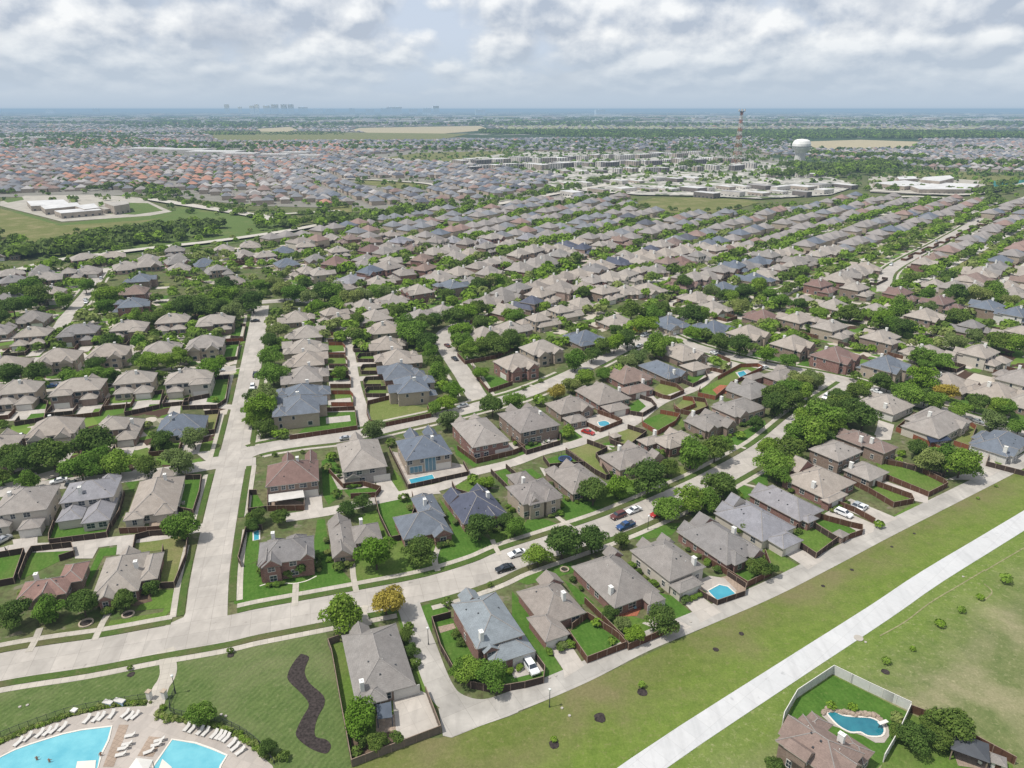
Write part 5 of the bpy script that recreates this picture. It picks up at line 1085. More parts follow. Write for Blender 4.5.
pool('P0', [(690,658),(780,673),(850,698),(905,722),(880,760),(850,860),(570,860),(620,760)], POOLW, 'smaller pale club pool with pointed top corner')
tflat('shade_paving', 'P0', [(477,597),(515,597),(455,765),(412,765)], .14, PATIO)['kind'] = 'structure'; tflat('shade_paving', 'P0', [(597,643),(655,650),(612,725),(550,722)], .14, PATIO)['kind'] = 'structure'
tflat('pool_step', 'P0', [(310,745),(385,740),(380,790),(300,790)], .23, COPING)['kind'] = 'structure'; tflat('pool_step', 'P0', [(650,735),(690,770),(630,790)], .23, COPING)['kind'] = 'structure'
strip('footpath', smooth(GT('P0', [(662,295),(670,320),(672,350),(674,385),(662,420),(645,445),(632,480),(622,520)]), 4), 3.3, WALK, 'walk')
struct(tp('path_mouth', 'P0', [(635,300),(705,290),(690,322),(650,322)], WALK, 'walk'))
def lounger_proto():
    r = bpy.data.objects.new('sun_lounger', None); col.objects.link(r); a = MB(); a.box(-.33,-.95,.3,.33,.35,.36); 
    a.f and None; n=len(a.v); 
    a.v += [(-.33,.35,.3),(.33,.35,.3),(.33,1.0,.78),(-.33,1.0,.78),(-.33,.35,.36),(.33,.35,.36),(.33,.97,.84),(-.33,.97,.84)]
    for q in ((0,3,2,1),(4,5,6,7),(0,1,5,4),(1,2,6,5),(2,3,7,6),(3,0,4,7)): a.f.append(tuple(n+i for i in q)); a.m.append(0)
    sl = a.build('sling', LOUNGE, r)
    fm = MB(); fm.box(-.37,-1,.27,-.335,.9,.33); fm.box(.335,-1,.27,.37,.9,.33); fm.build('frame', TRIM, r)
    for x in (-.33,.33):
        for y in (-.85,.7): l = MB(); l.box(-.03,-.03,0,.03,.03,.27); l.build('leg', TRIM, r, (x,y,0))
    return r
LOUNGE = plain('lounger_sling', (0.52, 0.5, 0.47), 0.8, 0.05); LOUNGEB = plain('towel_cloth', (0.5, 0.2, 0.05), 0.9, 0.2)
lp = lounger_proto(); LK = list(lp.children)
LG = [('row on the far curve of the big pool', [(73,663,18),(110,643,18),(158,629,18),(188,622,18),(215,613,18),(250,604,18),(347,572,12),(382,567,15),(405,562,15),(446,553,5)]),
      ('group by the gate', [(500,550,25),(518,560,25),(540,557,25)]), ('strip between the two pools', [(520,636,75),(508,670,75),(492,687,75),(483,712,75)]), ('brown paving square', [(637,655,70),(625,673,70),(595,700,60)]),
      ('row beside the round bush', [(748,603,15),(768,610,20),(800,618,22),(822,623,22)]), ('row curving round the small pool', [(856,632,24),(875,636,24),(890,640,26),(905,647,26),(928,667,28),(940,684,35),(960,700,40)])]
for desc, pts in LG:
    for i, (x, y, rot) in enumerate(pts):
        X, Y = G(*T('P0', x, y), .5); r = lp.copy(); col.objects.link(r); r.location = (X, Y, .12); r.rotation_euler = (0,0,-R(rot)); r.scale = (1.02,1.02,1.0)
        tag(r, 'white sun lounger, %s in the %s' % (ORD[i+1], desc), 'sun lounger', 'sun loungers around the club pools')
        for c in LK: d = c.copy(); col.objects.link(d); d.parent = r
for c in LK: bpy.data.objects.remove(c)
bpy.data.objects.remove(lp)
def pfig(x, y, skin, suit, label, z0=-0.6):
    """a swimmer standing in the water: one skinned figure"""
    X, Y = G(*T('P0', x, y), .3); V = [(0,0,.9),(0,0,1.15),(0,0,1.42),(0,0,1.52),(0,-.02,1.68),(.2,0,1.4),(.33,-.12,1.2),(.42,-.3,1.15),(-.2,0,1.4),(-.32,-.1,1.18),(-.4,-.28,1.1),(.1,0,.85),(.11,0,.5),(.12,.02,.08),(-.1,0,.85),(-.11,0,.5),(-.12,.02,.08)]
    E = [(0,1),(1,2),(2,3),(3,4),(2,5),(5,6),(6,7),(2,8),(8,9),(9,10),(0,11),(11,12),(12,13),(0,14),(14,15),(15,16)]; rad = [.15,.13,.16,.055,.11,.06,.045,.035,.06,.045,.035,.1,.065,.045,.1,.065,.045]
    me = bpy.data.meshes.new('person'); me.from_pydata(V, E, []); me.materials.append(skin); o = bpy.data.objects.new('person', me); col.objects.link(o)
    md = o.modifiers.new('skin', 'SKIN'); md.use_smooth_shade = True
    for i, sv in enumerate(me.skin_vertices[0].data): sv.radius = (rad[i], rad[i]); sv.use_root = (i == 0)
    o.modifiers.new('sub', 'SUBSURF').levels = 1; o.location = (X, Y, z0); o.rotation_euler = (0,0,x); tag(o, label, 'person'); return o
SKIN = plain('skin', (0.34, 0.19, 0.13), 0.6, 0.05); SUIT = plain('dark_swimwear', (0.02, 0.03, 0.09), 0.8)
pfig(148,733,SKIN,SUIT,'person standing in the big club pool, the one nearer the curved edge'); pfig(198,742,SKIN,SUIT,'person in the big club pool with arms held forward beside the other bather'); pfig(403,716,SKIN,SUIT,'person at the straight edge of the big club pool')
# white shade canopy on posts
def shade(t, pts, z, label):
    P = GT(t, pts, z); c = (sum(p[0] for p in P)/len(P), sum(p[1] for p in P)/len(P)); r = thing('shade_canopy', (*c, 0), 0, label, 'canopy'); m = MB(); L = [(p[0]-c[0], p[1]-c[1]) for p in P]
    for i in range(len(L)): j=(i+1)%len(L); m.face([(*L[i],z),(*L[j],z),(0,0,z+.7)]); m.face([(*L[j],z-.15),(*L[i],z-.15),(*L[i],z),(*L[j],z)][::-1])
    m.build('fabric', TRIM, r)
    for p in L: q = MB(); q.tube((p[0]*.95,p[1]*.95,0),(p[0]*.95,p[1]*.95,z-.05),.06,.06,8); q.build('post', METAL, r)
shade('P0', [(545,727),(612,735),(585,790),(500,790)], 2.8, 'white square shade canopy between the two club pools')
# gate with signs and the metal fence behind the hedge
def rail_fence(P, label, h=1.3):
    o0 = P[0]; r = thing('metal_fence', (*o0, 0), 0, label, 'fence'); m = MB(); pk = MB()
    for i in range(len(P)-1):
        a = np.array(P[i])-o0; b_ = np.array(P[i+1])-o0; d = b_-a; n = np.linalg.norm(d); u = d/n; c = (a+b_)/2
        m.obox(c, u, n/2, .02, h-.06, h); m.obox(c, u, n/2, .02, .15, .2)
        for k in range(int(n/.16)): pk.obox(a+u*k*.16, u, .01, .01, 0, h-.07)
        m.obox(a, u, .04, .04, 0, h+.1)
    m.build('rail', METAL, r); pk.build('picket', METAL, r)
rail_fence(smooth(GT('P0', [(-20,655),(80,615),(190,575),(300,540),(450,512),(590,490)]), 3), 'black metal picket fence around the far side of the big pool')
rail_fence(smooth(GT('P0', [(700,470),(680,540),(760,565),(860,580),(960,620),(1040,680),(1100,760)]), 3), 'black metal picket fence curving behind the smaller pool')
for (x, y, w, lab, mt) in [(435,518,1.9,'blue lidded bin box by the pool fence',LOUNGE), (480,512,2.2,'pale blue towel box by the pool fence',LOUNGE), (300,550,1.0,'small white pump box by the pool fence',TRIM)]:
    X, Y = G(*T('P0', x, y)); r = thing('storage_box', (X, Y, .1), R(-15), lab, 'box'); m = MB(); m.box(-w/2,-.45,0,w/2,.45,.8); m.build('body', plain('pale_blue_plastic', (.3,.42,.55)) if 'blue' in lab else TRIM, r); m = MB(); m.box(-w/2-.05,-.5,.8,w/2+.05,.5,.9); m.build('lid', mt, r)
for x, y, lab in [(600,492,'white gate pillar on the pool side of the path'), (660,490,'white gate pillar on the park side of the path')]:
    X, Y = G(*T('P0', x, y)); r = thing('gate_pillar', (X, Y, 0), R(-15), lab, 'pillar'); m = MB(); m.box(-.4,-.4,0,.4,.4,1.9); m.build('shaft', TRIM, r); m = MB(); m.box(-.5,-.5,1.9,.5,.5,2.05); m.build('cap', WALL['s'], r)

# ================================================================== other bodies of water and garden things
pool('P2', [(785,62),(830,38),(862,45),(892,72),(850,100),(818,96)], POOLM, 'small bright blue pool with stone ledge beside the pale house', z=.15)
pool('P3', [(238,552),(262,545),(300,562),(350,568),(410,572),(445,590),(462,615),(450,640),(400,640),(370,625),(330,625),(290,605),(262,580)], POOLD, 'deep blue kidney shaped pool with rock ledge inside white fence', n=3)
pool('Q1', [(612,240),(705,220),(714,236),(622,260)], POOLM, 'narrow turquoise pool behind the blue roofed two storey house')
pool('R2', [(672,490),(700,485),(718,495),(705,505),(680,505)], POOLM, 'small round spa pool in the clipped corner terrace', n=3)
pool('R3', [(548,372),(575,365),(590,380),(560,390)], POOLM, 'small pale pool behind the street corner brick house')
pool('Q1', [(-8,450),(12,440),(12,480),(-8,484)], POOLM, 'sliver of turquoise pool beside the twin gable house')
pool('Q2', [(345,12),(370,8),(388,18),(370,28),(350,26)], POOLM, 'tiny pale blue spa within the fenced court by the red car', n=2) if False else None
tp('pool_surround', 'P3', [(215,560),(235,535),(290,550),(420,560),(470,580),(485,620),(475,655),(430,668),(380,640),(260,600)], DECK, 'lawn')
ROCK = plain('pool_rocks', (0.3, 0.24, 0.19), 0.95, 0.3, 1.5)
def rocks(t, pts, label):
    P = smooth(GT(t, pts), 5); o0 = P[0]; r = random.Random(3); root = thing('rock_ledge', (*o0, 0), 0, label, 'rocks'); m = MB()
    for p in P:
        for _ in range(2):
            x, y = p[0]-o0[0]+r.uniform(-.4,.4), p[1]-o0[1]+r.uniform(-.4,.4); s = r.uniform(.3,.7); k = len(m.v)
            m.lathe([(s*.9,0),(s,.2*s),(s*.7,.7*s),(0.05,.85*s)], 7, 0, (x, y))
            for i in range(k, len(m.v)): v = m.v[i]; m.v[i] = (v[0]+r.uniform(-.1,.1), v[1]+r.uniform(-.1,.1), v[2]+.1+r.uniform(-.05,.05))
    m.build('stone', ROCK, root)
rocks('P3', [(225,548),(250,535),(300,548),(360,555),(420,562),(455,580)], 'rough brown rock ledge behind the kidney shaped pool')
# white fence, its lawn, slide
P = GT('P3', [(55,605),(60,580),(112,490),(258,392)]); fence(P, FENCEW, 'tall white board fence facing the trail', 2.3, rail=TRIM); fence(GT('P3', [(258,392),(400,462),(565,540)]), FENCEW, 'tall white board fence facing the dry field', 2.3, rail=TRIM)
fence(GT('P3', [(565,543),(520,640),(460,745)]), FENCEW, 'white side fence between the kidney pool and the dark trees', 2.0, rail=TRIM); fence(GT('P3', [(568,545),(660,580),(810,660),(985,755)]), FENCE, 'brown fence between the dry field and the far corner garden')
tp('yard_lawn', 'P3', [(60,608),(112,495),(258,398),(560,545),(460,750),(300,900),(0,900)], LAWN2, 'yard'); tp('yard_lawn', 'P3', [(565,550),(660,590),(980,760),(960,900),(400,900),(460,745)], LAWN, 'yard')
tp('pool_surround', 'P3', [(400,640),(480,600),(485,640),(465,668),(430,668)], DECK, 'drive')
X, Y = G(*T('P3', 455, 604)); r = thing('pool_slide', (X, Y, .15), R(20), 'white slide at the end of the kidney shaped pool', 'slide'); m = MB(); m.box(-1,-.35,1.0,1.1,.35,1.08); m.build('chute', TRIM, r)
for x in (-.8,.9): m = MB(); m.tube((x,0,0),(x,0,1.0),.06,.06,8); m.build('leg', METAL, r)
X, Y = G(*T('P3', 795, 725)); r = thing('gazebo', (X, Y, 0), R(-30), 'dark roofed garden gazebo beside the round trees', 'gazebo'); m = MB(); m.face([(-3,-2.4,2.6),(3,-2.4,2.6),(0,0,3.9)]); m.face([(3,-2.4,2.6),(3,2.4,2.6),(0,0,3.9)]); m.face([(3,2.4,2.6),(-3,2.4,2.6),(0,0,3.9)]); m.face([(-3,2.4,2.6),(-3,-2.4,2.6),(0,0,3.9)]); m.build('roof', plain('dark_gazebo_roofing', (.07,.075,.085)), r)
for x in (-2.7,2.7):
    for y in (-2.1,2.1): m = MB(); m.box(-.1,-.1,0,.1,.1,2.6); m.build('post', RAIL, r, (x, y, 0))
tp('deck', 'P3', [(740,700),(800,665),(940,725),(900,780),(760,760)], PATIO, 'drive')
def seat_set(t, x, y, c, label, s=1.0):
    X, Y = G(*T(t, x, y)); r = thing('patio_table', (X, Y, .1), 0, label, 'garden table'); m = MB(); m.tube((0,0,.66*s),(0,0,.72*s),.9*s,.9*s,20); m.build('tabletop', c, r); m = MB(); m.tube((0,0,0),(0,0,.66*s),.08,.08,8); m.build('leg', METAL, r)
    for i in range(5):
        a = i*1.257; r2 = thing('patio_chair', (X+1.6*s*math.cos(a), Y+1.6*s*math.sin(a), .1), a-math.pi/2, label.split(' ')[0]+' patio chair, %s around the %s' % (ORD[i+1], label.split('table')[0]+'table'), 'chair', 'chairs around patio tables')
        m = MB(); m.box(-.3,-.3,.4,.3,.3,.48); m.build('seat', c, r2); m = MB(); m.box(-.3,.25,.484,.3,.32,1.0); m.build('backrest', c, r2)
        for q in ((-.25,-.25),(.25,-.25),(-.25,.25),(.25,.25)): m = MB(); m.box(-.03,-.03,0,.03,.03,.4); m.build('leg', METAL, r2, (*q, 0))
BLUEP = plain('pale_blue_cushion', (.2,.38,.5)); seat_set('P2', 478, 118, BLUEP, 'blue round table on the red patio'); seat_set('R2', 470, 570, LOUNGE, 'white round table on the furnished patio'); seat_set('P3', 862, 738, TRIM, 'white round table on the gazebo deck')
X, Y = G(*T('Q2', 212, 165)); r = thing('trampoline', (X, Y, .1), 0, 'round dark blue trampoline inside the fenced yard', 'trampoline'); m = MB(); m.tube((0,0,.85),(0,0,.9),1.9,1.9,24); m.build('mat', plain('trampoline_mat', (.02,.03,.06)), r); m = MB(); m.lathe([(1.9,.86),(2.3,.86),(2.3,.93),(1.9,.93),(1.9,.86)], 24); m.build('pad', plain('trampoline_pad', (.03,.06,.18)), r)
for i in range(6): a = i*1.047; m = MB(); m.tube((2.2*math.cos(a),2.2*math.sin(a),0),(2.2*math.cos(a),2.2*math.sin(a),2.6),.04,.04,6); m.build('pole', METAL, r)
def shed(t, x, y, w, d, h, rot, rf, wl, label):
    X, Y = G(*T(t, x, y), h*.7); r = thing('garden_shed', (X, Y, 0), R(rot), label, 'shed'); m = MB(); m.box(-w/2,-d/2,0,w/2,d/2,h); m.build('wall', WALL[wl], r); m = MB(); roof_block(m, (-w/2,-d/2,w/2,d/2,h+.1,'h',.5), .25, .12); m.build('roof', [ROOF[rf], GUTTER, WALL[wl]], r); m = MB(); m.box(-.45,-d/2-.05,0,.45,-d/2+.0,1.9); m.build('door', DOOR, r)
shed('R2', 740, 548, 3.2, 3, 2.1, 30, 'T', 'b', 'small tan roofed garden shed in the dark rounded fence'); shed('Q3', 290, 462, 3, 2.6, 2, 34, 'W', 'b', 'grey hip roofed shed on the fence corner'); shed('P3', 920, 745, 2, 2, 1.8, -30, 'G', 'w', 'tiny white shed at the far corner garden')
for x in (-15,-20): pass
# dark serpentine planting bed in the park with shrubs
bed = smooth(GT('P1', [(180,312),(212,325),(200,360),(195,390),(215,430),(270,480),(272,520),(250,560),(235,610),(240,645),(280,655),(300,680),(285,710),(250,705),(200,680),(160,640),(170,600),(190,560),(212,515),(180,470),(130,420),(130,385),(155,340)]+[(180,312)]), 3)[:-1]
poly('mulch_bed', bed, MULCH, 'walk', skirt=False)
# mulch rings, stone rings
for t, x, y, rr_, stone in [('P0',345,190,1.3,1),('P0',513,156,1.1,1),('P0',524,395,.9,0),('P0',923,318,.9,0),('P2',168,675,1.2,0),('P2',352,568,1.4,0),('P2',521,466,1.3,0),('P3',470,385,1.0,0),('Q2',210,600,.9,1),('Q2',540,275,1.0,1),('Q2',715,195,1.2,1),('P2',918,232,.7,0),('P2',815,295,.8,0),('Q3',220,665,.6,0),('Q3',335,600,.6,0),('Q3',585,455,.5,0),('Q3',495,508,.5,0)]:
    X, Y = G(*T(t, x, y)); poly('mulch_ring', [(X+rr_*.85*math.cos(a*.4488)*random.uniform(.85,1.1), Y+rr_*.85*math.sin(a*.4488)*random.uniform(.85,1.1)) for a in range(14)], MULCH, 'walk', skirt=False)
    if stone: m = MB(); m.lathe([(rr_,0),(rr_+.3,0),(rr_+.3,.3),(rr_,.3),(rr_,0)], 18); o = m.build('tree_ring', WALL['s'], None, (X, Y, .05)); tag(o, 'low tan stone ring around the tree by the '+nearest_house(X, Y)[2], 'edging', 'stone rings around trees')
for pts in [[('Q1',(15,665)),('Q1',(70,650)),('Q1',(145,655)),('Q1',(200,645)),('Q1',(242,625))]]:
    strip('bed_edging', smooth([G(*T(a, *b_)) for a, b_ in pts], 4), .3, COPING, 'walk')
for t, pts, w in [('Q1',[(160,655),(155,745)],1.5),('Q1',[(385,570),(390,630),(402,690)],1.4),('Q1',[(730,505),(715,560),(728,605)],1.5),('Q1',[(945,480),(960,515),(975,540)],1.3),('P0',[(437,145),(410,190),(378,258)],1.4),('P0',[(160,210),(140,260),(115,305)],1.4),('Q2',[(170,380),(210,410),(245,435)],1.4),('P1',[(440,120),(430,150),(450,200)],1.6),('Q2',[(395,120),(380,105),(410,108)],1.0),('R2',[(400,340),(440,360)],1.3),('Q2',[(870,100),(900,105),(935,115)],1.2),('Q2',[(920,255),(960,265),(985,270)],1.2),('R2',[(560,285),(580,295)],1.2),('Q1',[(-60,100),(360,85)],1)][:13]:
    strip('front_walk', smooth(GT(t, pts), 4), w, WALK, 'top')
# small things: mailboxes, lamps, manholes
def mailbox(t, x, y):
    X, Y = G(*T(t, x, y)); r = thing('mailbox', (X, Y, 0), R(-20), 'brick kerbside mailbox in front of the '+nearest_house(X, Y)[2], 'mailbox'); m = MB(); m.box(-.3,-.3,0,.3,.3,1.3); m.box(-.36,-.36,1.3,.36,.36,1.4); m.build('pier', WALL['b'], r); m = MB(); m.box(-.15,-.32,.95,.15,-.3,1.15); m.build('door', METAL, r)
for q in [('Q2',545,410),('Q1',715,50),('P0',710,105)][:1]: pass
def lamp(t, x, y, label):
    X, Y = G(*T(t, x, y)); r = thing('street_lamp', (X, Y, 0), 0, label, 'street lamp', 'street lamps'); m = MB(); m.tube((0,0,0),(0,0,4.2),.09,.06,8); m.tube((0,0,0),(0,0,.5),.16,.12,8); m.build('post', METAL, r); m = MB(); m.lathe([(.1,4.2),(.24,4.3),(.28,4.65),(.05,4.9)], 10); m.build('lantern', LAMP, r)
lamp('Q2', 543, 440, 'dark street lamp beside the blue pickup'); lamp('P1', 690, 275, 'short dark lamp post on the alley curve verge'); lamp('R0', 1020, 500, 'dark street lamp on the main street below the leafy lane')
lamp('P2', 150, 525, 'pale post at the greenway edge of the alley'); lamp('P0', 703, 470, 'dark lamp post beside the pool gate')
for t, x, y in [('P3',362,250),('P3',390,266),('P2',200,530),('P2',230,560),('P0',80,525),('P0',110,518),('P0',885,556),('P0',903,562),('Q3',780,628),('P2',150,408),('P2',175,400),('P2',715,185)]:
    X, Y = G(*T(t, x, y)); w = 1.0 if (t, x) == ('P3',362) else .28; m = MB(); m.lathe([(w,0),(w,.16),(w*.9,.18),(.01,.18)], 14); o = m.build('utility_cover', GUTTER, None, (X, Y, .05)); tag(o, 'pale round utility cover in the grass, %s' % {('P3',362):'the largest beside the trail',('P3',390):'the small one beside the trail',('P2',200):'nearer the alley post',('P2',230):'farther from the alley post',('P0',80):'outer of the park pair by the big pool',('P0',110):'inner of the park pair by the big pool',('P0',885):'nearer the round bush',('P0',903):'beyond the round bush',('Q3',780):'alone beyond the trail bend',('P2',150):'by the emerald lawn driveway',('P2',175):'beside the emerald lawn verge',('P2',715):'by the driveway of the pale house'}[(t,x)], 'utility cover')
for hh, nm in zip((h1,h2,h3,h4,h5,h6,h8,h9,h15,h16,h17,h29,h30,h38,h40), ('alley bend','alley curve','emerald lawn','red patio','pale poolside','brick bay','dark brick bay','driveway suv','twin gable','low angled roof','slate cross hipped','shuttered stone','trampoline yard','corner porch gable','side lawn')):
    root, B, o, a = hh; X, Y = toworld((B[0][2]+.9, B[0][1]+(B[0][3]-B[0][1])*.4), o, a); r = thing('air_conditioner', (X, Y, .05), -a, 'pale air conditioning unit beside the %s house' % nm, 'air conditioner', 'air conditioners'); m = MB(); m.box(-.42,-.42,0,.42,.42,.85); m.build('casing', GUTTER, r); m = MB(); m.tube((0,0,.852),(0,0,.88),.34,.34,14); m.build('fan_grille', METAL, r)
# ================================================================== vehicles
def C(kind, paint, t, x, y, hd, label): X, Y = G(*T(t, x, y), .7); car(kind, paint, X, Y, R(hd), label, s=1.06)
C('suv','w','P2',75,362,-25,'white suv parked behind the dark fence under the blue grey eave')
C('sedan','w','Q1',1045,533,64,'white car parked on the avenue near the leafy corner'); C('sedan','k','Q1',995,592,64,'black car half under a tree on the avenue')
C('sedan','w','Q2',487,360,57,'white car parked on the avenue ahead of the maroon suv'); C('suv','m','Q2',425,382,57,'maroon suv parked between the white car and the tree line'); C('pickup','b','Q2',455,423,57,'deep blue pickup parked by the street lamp'); C('sedan','r','Q2',583,374,57,'red car mostly hidden behind the round avenue tree')
C('suv','w','Q3',302,373,-40,'white suv on the driveway of the tan roofed brick house'); C('sedan','s','Q3',352,342,50,'silver car with blue windows on the second driveway'); C('sedan','w','Q3',375,352,50,'white car beside the silver car on the second driveway')
C('sedan','r','R2',632,528,-55,'bright red car on the alley driveway'); C('suv','w','Q0',65,70,60,'white suv behind the houses beyond the leafy trees'); C('sedan','w','Q0',235,243,60,'white car parked under the tall left trees'); C('sedan','s','Q0',8,480,20,'silver blue car at the left alley garage')
C('sedan','k','R1',100,163,75,'black car crossing at the top of the main street'); C('pickup','k','R1',101,378,-15,'dark pickup parked on the main street'); C('suv','w','R1',90,427,-15,'white suv parked on the main street behind the dark pickup')
C('sedan','m','R1',870,262,-30,'maroon car on the bend of the curved street'); C('sedan','k','R1',899,314,-28,'black car in front of the hedge fence on the curved street'); C('sedan','k','R3',480,298,70,'dark car parked on the cross street'); C('suv','w','R3',660,60,50,'white van like suv on the side street'); C('suv','w','R4',232,467,40,'white pickup like suv at the avenue end'); C('sedan','t','R4',140,532,40,'teal car parked against the avenue hedge trees')
C('sedan','b','R0',205,424,75,'blue car under the trees of the leafy lane'); C('sedan','w','R0',345,88,-20,'white car at the upper cul-de-sac street'); C('sedan','k','R0',343,162,60,'dark car at the corner of the upper left street'); C('sedan','k','R1',545,258,75,'black car by the fences of the court alley'); C('sedan','w','R3',655,350,60,'white car parked beside the street corner brick house'); C('sedan','w','R2',838,183,40,'white car parked where the upper avenue narrows')

rc = random.Random(19)
for key, n_c, nm in [('upper_avenue',5,'upper avenue'),('cross_street',5,'cross street'),('winding_road',5,'winding road'),('lane',4,'leafy lane'),('upper_left_street',3,'upper left street'),('left_lane',3,'left lane')]:
    P_, w_ = RD[key]
    for i in range(n_c):
        fr_ = (i+rc.uniform(.3,.8))/n_c; q = sub(P_, min(fr_, .97), 1); a_ = math.atan2(q[1][0]-q[0][0], q[1][1]-q[0][1]) if len(q) > 1 else 0; sd = rc.choice((1,-1))*(w_/2-1.3)
        X, Y = q[0][0]+math.cos(a_)*sd, q[0][1]-math.sin(a_)*sd; kd, pc, cn = rc.choice((('sedan','w','white car'),('suv','g','grey suv'),('sedan','k','black car'),('suv','w','white suv'),('sedan','s','silver car'),('suv','k','black suv')))
        car(kd, pc, X, Y, a_+(math.pi if sd > 0 else 0), '%s, %s of the cars spread along the %s' % (cn, ORD[i+1], nm))
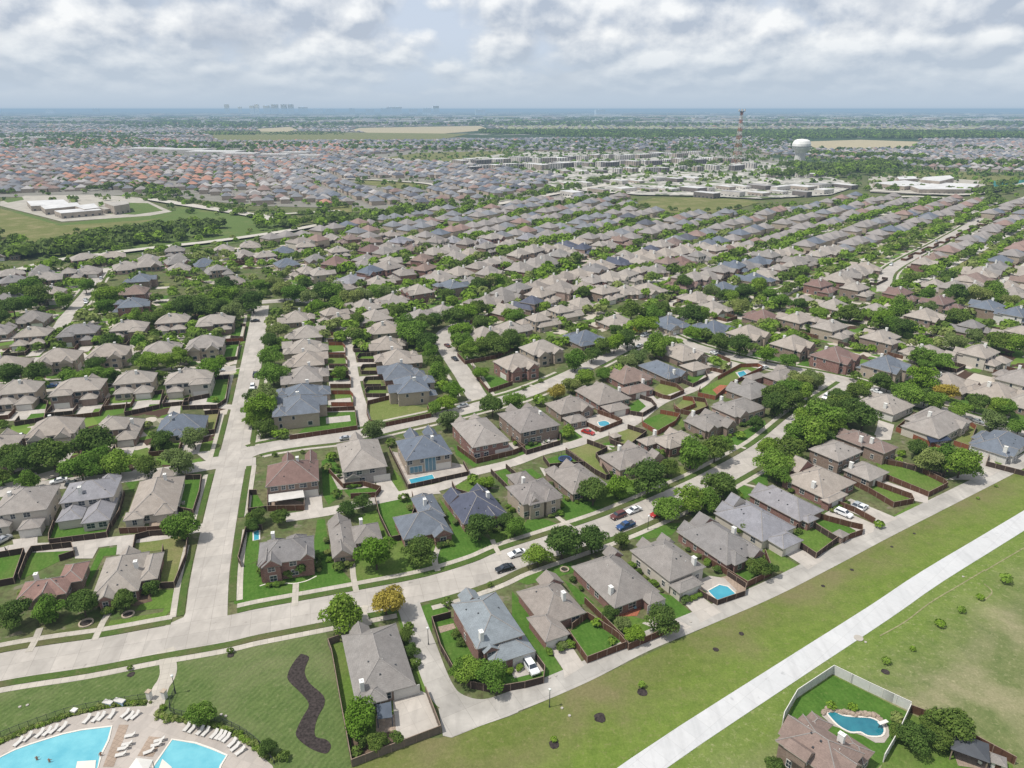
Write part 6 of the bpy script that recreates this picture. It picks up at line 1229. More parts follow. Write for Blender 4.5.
# ================================================================== trees
TD = {
'P0': '50,150,62,d 190,135,58,m 330,110,60,d 495,90,50,d 612,45,28,d 805,550,52,m 920,295,15,d 520,365,12,d',
'P1': '350,150,78,m 518,100,66,y 600,240,30,d 622,300,30,d 632,345,25,d 610,200,22,d 410,565,72,b 480,660,46,d 562,648,28,d 400,700,26,d 430,660,28,d 870,380,60,m 930,395,65,m 820,370,45,m 765,100,22,d 45,690,34,d 110,715,25,d',
'P2': '600,175,62,d 392,150,30,d 440,195,32,l 488,235,40,b 342,182,22,b 400,255,18,m 520,430,16,m 168,650,14,b',
'P3': '735,590,78,d 590,640,62,d 690,650,50,d 515,560,26,l 255,515,20,b 340,520,20,b 475,335,18,m 690,185,20,b 775,130,16,m 850,80,15,b 580,288,12,b 20,760,40,d 640,590,40,d 520,620,40,d 955,5,25,m',
'Q0': '205,135,75,d 110,150,65,d 30,140,55,d 370,85,72,d 320,190,68,m 470,165,58,m 395,150,55,m 585,185,48,d 715,162,58,l 645,75,45,d 775,75,46,l 725,425,62,m 1012,415,30,d 115,243,42,m 5,225,38,d 45,170,50,d 260,60,40,d 1000,385,20,d',
'Q1': '365,358,38,d 425,325,38,d 320,290,22,d 478,535,72,b 655,525,66,d 895,425,60,d 1005,405,38,d 128,606,26,d 174,600,28,d 5,385,38,d 90,385,38,d 590,305,22,d 868,230,24,m 915,250,32,b 465,30,42,l 300,140,22,m 540,85,22,d 35,30,38,d 590,125,14,d 330,580,24,d 285,185,22,l 185,125,10,d 75,135,12,d 750,15,32,d 75,55,18,d 110,60,18,d 25,600,25,d 935,655,14,d 765,485,16,l',
'Q2': '720,135,68,m 815,115,58,d 545,225,76,d 625,190,42,d 325,285,62,d 420,268,48,b 630,350,56,m 715,320,58,m 785,320,50,m 830,255,62,d 105,545,50,m 200,490,76,d 320,478,62,d 440,480,34,d 925,430,32,d 1015,165,50,m 10,425,42,m 985,590,45,d 228,45,28,m 915,55,20,m 990,15,35,d 860,85,28,m 870,290,35,d 900,295,25,m 590,130,25,d',
'Q3': '25,165,62,m 85,115,62,d 180,50,75,m 245,20,55,d 40,215,48,m 110,60,55,m 330,-15,55,d 400,10,55,m 600,115,42,d 650,160,55,l 775,165,72,m 705,155,58,m 535,130,17,b 525,155,15,m 8,600,28,d 445,412,20,b 890,10,40,l 1005,30,38,m 125,440,14,d 0,105,50,m 225,70,40,d 955,615,16,m 912,262,7,m 840,310,7,m 775,745,14,m',
'R0': '600,318,42,m 680,318,42,m 555,320,36,d 745,315,25,d 850,350,52,b 880,310,20,d 375,340,38,d 270,350,24,d 45,370,50,d 145,370,50,d 285,390,45,m 350,385,45,m 410,385,42,m 450,385,30,d 650,385,28,d 150,425,35,m 740,105,50,d 800,100,50,d 860,105,48,d 690,110,35,m 430,60,52,m 420,100,35,m 250,80,35,m 50,105,48,d 150,60,50,d 95,90,40,m 40,50,40,d 900,70,52,m 950,85,35,l 545,155,38,m 600,160,38,d 650,145,40,d 1000,70,40,d 900,20,42,d 930,125,40,l 5,150,40,d 1000,470,34,m 1005,520,34,b 1005,560,30,m 340,20,35,m 120,20,35,m 860,475,14,m 590,575,20,l 715,300,35,m 160,35,30,d 500,440,12,d 10,570,20,d 510,155,28,b 900,100,40,m',
'R1': '188,125,28,d 188,155,28,d 190,205,35,l 160,245,38,d 165,300,48,m 170,370,50,m 140,465,56,l 128,510,58,b 95,465,38,d 180,610,22,b 90,85,48,d 50,60,35,l 15,125,35,d 15,60,32,l 215,40,42,l 255,50,45,m 320,70,34,l 352,100,32,b 375,45,48,d 415,50,45,m 440,80,30,m 490,72,40,l 535,62,35,l 590,45,38,m 625,50,35,l 670,128,32,d 510,155,32,d 470,172,28,b 540,160,20,d 740,205,58,m 705,185,48,m 775,170,42,d 815,160,35,d 790,245,48,d 800,285,32,m 818,330,38,d 832,370,42,m 850,415,28,b 895,445,38,b 868,490,36,b 822,510,32,m 868,560,44,l 570,600,48,l 440,372,30,m 890,145,45,d 945,125,42,b 995,110,38,d 920,200,42,b 945,250,35,m 960,285,35,m 1010,255,38,d 985,170,38,m 870,60,32,d 215,605,20,m 1020,480,20,d 900,240,30,m 30,90,30,d 130,20,35,m 180,15,35,l 300,15,30,d',
'R2': '20,80,32,d 95,60,42,d 150,40,38,b 205,90,40,d 205,40,32,d 245,35,28,m 125,115,42,b 120,160,38,m 155,200,40,m 222,185,42,d 272,180,46,d 325,155,44,d 320,60,30,m 250,150,35,d 355,45,22,d 438,20,22,b 250,420,50,d 335,400,42,m 440,393,28,m 512,365,36,y 565,340,34,l 622,310,42,m 697,292,30,m 752,270,26,m 788,250,34,l 840,232,36,l 580,240,46,m 648,215,36,d 695,180,36,d 738,175,40,b 790,155,42,d 830,115,20,y 868,95,44,b 860,55,30,m 745,118,28,d 805,40,48,d 905,185,52,m 950,170,36,m 205,290,30,b 375,350,11,d 443,320,11,d 65,480,42,l 548,535,28,m 420,150,25,m 480,160,22,d 430,35,18,b 555,95,22,d 1000,50,30,d 930,35,35,d 400,12,20,m',
'R3': '130,110,48,d 65,200,30,d 110,190,24,m 182,165,42,b 150,195,18,y 210,130,40,m 230,262,52,m 100,240,42,m 155,310,30,l 110,325,28,m 70,350,25,m 365,135,48,d 410,140,38,m 375,210,34,b 482,248,42,d 562,258,46,d 668,300,36,b 755,322,36,m 650,275,18,m 500,60,32,d 450,45,32,l 580,45,40,d 555,105,34,l 725,85,38,m 800,95,30,d 640,20,34,m 335,10,36,d 770,225,34,m 800,220,26,l 875,135,34,m 710,455,55,d 760,430,50,m 800,405,42,l 845,395,38,l 700,495,50,d 770,480,46,d 820,445,42,m 870,400,35,l 625,570,36,d 562,620,16,d 840,560,60,m 900,520,60,d 930,580,60,m 960,470,45,d 760,610,40,m 1000,520,60,d 1010,440,40,m 680,240,20,b 270,30,22,m 870,610,70,m 460,320,28,m 500,345,20,l',
'R4': '82,325,34,m 530,112,46,m 455,150,40,b 490,170,36,m 545,185,42,d 602,195,28,b 760,150,48,d 700,150,24,m 640,60,34,m 760,50,42,d 845,60,42,l 910,55,44,m 970,85,32,l 830,225,32,l 750,250,38,l 620,305,40,m 700,322,40,m 632,340,30,m 580,310,22,d 615,395,54,b 575,455,50,m 630,465,42,d 535,440,36,m 712,445,42,y 670,485,42,m 455,400,44,d 480,420,30,m 350,450,45,d 380,430,32,m 350,380,24,d 835,485,46,d 920,500,44,m 960,510,42,m 778,520,40,m 900,560,46,l 1005,580,28,d 920,240,50,d 985,250,50,m 300,500,55,d 385,545,60,d 340,545,50,m 215,555,75,m 160,575,50,m 265,580,45,d 330,130,42,d 395,130,28,m 200,130,28,m 128,95,28,d 45,85,35,m 420,175,25,d 585,20,22,m 300,110,28,m 650,110,30,l 890,30,32,d 725,195,22,m 100,230,30,m'}
TL = []
allt = []
for t, s in TD.items():
    for q in s.split():
        x, y, r, c = q.split(','); px, py = T(t, float(x), float(y)); allt.append((px, py, float(r)/4, c, t))
# drop the doubled entries where the survey tiles overlap
keep = []
for a_ in sorted(allt, key=lambda q: -q[2]):
    if all((a_[0]-k[0])**2+((a_[1]-k[1])*1.15)**2 > (0.42*max(k[2], a_[2])+(2.2 if k[4] != a_[4] else 0))**2 for k in keep): keep.append(a_)
cand = []
for px, py, r, c, t in keep:
    Rr = r*1.0; z = 4.0
    for _ in range(4):
        zc = depth_of(px, py, z); Rm = r*zc/F; hg = 1.0; z = Rm*1.05
    X, Y = G(px, py, z); cand.append((r, X, Y, Rm*1.08, c, py))
for desc, a_, b_, n, cs in TL:
    A, Bq = G(*T(*a_), 5), G(*T(*b_), 5)
    for i in range(n):
        t = (i+random.uniform(.2,.8))/n; X = A[0]+(Bq[0]-A[0])*t+random.uniform(-4,4); Y = A[1]+(Bq[1]-A[1])*t+random.uniform(-4,4); Rm = random.uniform(3.4,5.8)
        cand.append((Rm*F/Y*.9, X, Y, Rm, random.choice(cs), 0))
cand += [(Rm*F/y*.85, x, y, Rm, c, 0) for x, y, Rm, c in ZTREES]
# yard and kerb trees that fill the blocks further back, kept off the houses
HXY = np.array([(h[0], h[1]) for h in HOUSES]+FARPLOT)
occ = [(q[1], q[2]) for q in cand]
def road_clear(x, y):
    return True
n_ = 0
while n_ < 1500:
    px, py = random.uniform(-20, 1040), random.uniform(200, 345)
    
    x, y = G(px, py, 4)
    if len(HXY) and np.min((HXY[:,0]-x)**2+(HXY[:,1]-y)**2) < (8.0 if py > 270 else 7)**2: continue
    if py < 256 and px < 290 and (py < 225 or px < 60): continue
    if px > 640 and px < 760 and py < 216: continue
    bad = False
    for key in ('winding_road','side_street','upper_left_street','cross_street','upper_avenue','turning_street','main_street','avenue','curved_street'):
        P_, w_ = RD[key]
        if min((p_[0]-x)**2+(p_[1]-y)**2 for p_ in P_) < (w_/2+4)**2: bad = True; break
    n_ += 1
    if bad: continue
    Rm = random.uniform(1.5, 4.4); cand.append((Rm*F/y*.8, x, y, Rm, random.choice('dddmmmllb'), 0))
for hh, nm in zip((h15,h16,h17,h18,h29,h30,h31,h33,h34,h38,h37,h3,h5,h6,h9,h2,h4,h20,h23), ('twin gable','low angled roof','slate cross hipped','dark slate solar','shuttered stone','trampoline yard','pink brick','stone entry gable','tall side wall','corner porch gable','pink roofed','emerald lawn','pale poolside','brick bay','driveway suv','alley curve','red patio','tall stone','furnished patio')):
    root, B, o, a = hh; b0 = min(B, key=lambda b: b[1]); n = 0
    for k in range(7):
        x = b0[0]+(b0[2]-b0[0])*(k+.5)/7+random.uniform(-.3,.3); y = b0[1]-1.1
        if random.random() < .25: continue
        X, Y = toworld((x, y), o, a); n += 1; Rm = random.uniform(.7, 1.25)
        place_tree(X, Y, Rm, random.choice('dmdml'), 5000+k*13+int(X), 'low shrub, %s along the wall of the %s house' % (ORD[n], nm), .75, 'shrub', 'shrub', True, 'foundation shrubs', trunk=False)
    for sd in (0, 2):
        for k in range(5):
            if random.random() < .55: continue
            x = B[0][sd]+(-1.2 if sd == 0 else 1.2); y = B[0][1]+(B[0][3]-B[0][1])*(k+.5)/5
            if any(b[0]-1 < x < b[2]+1 and b[1]-1 < y < b[3]+1 for b in B): continue
            X, Y = toworld((x, y), o, a); n += 1; place_tree(X, Y, random.uniform(.7,1.3), random.choice('dml'), 6000+k*13+int(X), 'low shrub, %s along the wall of the %s house' % (ORD[n], nm), .8, 'shrub', 'shrub', True, 'foundation shrubs', trunk=False)
cand.sort(key=lambda q: -q[0]); big = cand[:300]; rest = cand[300:]
seen = {}
for i, (r, X, Y, Rm, c, py) in enumerate(big):
    h = nearest_house(X, Y) if HOUSES else None; d = math.hypot(h[0]-X, h[1]-Y)
    sz = 'small' if Rm < 2.6 else 'large' if Rm > 5.2 else ''
    w = side_word(h[0], h[1], X, Y); base = (sz+' ' if sz else '')+LEAFNAME[c]
    kind = 'shrub' if Rm < 1.7 else 'tree'
    key = (base, kind, w, h[2]); seen.setdefault(key, []).append(i)
for key, idx in seen.items():
    base, kind, w, sh = key; idx.sort(key=lambda j: big[j][2])
    for k, j in enumerate(idx):
        r, X, Y, Rm, c, py = big[j]
        pre = '' if len(idx) == 1 else ('nearest ' if k == 0 else ORD[k+1]+' nearest ')
        lab = '%s%s %s %s the %s' % (pre, base, kind, w, sh)
        lab = ' '.join(lab.split()[:17]) if len(lab.split()) > 17 else lab
        hg = 1.0 if Rm > 2 else 1.15
        if py > 560 and Rm < 1.9 and X > 20 and r < 6.6: Rm *= .72; hg = 1.9
        place_tree(X, Y, Rm, c, j, lab, hg, 'tree' if kind == 'tree' else 'shrub', 'tree' if kind == 'tree' else 'shrub', small=(r < 7.5))
print('trees', len(cand), 'individual', len(big))
# ================================================================== the far distance
def blobs(name, pts, mats, faces=26, seed=1, sq=0.75, leaf=0.42):
    """many small crowns as ONE mass: loose leaf quads spread over each crown; pts rows are x, y, radius, material"""
    r = np.random.default_rng(seed); pts = np.asarray(pts, float); n = len(pts); k = faces; N = n*k
    D = r.normal(size=(N,3)); D /= np.linalg.norm(D,axis=1)[:,None]; D[:,2] = np.abs(D[:,2])*1.0-.15
    Rr = np.repeat(pts[:,2],k)[:,None]; C = np.repeat(pts[:,:2],k,0)
    P = D*Rr*r.uniform(.6,1,(N,1))*np.array([1,1,sq]); P[:,:2] += C; P[:,2] += Rr[:,0]*sq*0.9
    Nn = D+r.normal(scale=.45,size=(N,3))+np.array([0,0,.3]); Nn /= np.linalg.norm(Nn,axis=1)[:,None]
    U = np.cross(Nn, r.normal(size=(N,3))); U /= np.linalg.norm(U,axis=1)[:,None]; W = np.cross(Nn,U); s = Rr*leaf*r.uniform(.6,1.2,(N,1))
    V = np.stack([P-U*s,P-W*s,P+U*s,P+W*s],1).reshape(-1,3)
    me = npmesh(name, V, np.arange(4*N).reshape(N,4), mats, np.repeat(pts[:,3].astype(int),k)); o = link(name, me); o['kind'] = 'stuff'; return o
KEYS = 'dmlby'
blobs('yard_trees', [(X, Y, Rm, KEYS.index(c)) for (r, X, Y, Rm, c, py) in rest], [LEAF[k] for k in KEYS], 90, 5, .85, .26)
def inpoly(x, y, P):
    c = False; n = len(P)
    for i in range(n):
        x0, y0 = P[i]; x1, y1 = P[i-1]
        if (y0 > y) != (y1 > y) and x < (x1-x0)*(y-y0)/(y1-y0)+x0: c = not c
    return c
def scatter(P, n, seed, ylo=None):
    """random places in a survey polygon, even over the land"""
    r = random.Random(seed); W = [G(*p) for p in P]; xs = [p[0] for p in W]; ys = [p[1] for p in W]; out = []
    while len(out) < n:
        x, y = r.uniform(min(xs), max(xs)), r.uniform(min(ys), max(ys))
        if inpoly(x, y, W): out.append((x, y))
    return out
# ---- belt of trees under the green field, hedges, wood edges
def line_trees(pts, n, r0, r1, spread, seed):
    r = random.Random(seed); P = [G(*p) for p in pts]; out = []
    for i in range(n):
        q = sub(P, (i+.5)/n, 1)[0]; out.append((q[0]+r.gauss(0,spread), q[1]+r.gauss(0,spread*1.2), r.uniform(r0,r1), r.choice((0,0,1,5,5))))
    return out
M6 = [LEAF[k] for k in KEYS]+[LEAF['f']]
tb = line_trees([(2,258),(30,256),(62,250),(100,240),(150,234),(218,228)], 150, 4, 7.5, 5, 1)+line_trees([(55,258),(90,250),(140,243),(210,236)], 60, 4, 7, 6, 11)+line_trees([(0,240),(12,248),(14,262)], 16, 5, 8, 6, 12)
tb += line_trees([(130,197),(165,200),(215,208),(256,218)], 40, 3, 5, 6, 2)+line_trees([(95,192),(130,188),(150,192),(180,197)], 40, 4, 7, 12, 3)+line_trees([(256,228),(300,226),(350,222),(385,222),(420,210)], 90, 4, 8, 10, 4)+line_trees([(256,215),(320,216),(345,205)], 24, 3, 5, 5, 14)
tb += line_trees([(420,214),(470,207),(512,201),(560,192),(620,178)], 80, 3, 5.5, 7, 5)+line_trees([(640,175),(700,165),(760,160)], 60, 4, 8, 14, 6)+line_trees([(770,178),(840,176),(880,166),(1024,166)], 160, 6, 10, 26, 7)+line_trees([(790,168),(840,172),(870,168)], 80, 6, 10, 14, 8)
tb += line_trees([(868,191),(910,190),(970,194),(1010,190)], 60, 3, 6, 6, 9)+line_trees([(560,200),(620,205),(700,214),(760,206)], 30, 2.5, 4, 6, 10)+line_trees([(1024,182),(1000,195),(985,205)], 40, 4, 6, 9, 15)+line_trees([(800,155),(860,158),(920,160)], 90, 6, 10, 14, 16)
blobs('field_edge_woods', tb, M6, 70, 8, .9, .28)
BW2 = [[G(*p_) for p_ in q_] for q_ in ([(348,131),(360,128),(480,126),(490,130),(440,134.5),(405,137.5),(360,132)], [(256,129),(290,127),(300,131),(262,134)], [(800,140),(860,138),(920,140),(912,149),(830,151),(795,149)])]
tt = []
for P_, n, s in [([(0,134),(1024,136),(1024,152),(0,150)], 5000, 21), ([(0,150),(520,150),(540,200),(300,222),(0,200)], 1300, 22), ([(500,150),(1024,150),(1024,185),(760,190),(480,200)], 1700, 23), ([(800,152),(1024,150),(1024,180),(870,178)], 800, 24), ([(0,118),(1024,118),(1024,127),(0,128)], 9000, 25), ([(480,131),(1040,131),(1040,139),(480,138)], 6000, 26), ([(0,127),(345,126),(345,135),(0,136)], 4500, 27)]:
    big_ = n >= 5000; rr_ = random.Random(s)
    for x, y in scatter(P_, n, s):
        # clumps: keep where a slow wave of the land says so
        if big_ and math.sin(x*.0021+1.3*math.sin(y*.0011))+math.sin(y*.0037+x*.0007) < -.35: continue
        if any(inpoly(x, y, q_) for q_ in BW2): continue
        tt.append((x, y, rr_.uniform(5,9)*(1.7 if s == 25 else 1.15 if s > 25 else 1) if big_ else rr_.uniform(2.5,5), rr_.choice((0,5,5,1) if big_ else (0,1,2,5))))
blobs('far_woods', tt, M6, 12, 9, .8, .6)
# ---- far roofs
def far_houses(name, L, seed, colours):
    """L rows: x, y, heading, roof index, half width, half depth, eave"""
    r = np.random.default_rng(seed); L = np.asarray(L, float); n = len(L)
    ux = np.stack([np.cos(L[:,2]), -np.sin(L[:,2])],1); uy = np.stack([np.sin(L[:,2]), np.cos(L[:,2])],1); hw, hd, ze = L[:,4:5], L[:,5:6], L[:,6:7]
    def pt(a, b_, z, o=0): p = L[:,:2]+ux*(a*(hw+o))+uy*(b_*(hd+o)); return np.concatenate([p, z],1)
    z0 = np.zeros((n,1)); m = np.minimum(hw, hd); zr = ze+.6*m; rl = np.maximum(hd-m, 0.2)/hd
    base = [pt(a,b_,z0) for a,b_ in ((-1,-1),(1,-1),(1,1),(-1,1))]; top = [pt(a,b_,ze) for a,b_ in ((-1,-1),(1,-1),(1,1),(-1,1))]; ov = [pt(a,b_,ze-.1,.5) for a,b_ in ((-1,-1),(1,-1),(1,1),(-1,1))]
    R0_ = np.concatenate([L[:,:2]-uy*rl*hd, zr],1); R1_ = np.concatenate([L[:,:2]+uy*rl*hd, zr],1)
    q = []; mi = []
    for i in range(4): j=(i+1)%4; q.append(np.stack([base[i],base[j],top[j],top[i]],1)); mi.append(np.full(n,len(colours)))
    for s in ([ov[0],ov[1],R0_,R0_],[ov[2],ov[3],R1_,R1_],[ov[1],ov[2],R1_,R0_],[ov[3],ov[0],R0_,R1_]):
        q.append(np.stack(s,1)); mi.append(L[:,3])
    V = np.concatenate(q).reshape(-1,3); mi = np.concatenate(mi).astype(int)
    me = bpy.data.meshes.new(name); N = len(V)//4; me.vertices.add(len(V)); me.vertices.foreach_set('co', V.astype(np.float32).ravel()); me.loops.add(4*N); me.loops.foreach_set('vertex_index', np.arange(4*N, dtype=np.int32)); me.polygons.add(N); me.polygons.foreach_set('loop_start', np.arange(0,4*N,4,dtype=np.int32))
    for c in colours+[WALL['s']]: me.materials.append(c)
    me.polygons.foreach_set('material_index', mi); me.update(calc_edges=True); me.validate(); o = link(name, me); o['kind'] = 'stuff'; return o
def simple(name, c, rough=.9):
    m, nt, b = base_mat(name, rough, .1); p = pos(nt); nt.link(mixc(nt, maprange(nt, noise(nt, p, .08, 3, .7), .3, .7), tuple(x*.8 for x in c), tuple(x*1.15 for x in c)), b.inputs['Base Color']); return m
FR = [simple('far_tan_roofing', (.25,.23,.22)), simple('far_grey_roofing', (.19,.195,.21)), simple('far_slate_roofing', (.135,.15,.18)), simple('far_dark_roofing', (.10,.105,.125)), simple('far_clay_roofing', (.38,.21,.155)), simple('far_brown_roofing', (.24,.17,.15)), simple('far_pale_roofing', (.36,.34,.33))]
FH = []
def town(P, ang, dx, dy, weights, seed, jit=2.5, skip=.08, sz=(5.5,7.5)):
    r = random.Random(seed); W = [G(*p) for p in P]; c, s = math.cos(R(ang)), math.sin(R(ang)); U = [(x*c-y*s, x*s+y*c) for x, y in W]
    x0, x1 = min(u[0] for u in U), max(u[0] for u in U); y0, y1 = min(u[1] for u in U), max(u[1] for u in U); y = y0; row = 0
    while y < y1:
        x = x0
        while x < x1:
            wx, wy = x*c+y*s, -x*s+y*c
            if inpoly(wx, wy, W) and r.random() > skip:
                FH.append((wx+r.uniform(-jit,jit), wy+r.uniform(-jit,jit), R(ang)+r.choice((0,0,math.pi/2)), r.choices(range(7), [w_*(3.2 if (k_ == 4 and math.sin(wx*.008)+math.sin(wy*.007+wx*.003) > .5 and wx < -420) else .25 if k_ == 4 else 1) for k_, w_ in enumerate(weights)])[0], r.uniform(*sz), r.uniform(6,8.5), r.choice((3,5.4,5.6))))
            x += dx
        y += dy if row % 2 else dy*1.35; row += 1
town([(-20,138),(300,140),(430,148),(300,165),(330,205),(256,205),(150,195),(100,190),(-20,196)], -20, 16.5, 27, (4,3,1.2,1,2.2,3,2), 1)
town([(256,160),(330,158),(440,164),(520,172),(500,178),(350,178),(262,182)], 64, 15.5, 24, (3,5,2.4,1.5,.1,2,1.5), 12)
town([(256,150),(520,150),(520,140),(300,140)], 10, 16, 25, (2,4,3,3,.3,1,1), 2)
town([(270,180),(350,176),(520,172),(560,180),(520,195),(420,205),(300,205),(280,195)], 64, 15.5, 24, (3,5,3,1.5,.1,1,1.5), 3)
town([(500,140),(760,138),(770,150),(520,152)], 20, 17, 27, (2,4,3,3,.2,1,1), 4)
town([(760,145),(1024,145),(1024,160),(880,162),(760,155)], 30, 17, 30, (3,3,2,1,.2,1.5,1.5), 5)
town([(880,150),(1040,140),(1040,175),(960,172),(870,165)], 40, 18, 32, (4,2,1,.6,.1,1.5,2), 6)
town([(-20,129),(420,129),(400,137),(-20,138)], 5, 20, 40, (3,3,2,1,.6,1,2), 7, skip=.3)
town([(512,139),(1040,140),(1040,146),(512,145)], 5, 20, 36, (2,3,3,2,.1,1,1), 8, skip=.2)
town([(500,122),(1040,122),(1040,130),(500,130)], 5, 40, 90, (2,3,2,1,.2,1,3), 9, skip=.5, sz=(8,14)); town([(-20,121),(500,121),(500,129),(-20,129)], 5, 40, 85, (2,3,2,1,.2,1,4), 10, skip=.5, sz=(8,14))
BADF = [[(60,200),(190,190),(290,228),(180,245),(60,262),(0,240),(0,205)], [(350,180),(440,178),(430,192),(370,192)], [(634,196),(766,196),(740,220),(640,214)], [(140,150),(256,146),(256,156),(150,158)]]
BW = [[G(*p) for p in q] for q in BADF+[[(200,131),(470,134),(440,141),(220,142)]]]+BW2
FH = [h for h in FH if not any(inpoly(h[0], h[1], q) for q in BW)]
for (X, Y, a, rf) in EXTRA: FH.append((X, Y, a, {'T':0,'G':1,'B':2,'D':3,'R':5,'N':5,'L':1}.get(rf,0), 7, 7.6, random.choice((3,5.4))))
far_houses('far_houses', FH, 4, FR); print('far houses', len(FH))
# ---- ground beneath the far towns
TOWN = simple('far_town_ground', (.2,.19,.165)); FIELD = grass('far_field_grass', (.115,.135,.045), (.17,.175,.065), (.24,.21,.11), .5); FIELDG = grass('far_green_field_grass', (.085,.135,.042), (.12,.165,.05), (.16,.17,.07), .3); TANF = simple('tan_fallow_field', (.36,.31,.2)); PALEF = simple('pale_paved_ground', (.36,.335,.29))
SHOPG, nt, b = base_mat('shopping_ground_cover', .9, .1); p = pos(nt); v_ = nt.new('ShaderNodeTexVoronoi'); v_.inputs['Scale'].default_value = .045; nt.link(p, v_.inputs['Vector']); s_ = nt.new('ShaderNodeSeparateColor'); nt.link(v_.outputs['Color'], s_.inputs[0])
v2_ = nt.new('ShaderNodeTexVoronoi'); v2_.inputs['Scale'].default_value = .16; nt.link(p, v2_.inputs['Vector']); s2_ = nt.new('ShaderNodeSeparateColor'); nt.link(v2_.outputs['Color'], s2_.inputs[0])
k = mixc(nt, maprange(nt, s_.outputs[0], .2, .3), (.11,.14,.06), (.36,.345,.31)); k = mixc(nt, maprange(nt, s_.outputs[1], .6, .7), k, (.46,.44,.4)); k = mixc(nt, maprange(nt, s2_.outputs[0], .72, .8, 0, .8), k, (.08,.09,.07)); nt.link(k, b.inputs['Base Color'])
fz = [0.2]
def farpoly(name, pts, mat):
    fz[0] += .05; mb = MB(); P = [G(*p) for p in pts]; k = len(P)
    if sum(P[i][0]*P[(i+1)%k][1]-P[(i+1)%k][0]*P[i][1] for i in range(k)) < 0: P = P[::-1]
    mb.face([(x, y, fz[0]) for x, y in P]); return struct(mb.build(name, mat))
farpoly('town_ground', [(-40,139),(430,141),(560,139),(770,146),(780,190),(640,194),(560,200),(512,205),(420,215),(330,208),(256,206),(150,195),(-40,198)], TOWN)
farpoly('green_field', [(-30,206),(20,212),(60,224),(150,214),(190,205),(246,214),(292,229),(262,240),(200,248),(150,252),(60,264),(0,250),(-30,252)], FIELDG); farpoly('field', [(-20,204),(12,212),(60,226),(150,220),(172,216),(120,228),(60,240),(0,246),(-20,240)], FIELD)
farpoly('school_ground', [(0,202),(25,196),(100,195),(140,198),(172,212),(150,216),(62,222),(0,206)], PALEF); farpoly('school_lawn', [(2,200.5),(22,197),(24,200),(8,203)], FIELDG); farpoly('school_lawn', [(122,203),(148,203.5),(163,211),(135,215),(105,214)], FIELDG)
farpoly('field', [(634,203),(655,198),(700,198),(745,200),(760,203),(725,212),(700,215),(665,213)], FIELD); farpoly('park_field', [(350,183),(380,179),(430,184),(425,190),(400,189)], FIELD); farpoly('park_field', [(300,217),(290,222),(330,223),(352,215)], FIELD)
farpoly('park_field', [(315,158),(330,156),(372,158),(372,164),(340,163)], FIELD); farpoly('park_field', [(385,158),(420,153),(512,151),(512,155),(450,163),(400,160)], FIELD); farpoly('field', [(325,207),(352,205),(352,213),(320,215)], FIELD)
farpoly('tan_field', [(348,131),(360,128),(480,126),(490,130),(440,134),(405,137),(360,132)], TANF); farpoly('tan_field', [(256,129),(290,127),(300,131),(262,134)], TANF); farpoly('tan_field', [(490,126),(780,124),(1000,125),(1000,127),(700,129),(520,130)], TANF)
farpoly('tan_field', [(800,142),(860,140),(920,142),(912,149),(830,150),(800,148)], TANF); farpoly('green_field', [(200,131),(470,134),(440,140),(220,141)], FIELD); farpoly('green_field', [(880,172),(960,172),(1030,178),(1030,186),(985,186),(900,180),(870,176)], FIELD); 
farpoly('tan_field', [(500,126.5),(560,125),(1000,126),(1030,128),(900,131),(760,129),(640,130.5),(512,130)], simple('pale_green_meadow', (.25,.26,.14)))
for q_ in [[(0,119),(90,118),(170,119.5),(60,120.5)],[(230,121),(330,120.3),(400,121.2),(300,122)],[(560,116),(700,115.4),(760,116.2),(640,117)],[(800,120),(930,119),(1024,120.4),(900,121.5)],[(420,117),(520,116.4),(560,117.2)],[(20,124),(60,123.4),(110,124),(60,125)],[(850,115),(1024,114.3),(1024,115.2)],[(600,121.5),(680,121),(720,122),(650,122.6)],[(120,114.6),(260,114.2),(300,115)]]: farpoly('tan_field', q_, TANF)
farpoly('shopping_ground', [(440,163),(520,152),(700,154),(780,165),(860,186),(830,196),(760,200),(700,197),(640,196),(560,190),(520,175)], SHOPG)
farpoly('school_ground', [(868,178),(900,176),(985,182),(985,192),(930,196),(870,193)], PALEF); farpoly('sports_court', [(992,182),(1024,181),(1030,187),(994,188)], simple('teal_court_paint', (.04,.16,.15)))
def farroad(name, pts, w, mat=FARROAD):
    fz[0] += .05; P = smooth([G(*p) for p in pts], 5); return strip(name, P, w, mat, 'road', z=fz[0])
farroad('parkway', [(150,200),(200,208),(256,217),(292,225)], 16); farroad('parkway', [(256,217),(340,212)], 8)
farroad('wooded_road', [(20,272),(60,262),(112,255),(160,249),(215,243),(290,232),(340,222)], 11); farroad('parkway', [(430,215),(500,205),(560,194),(620,184),(650,180)], 14); farroad('parkway', [(440,220),(510,209),(570,198),(640,192),(700,190)], 12)
farroad('far_road', [(260,154),(330,157),(372,158),(400,160)], 14); farroad('far_road', [(318,183),(350,180),(420,184),(440,188)], 10); farroad('parkway', [(870,200),(920,198),(1000,205)], 12); farroad('parkway', [(870,192),(960,196),(1000,190),(1040,182)], 14)
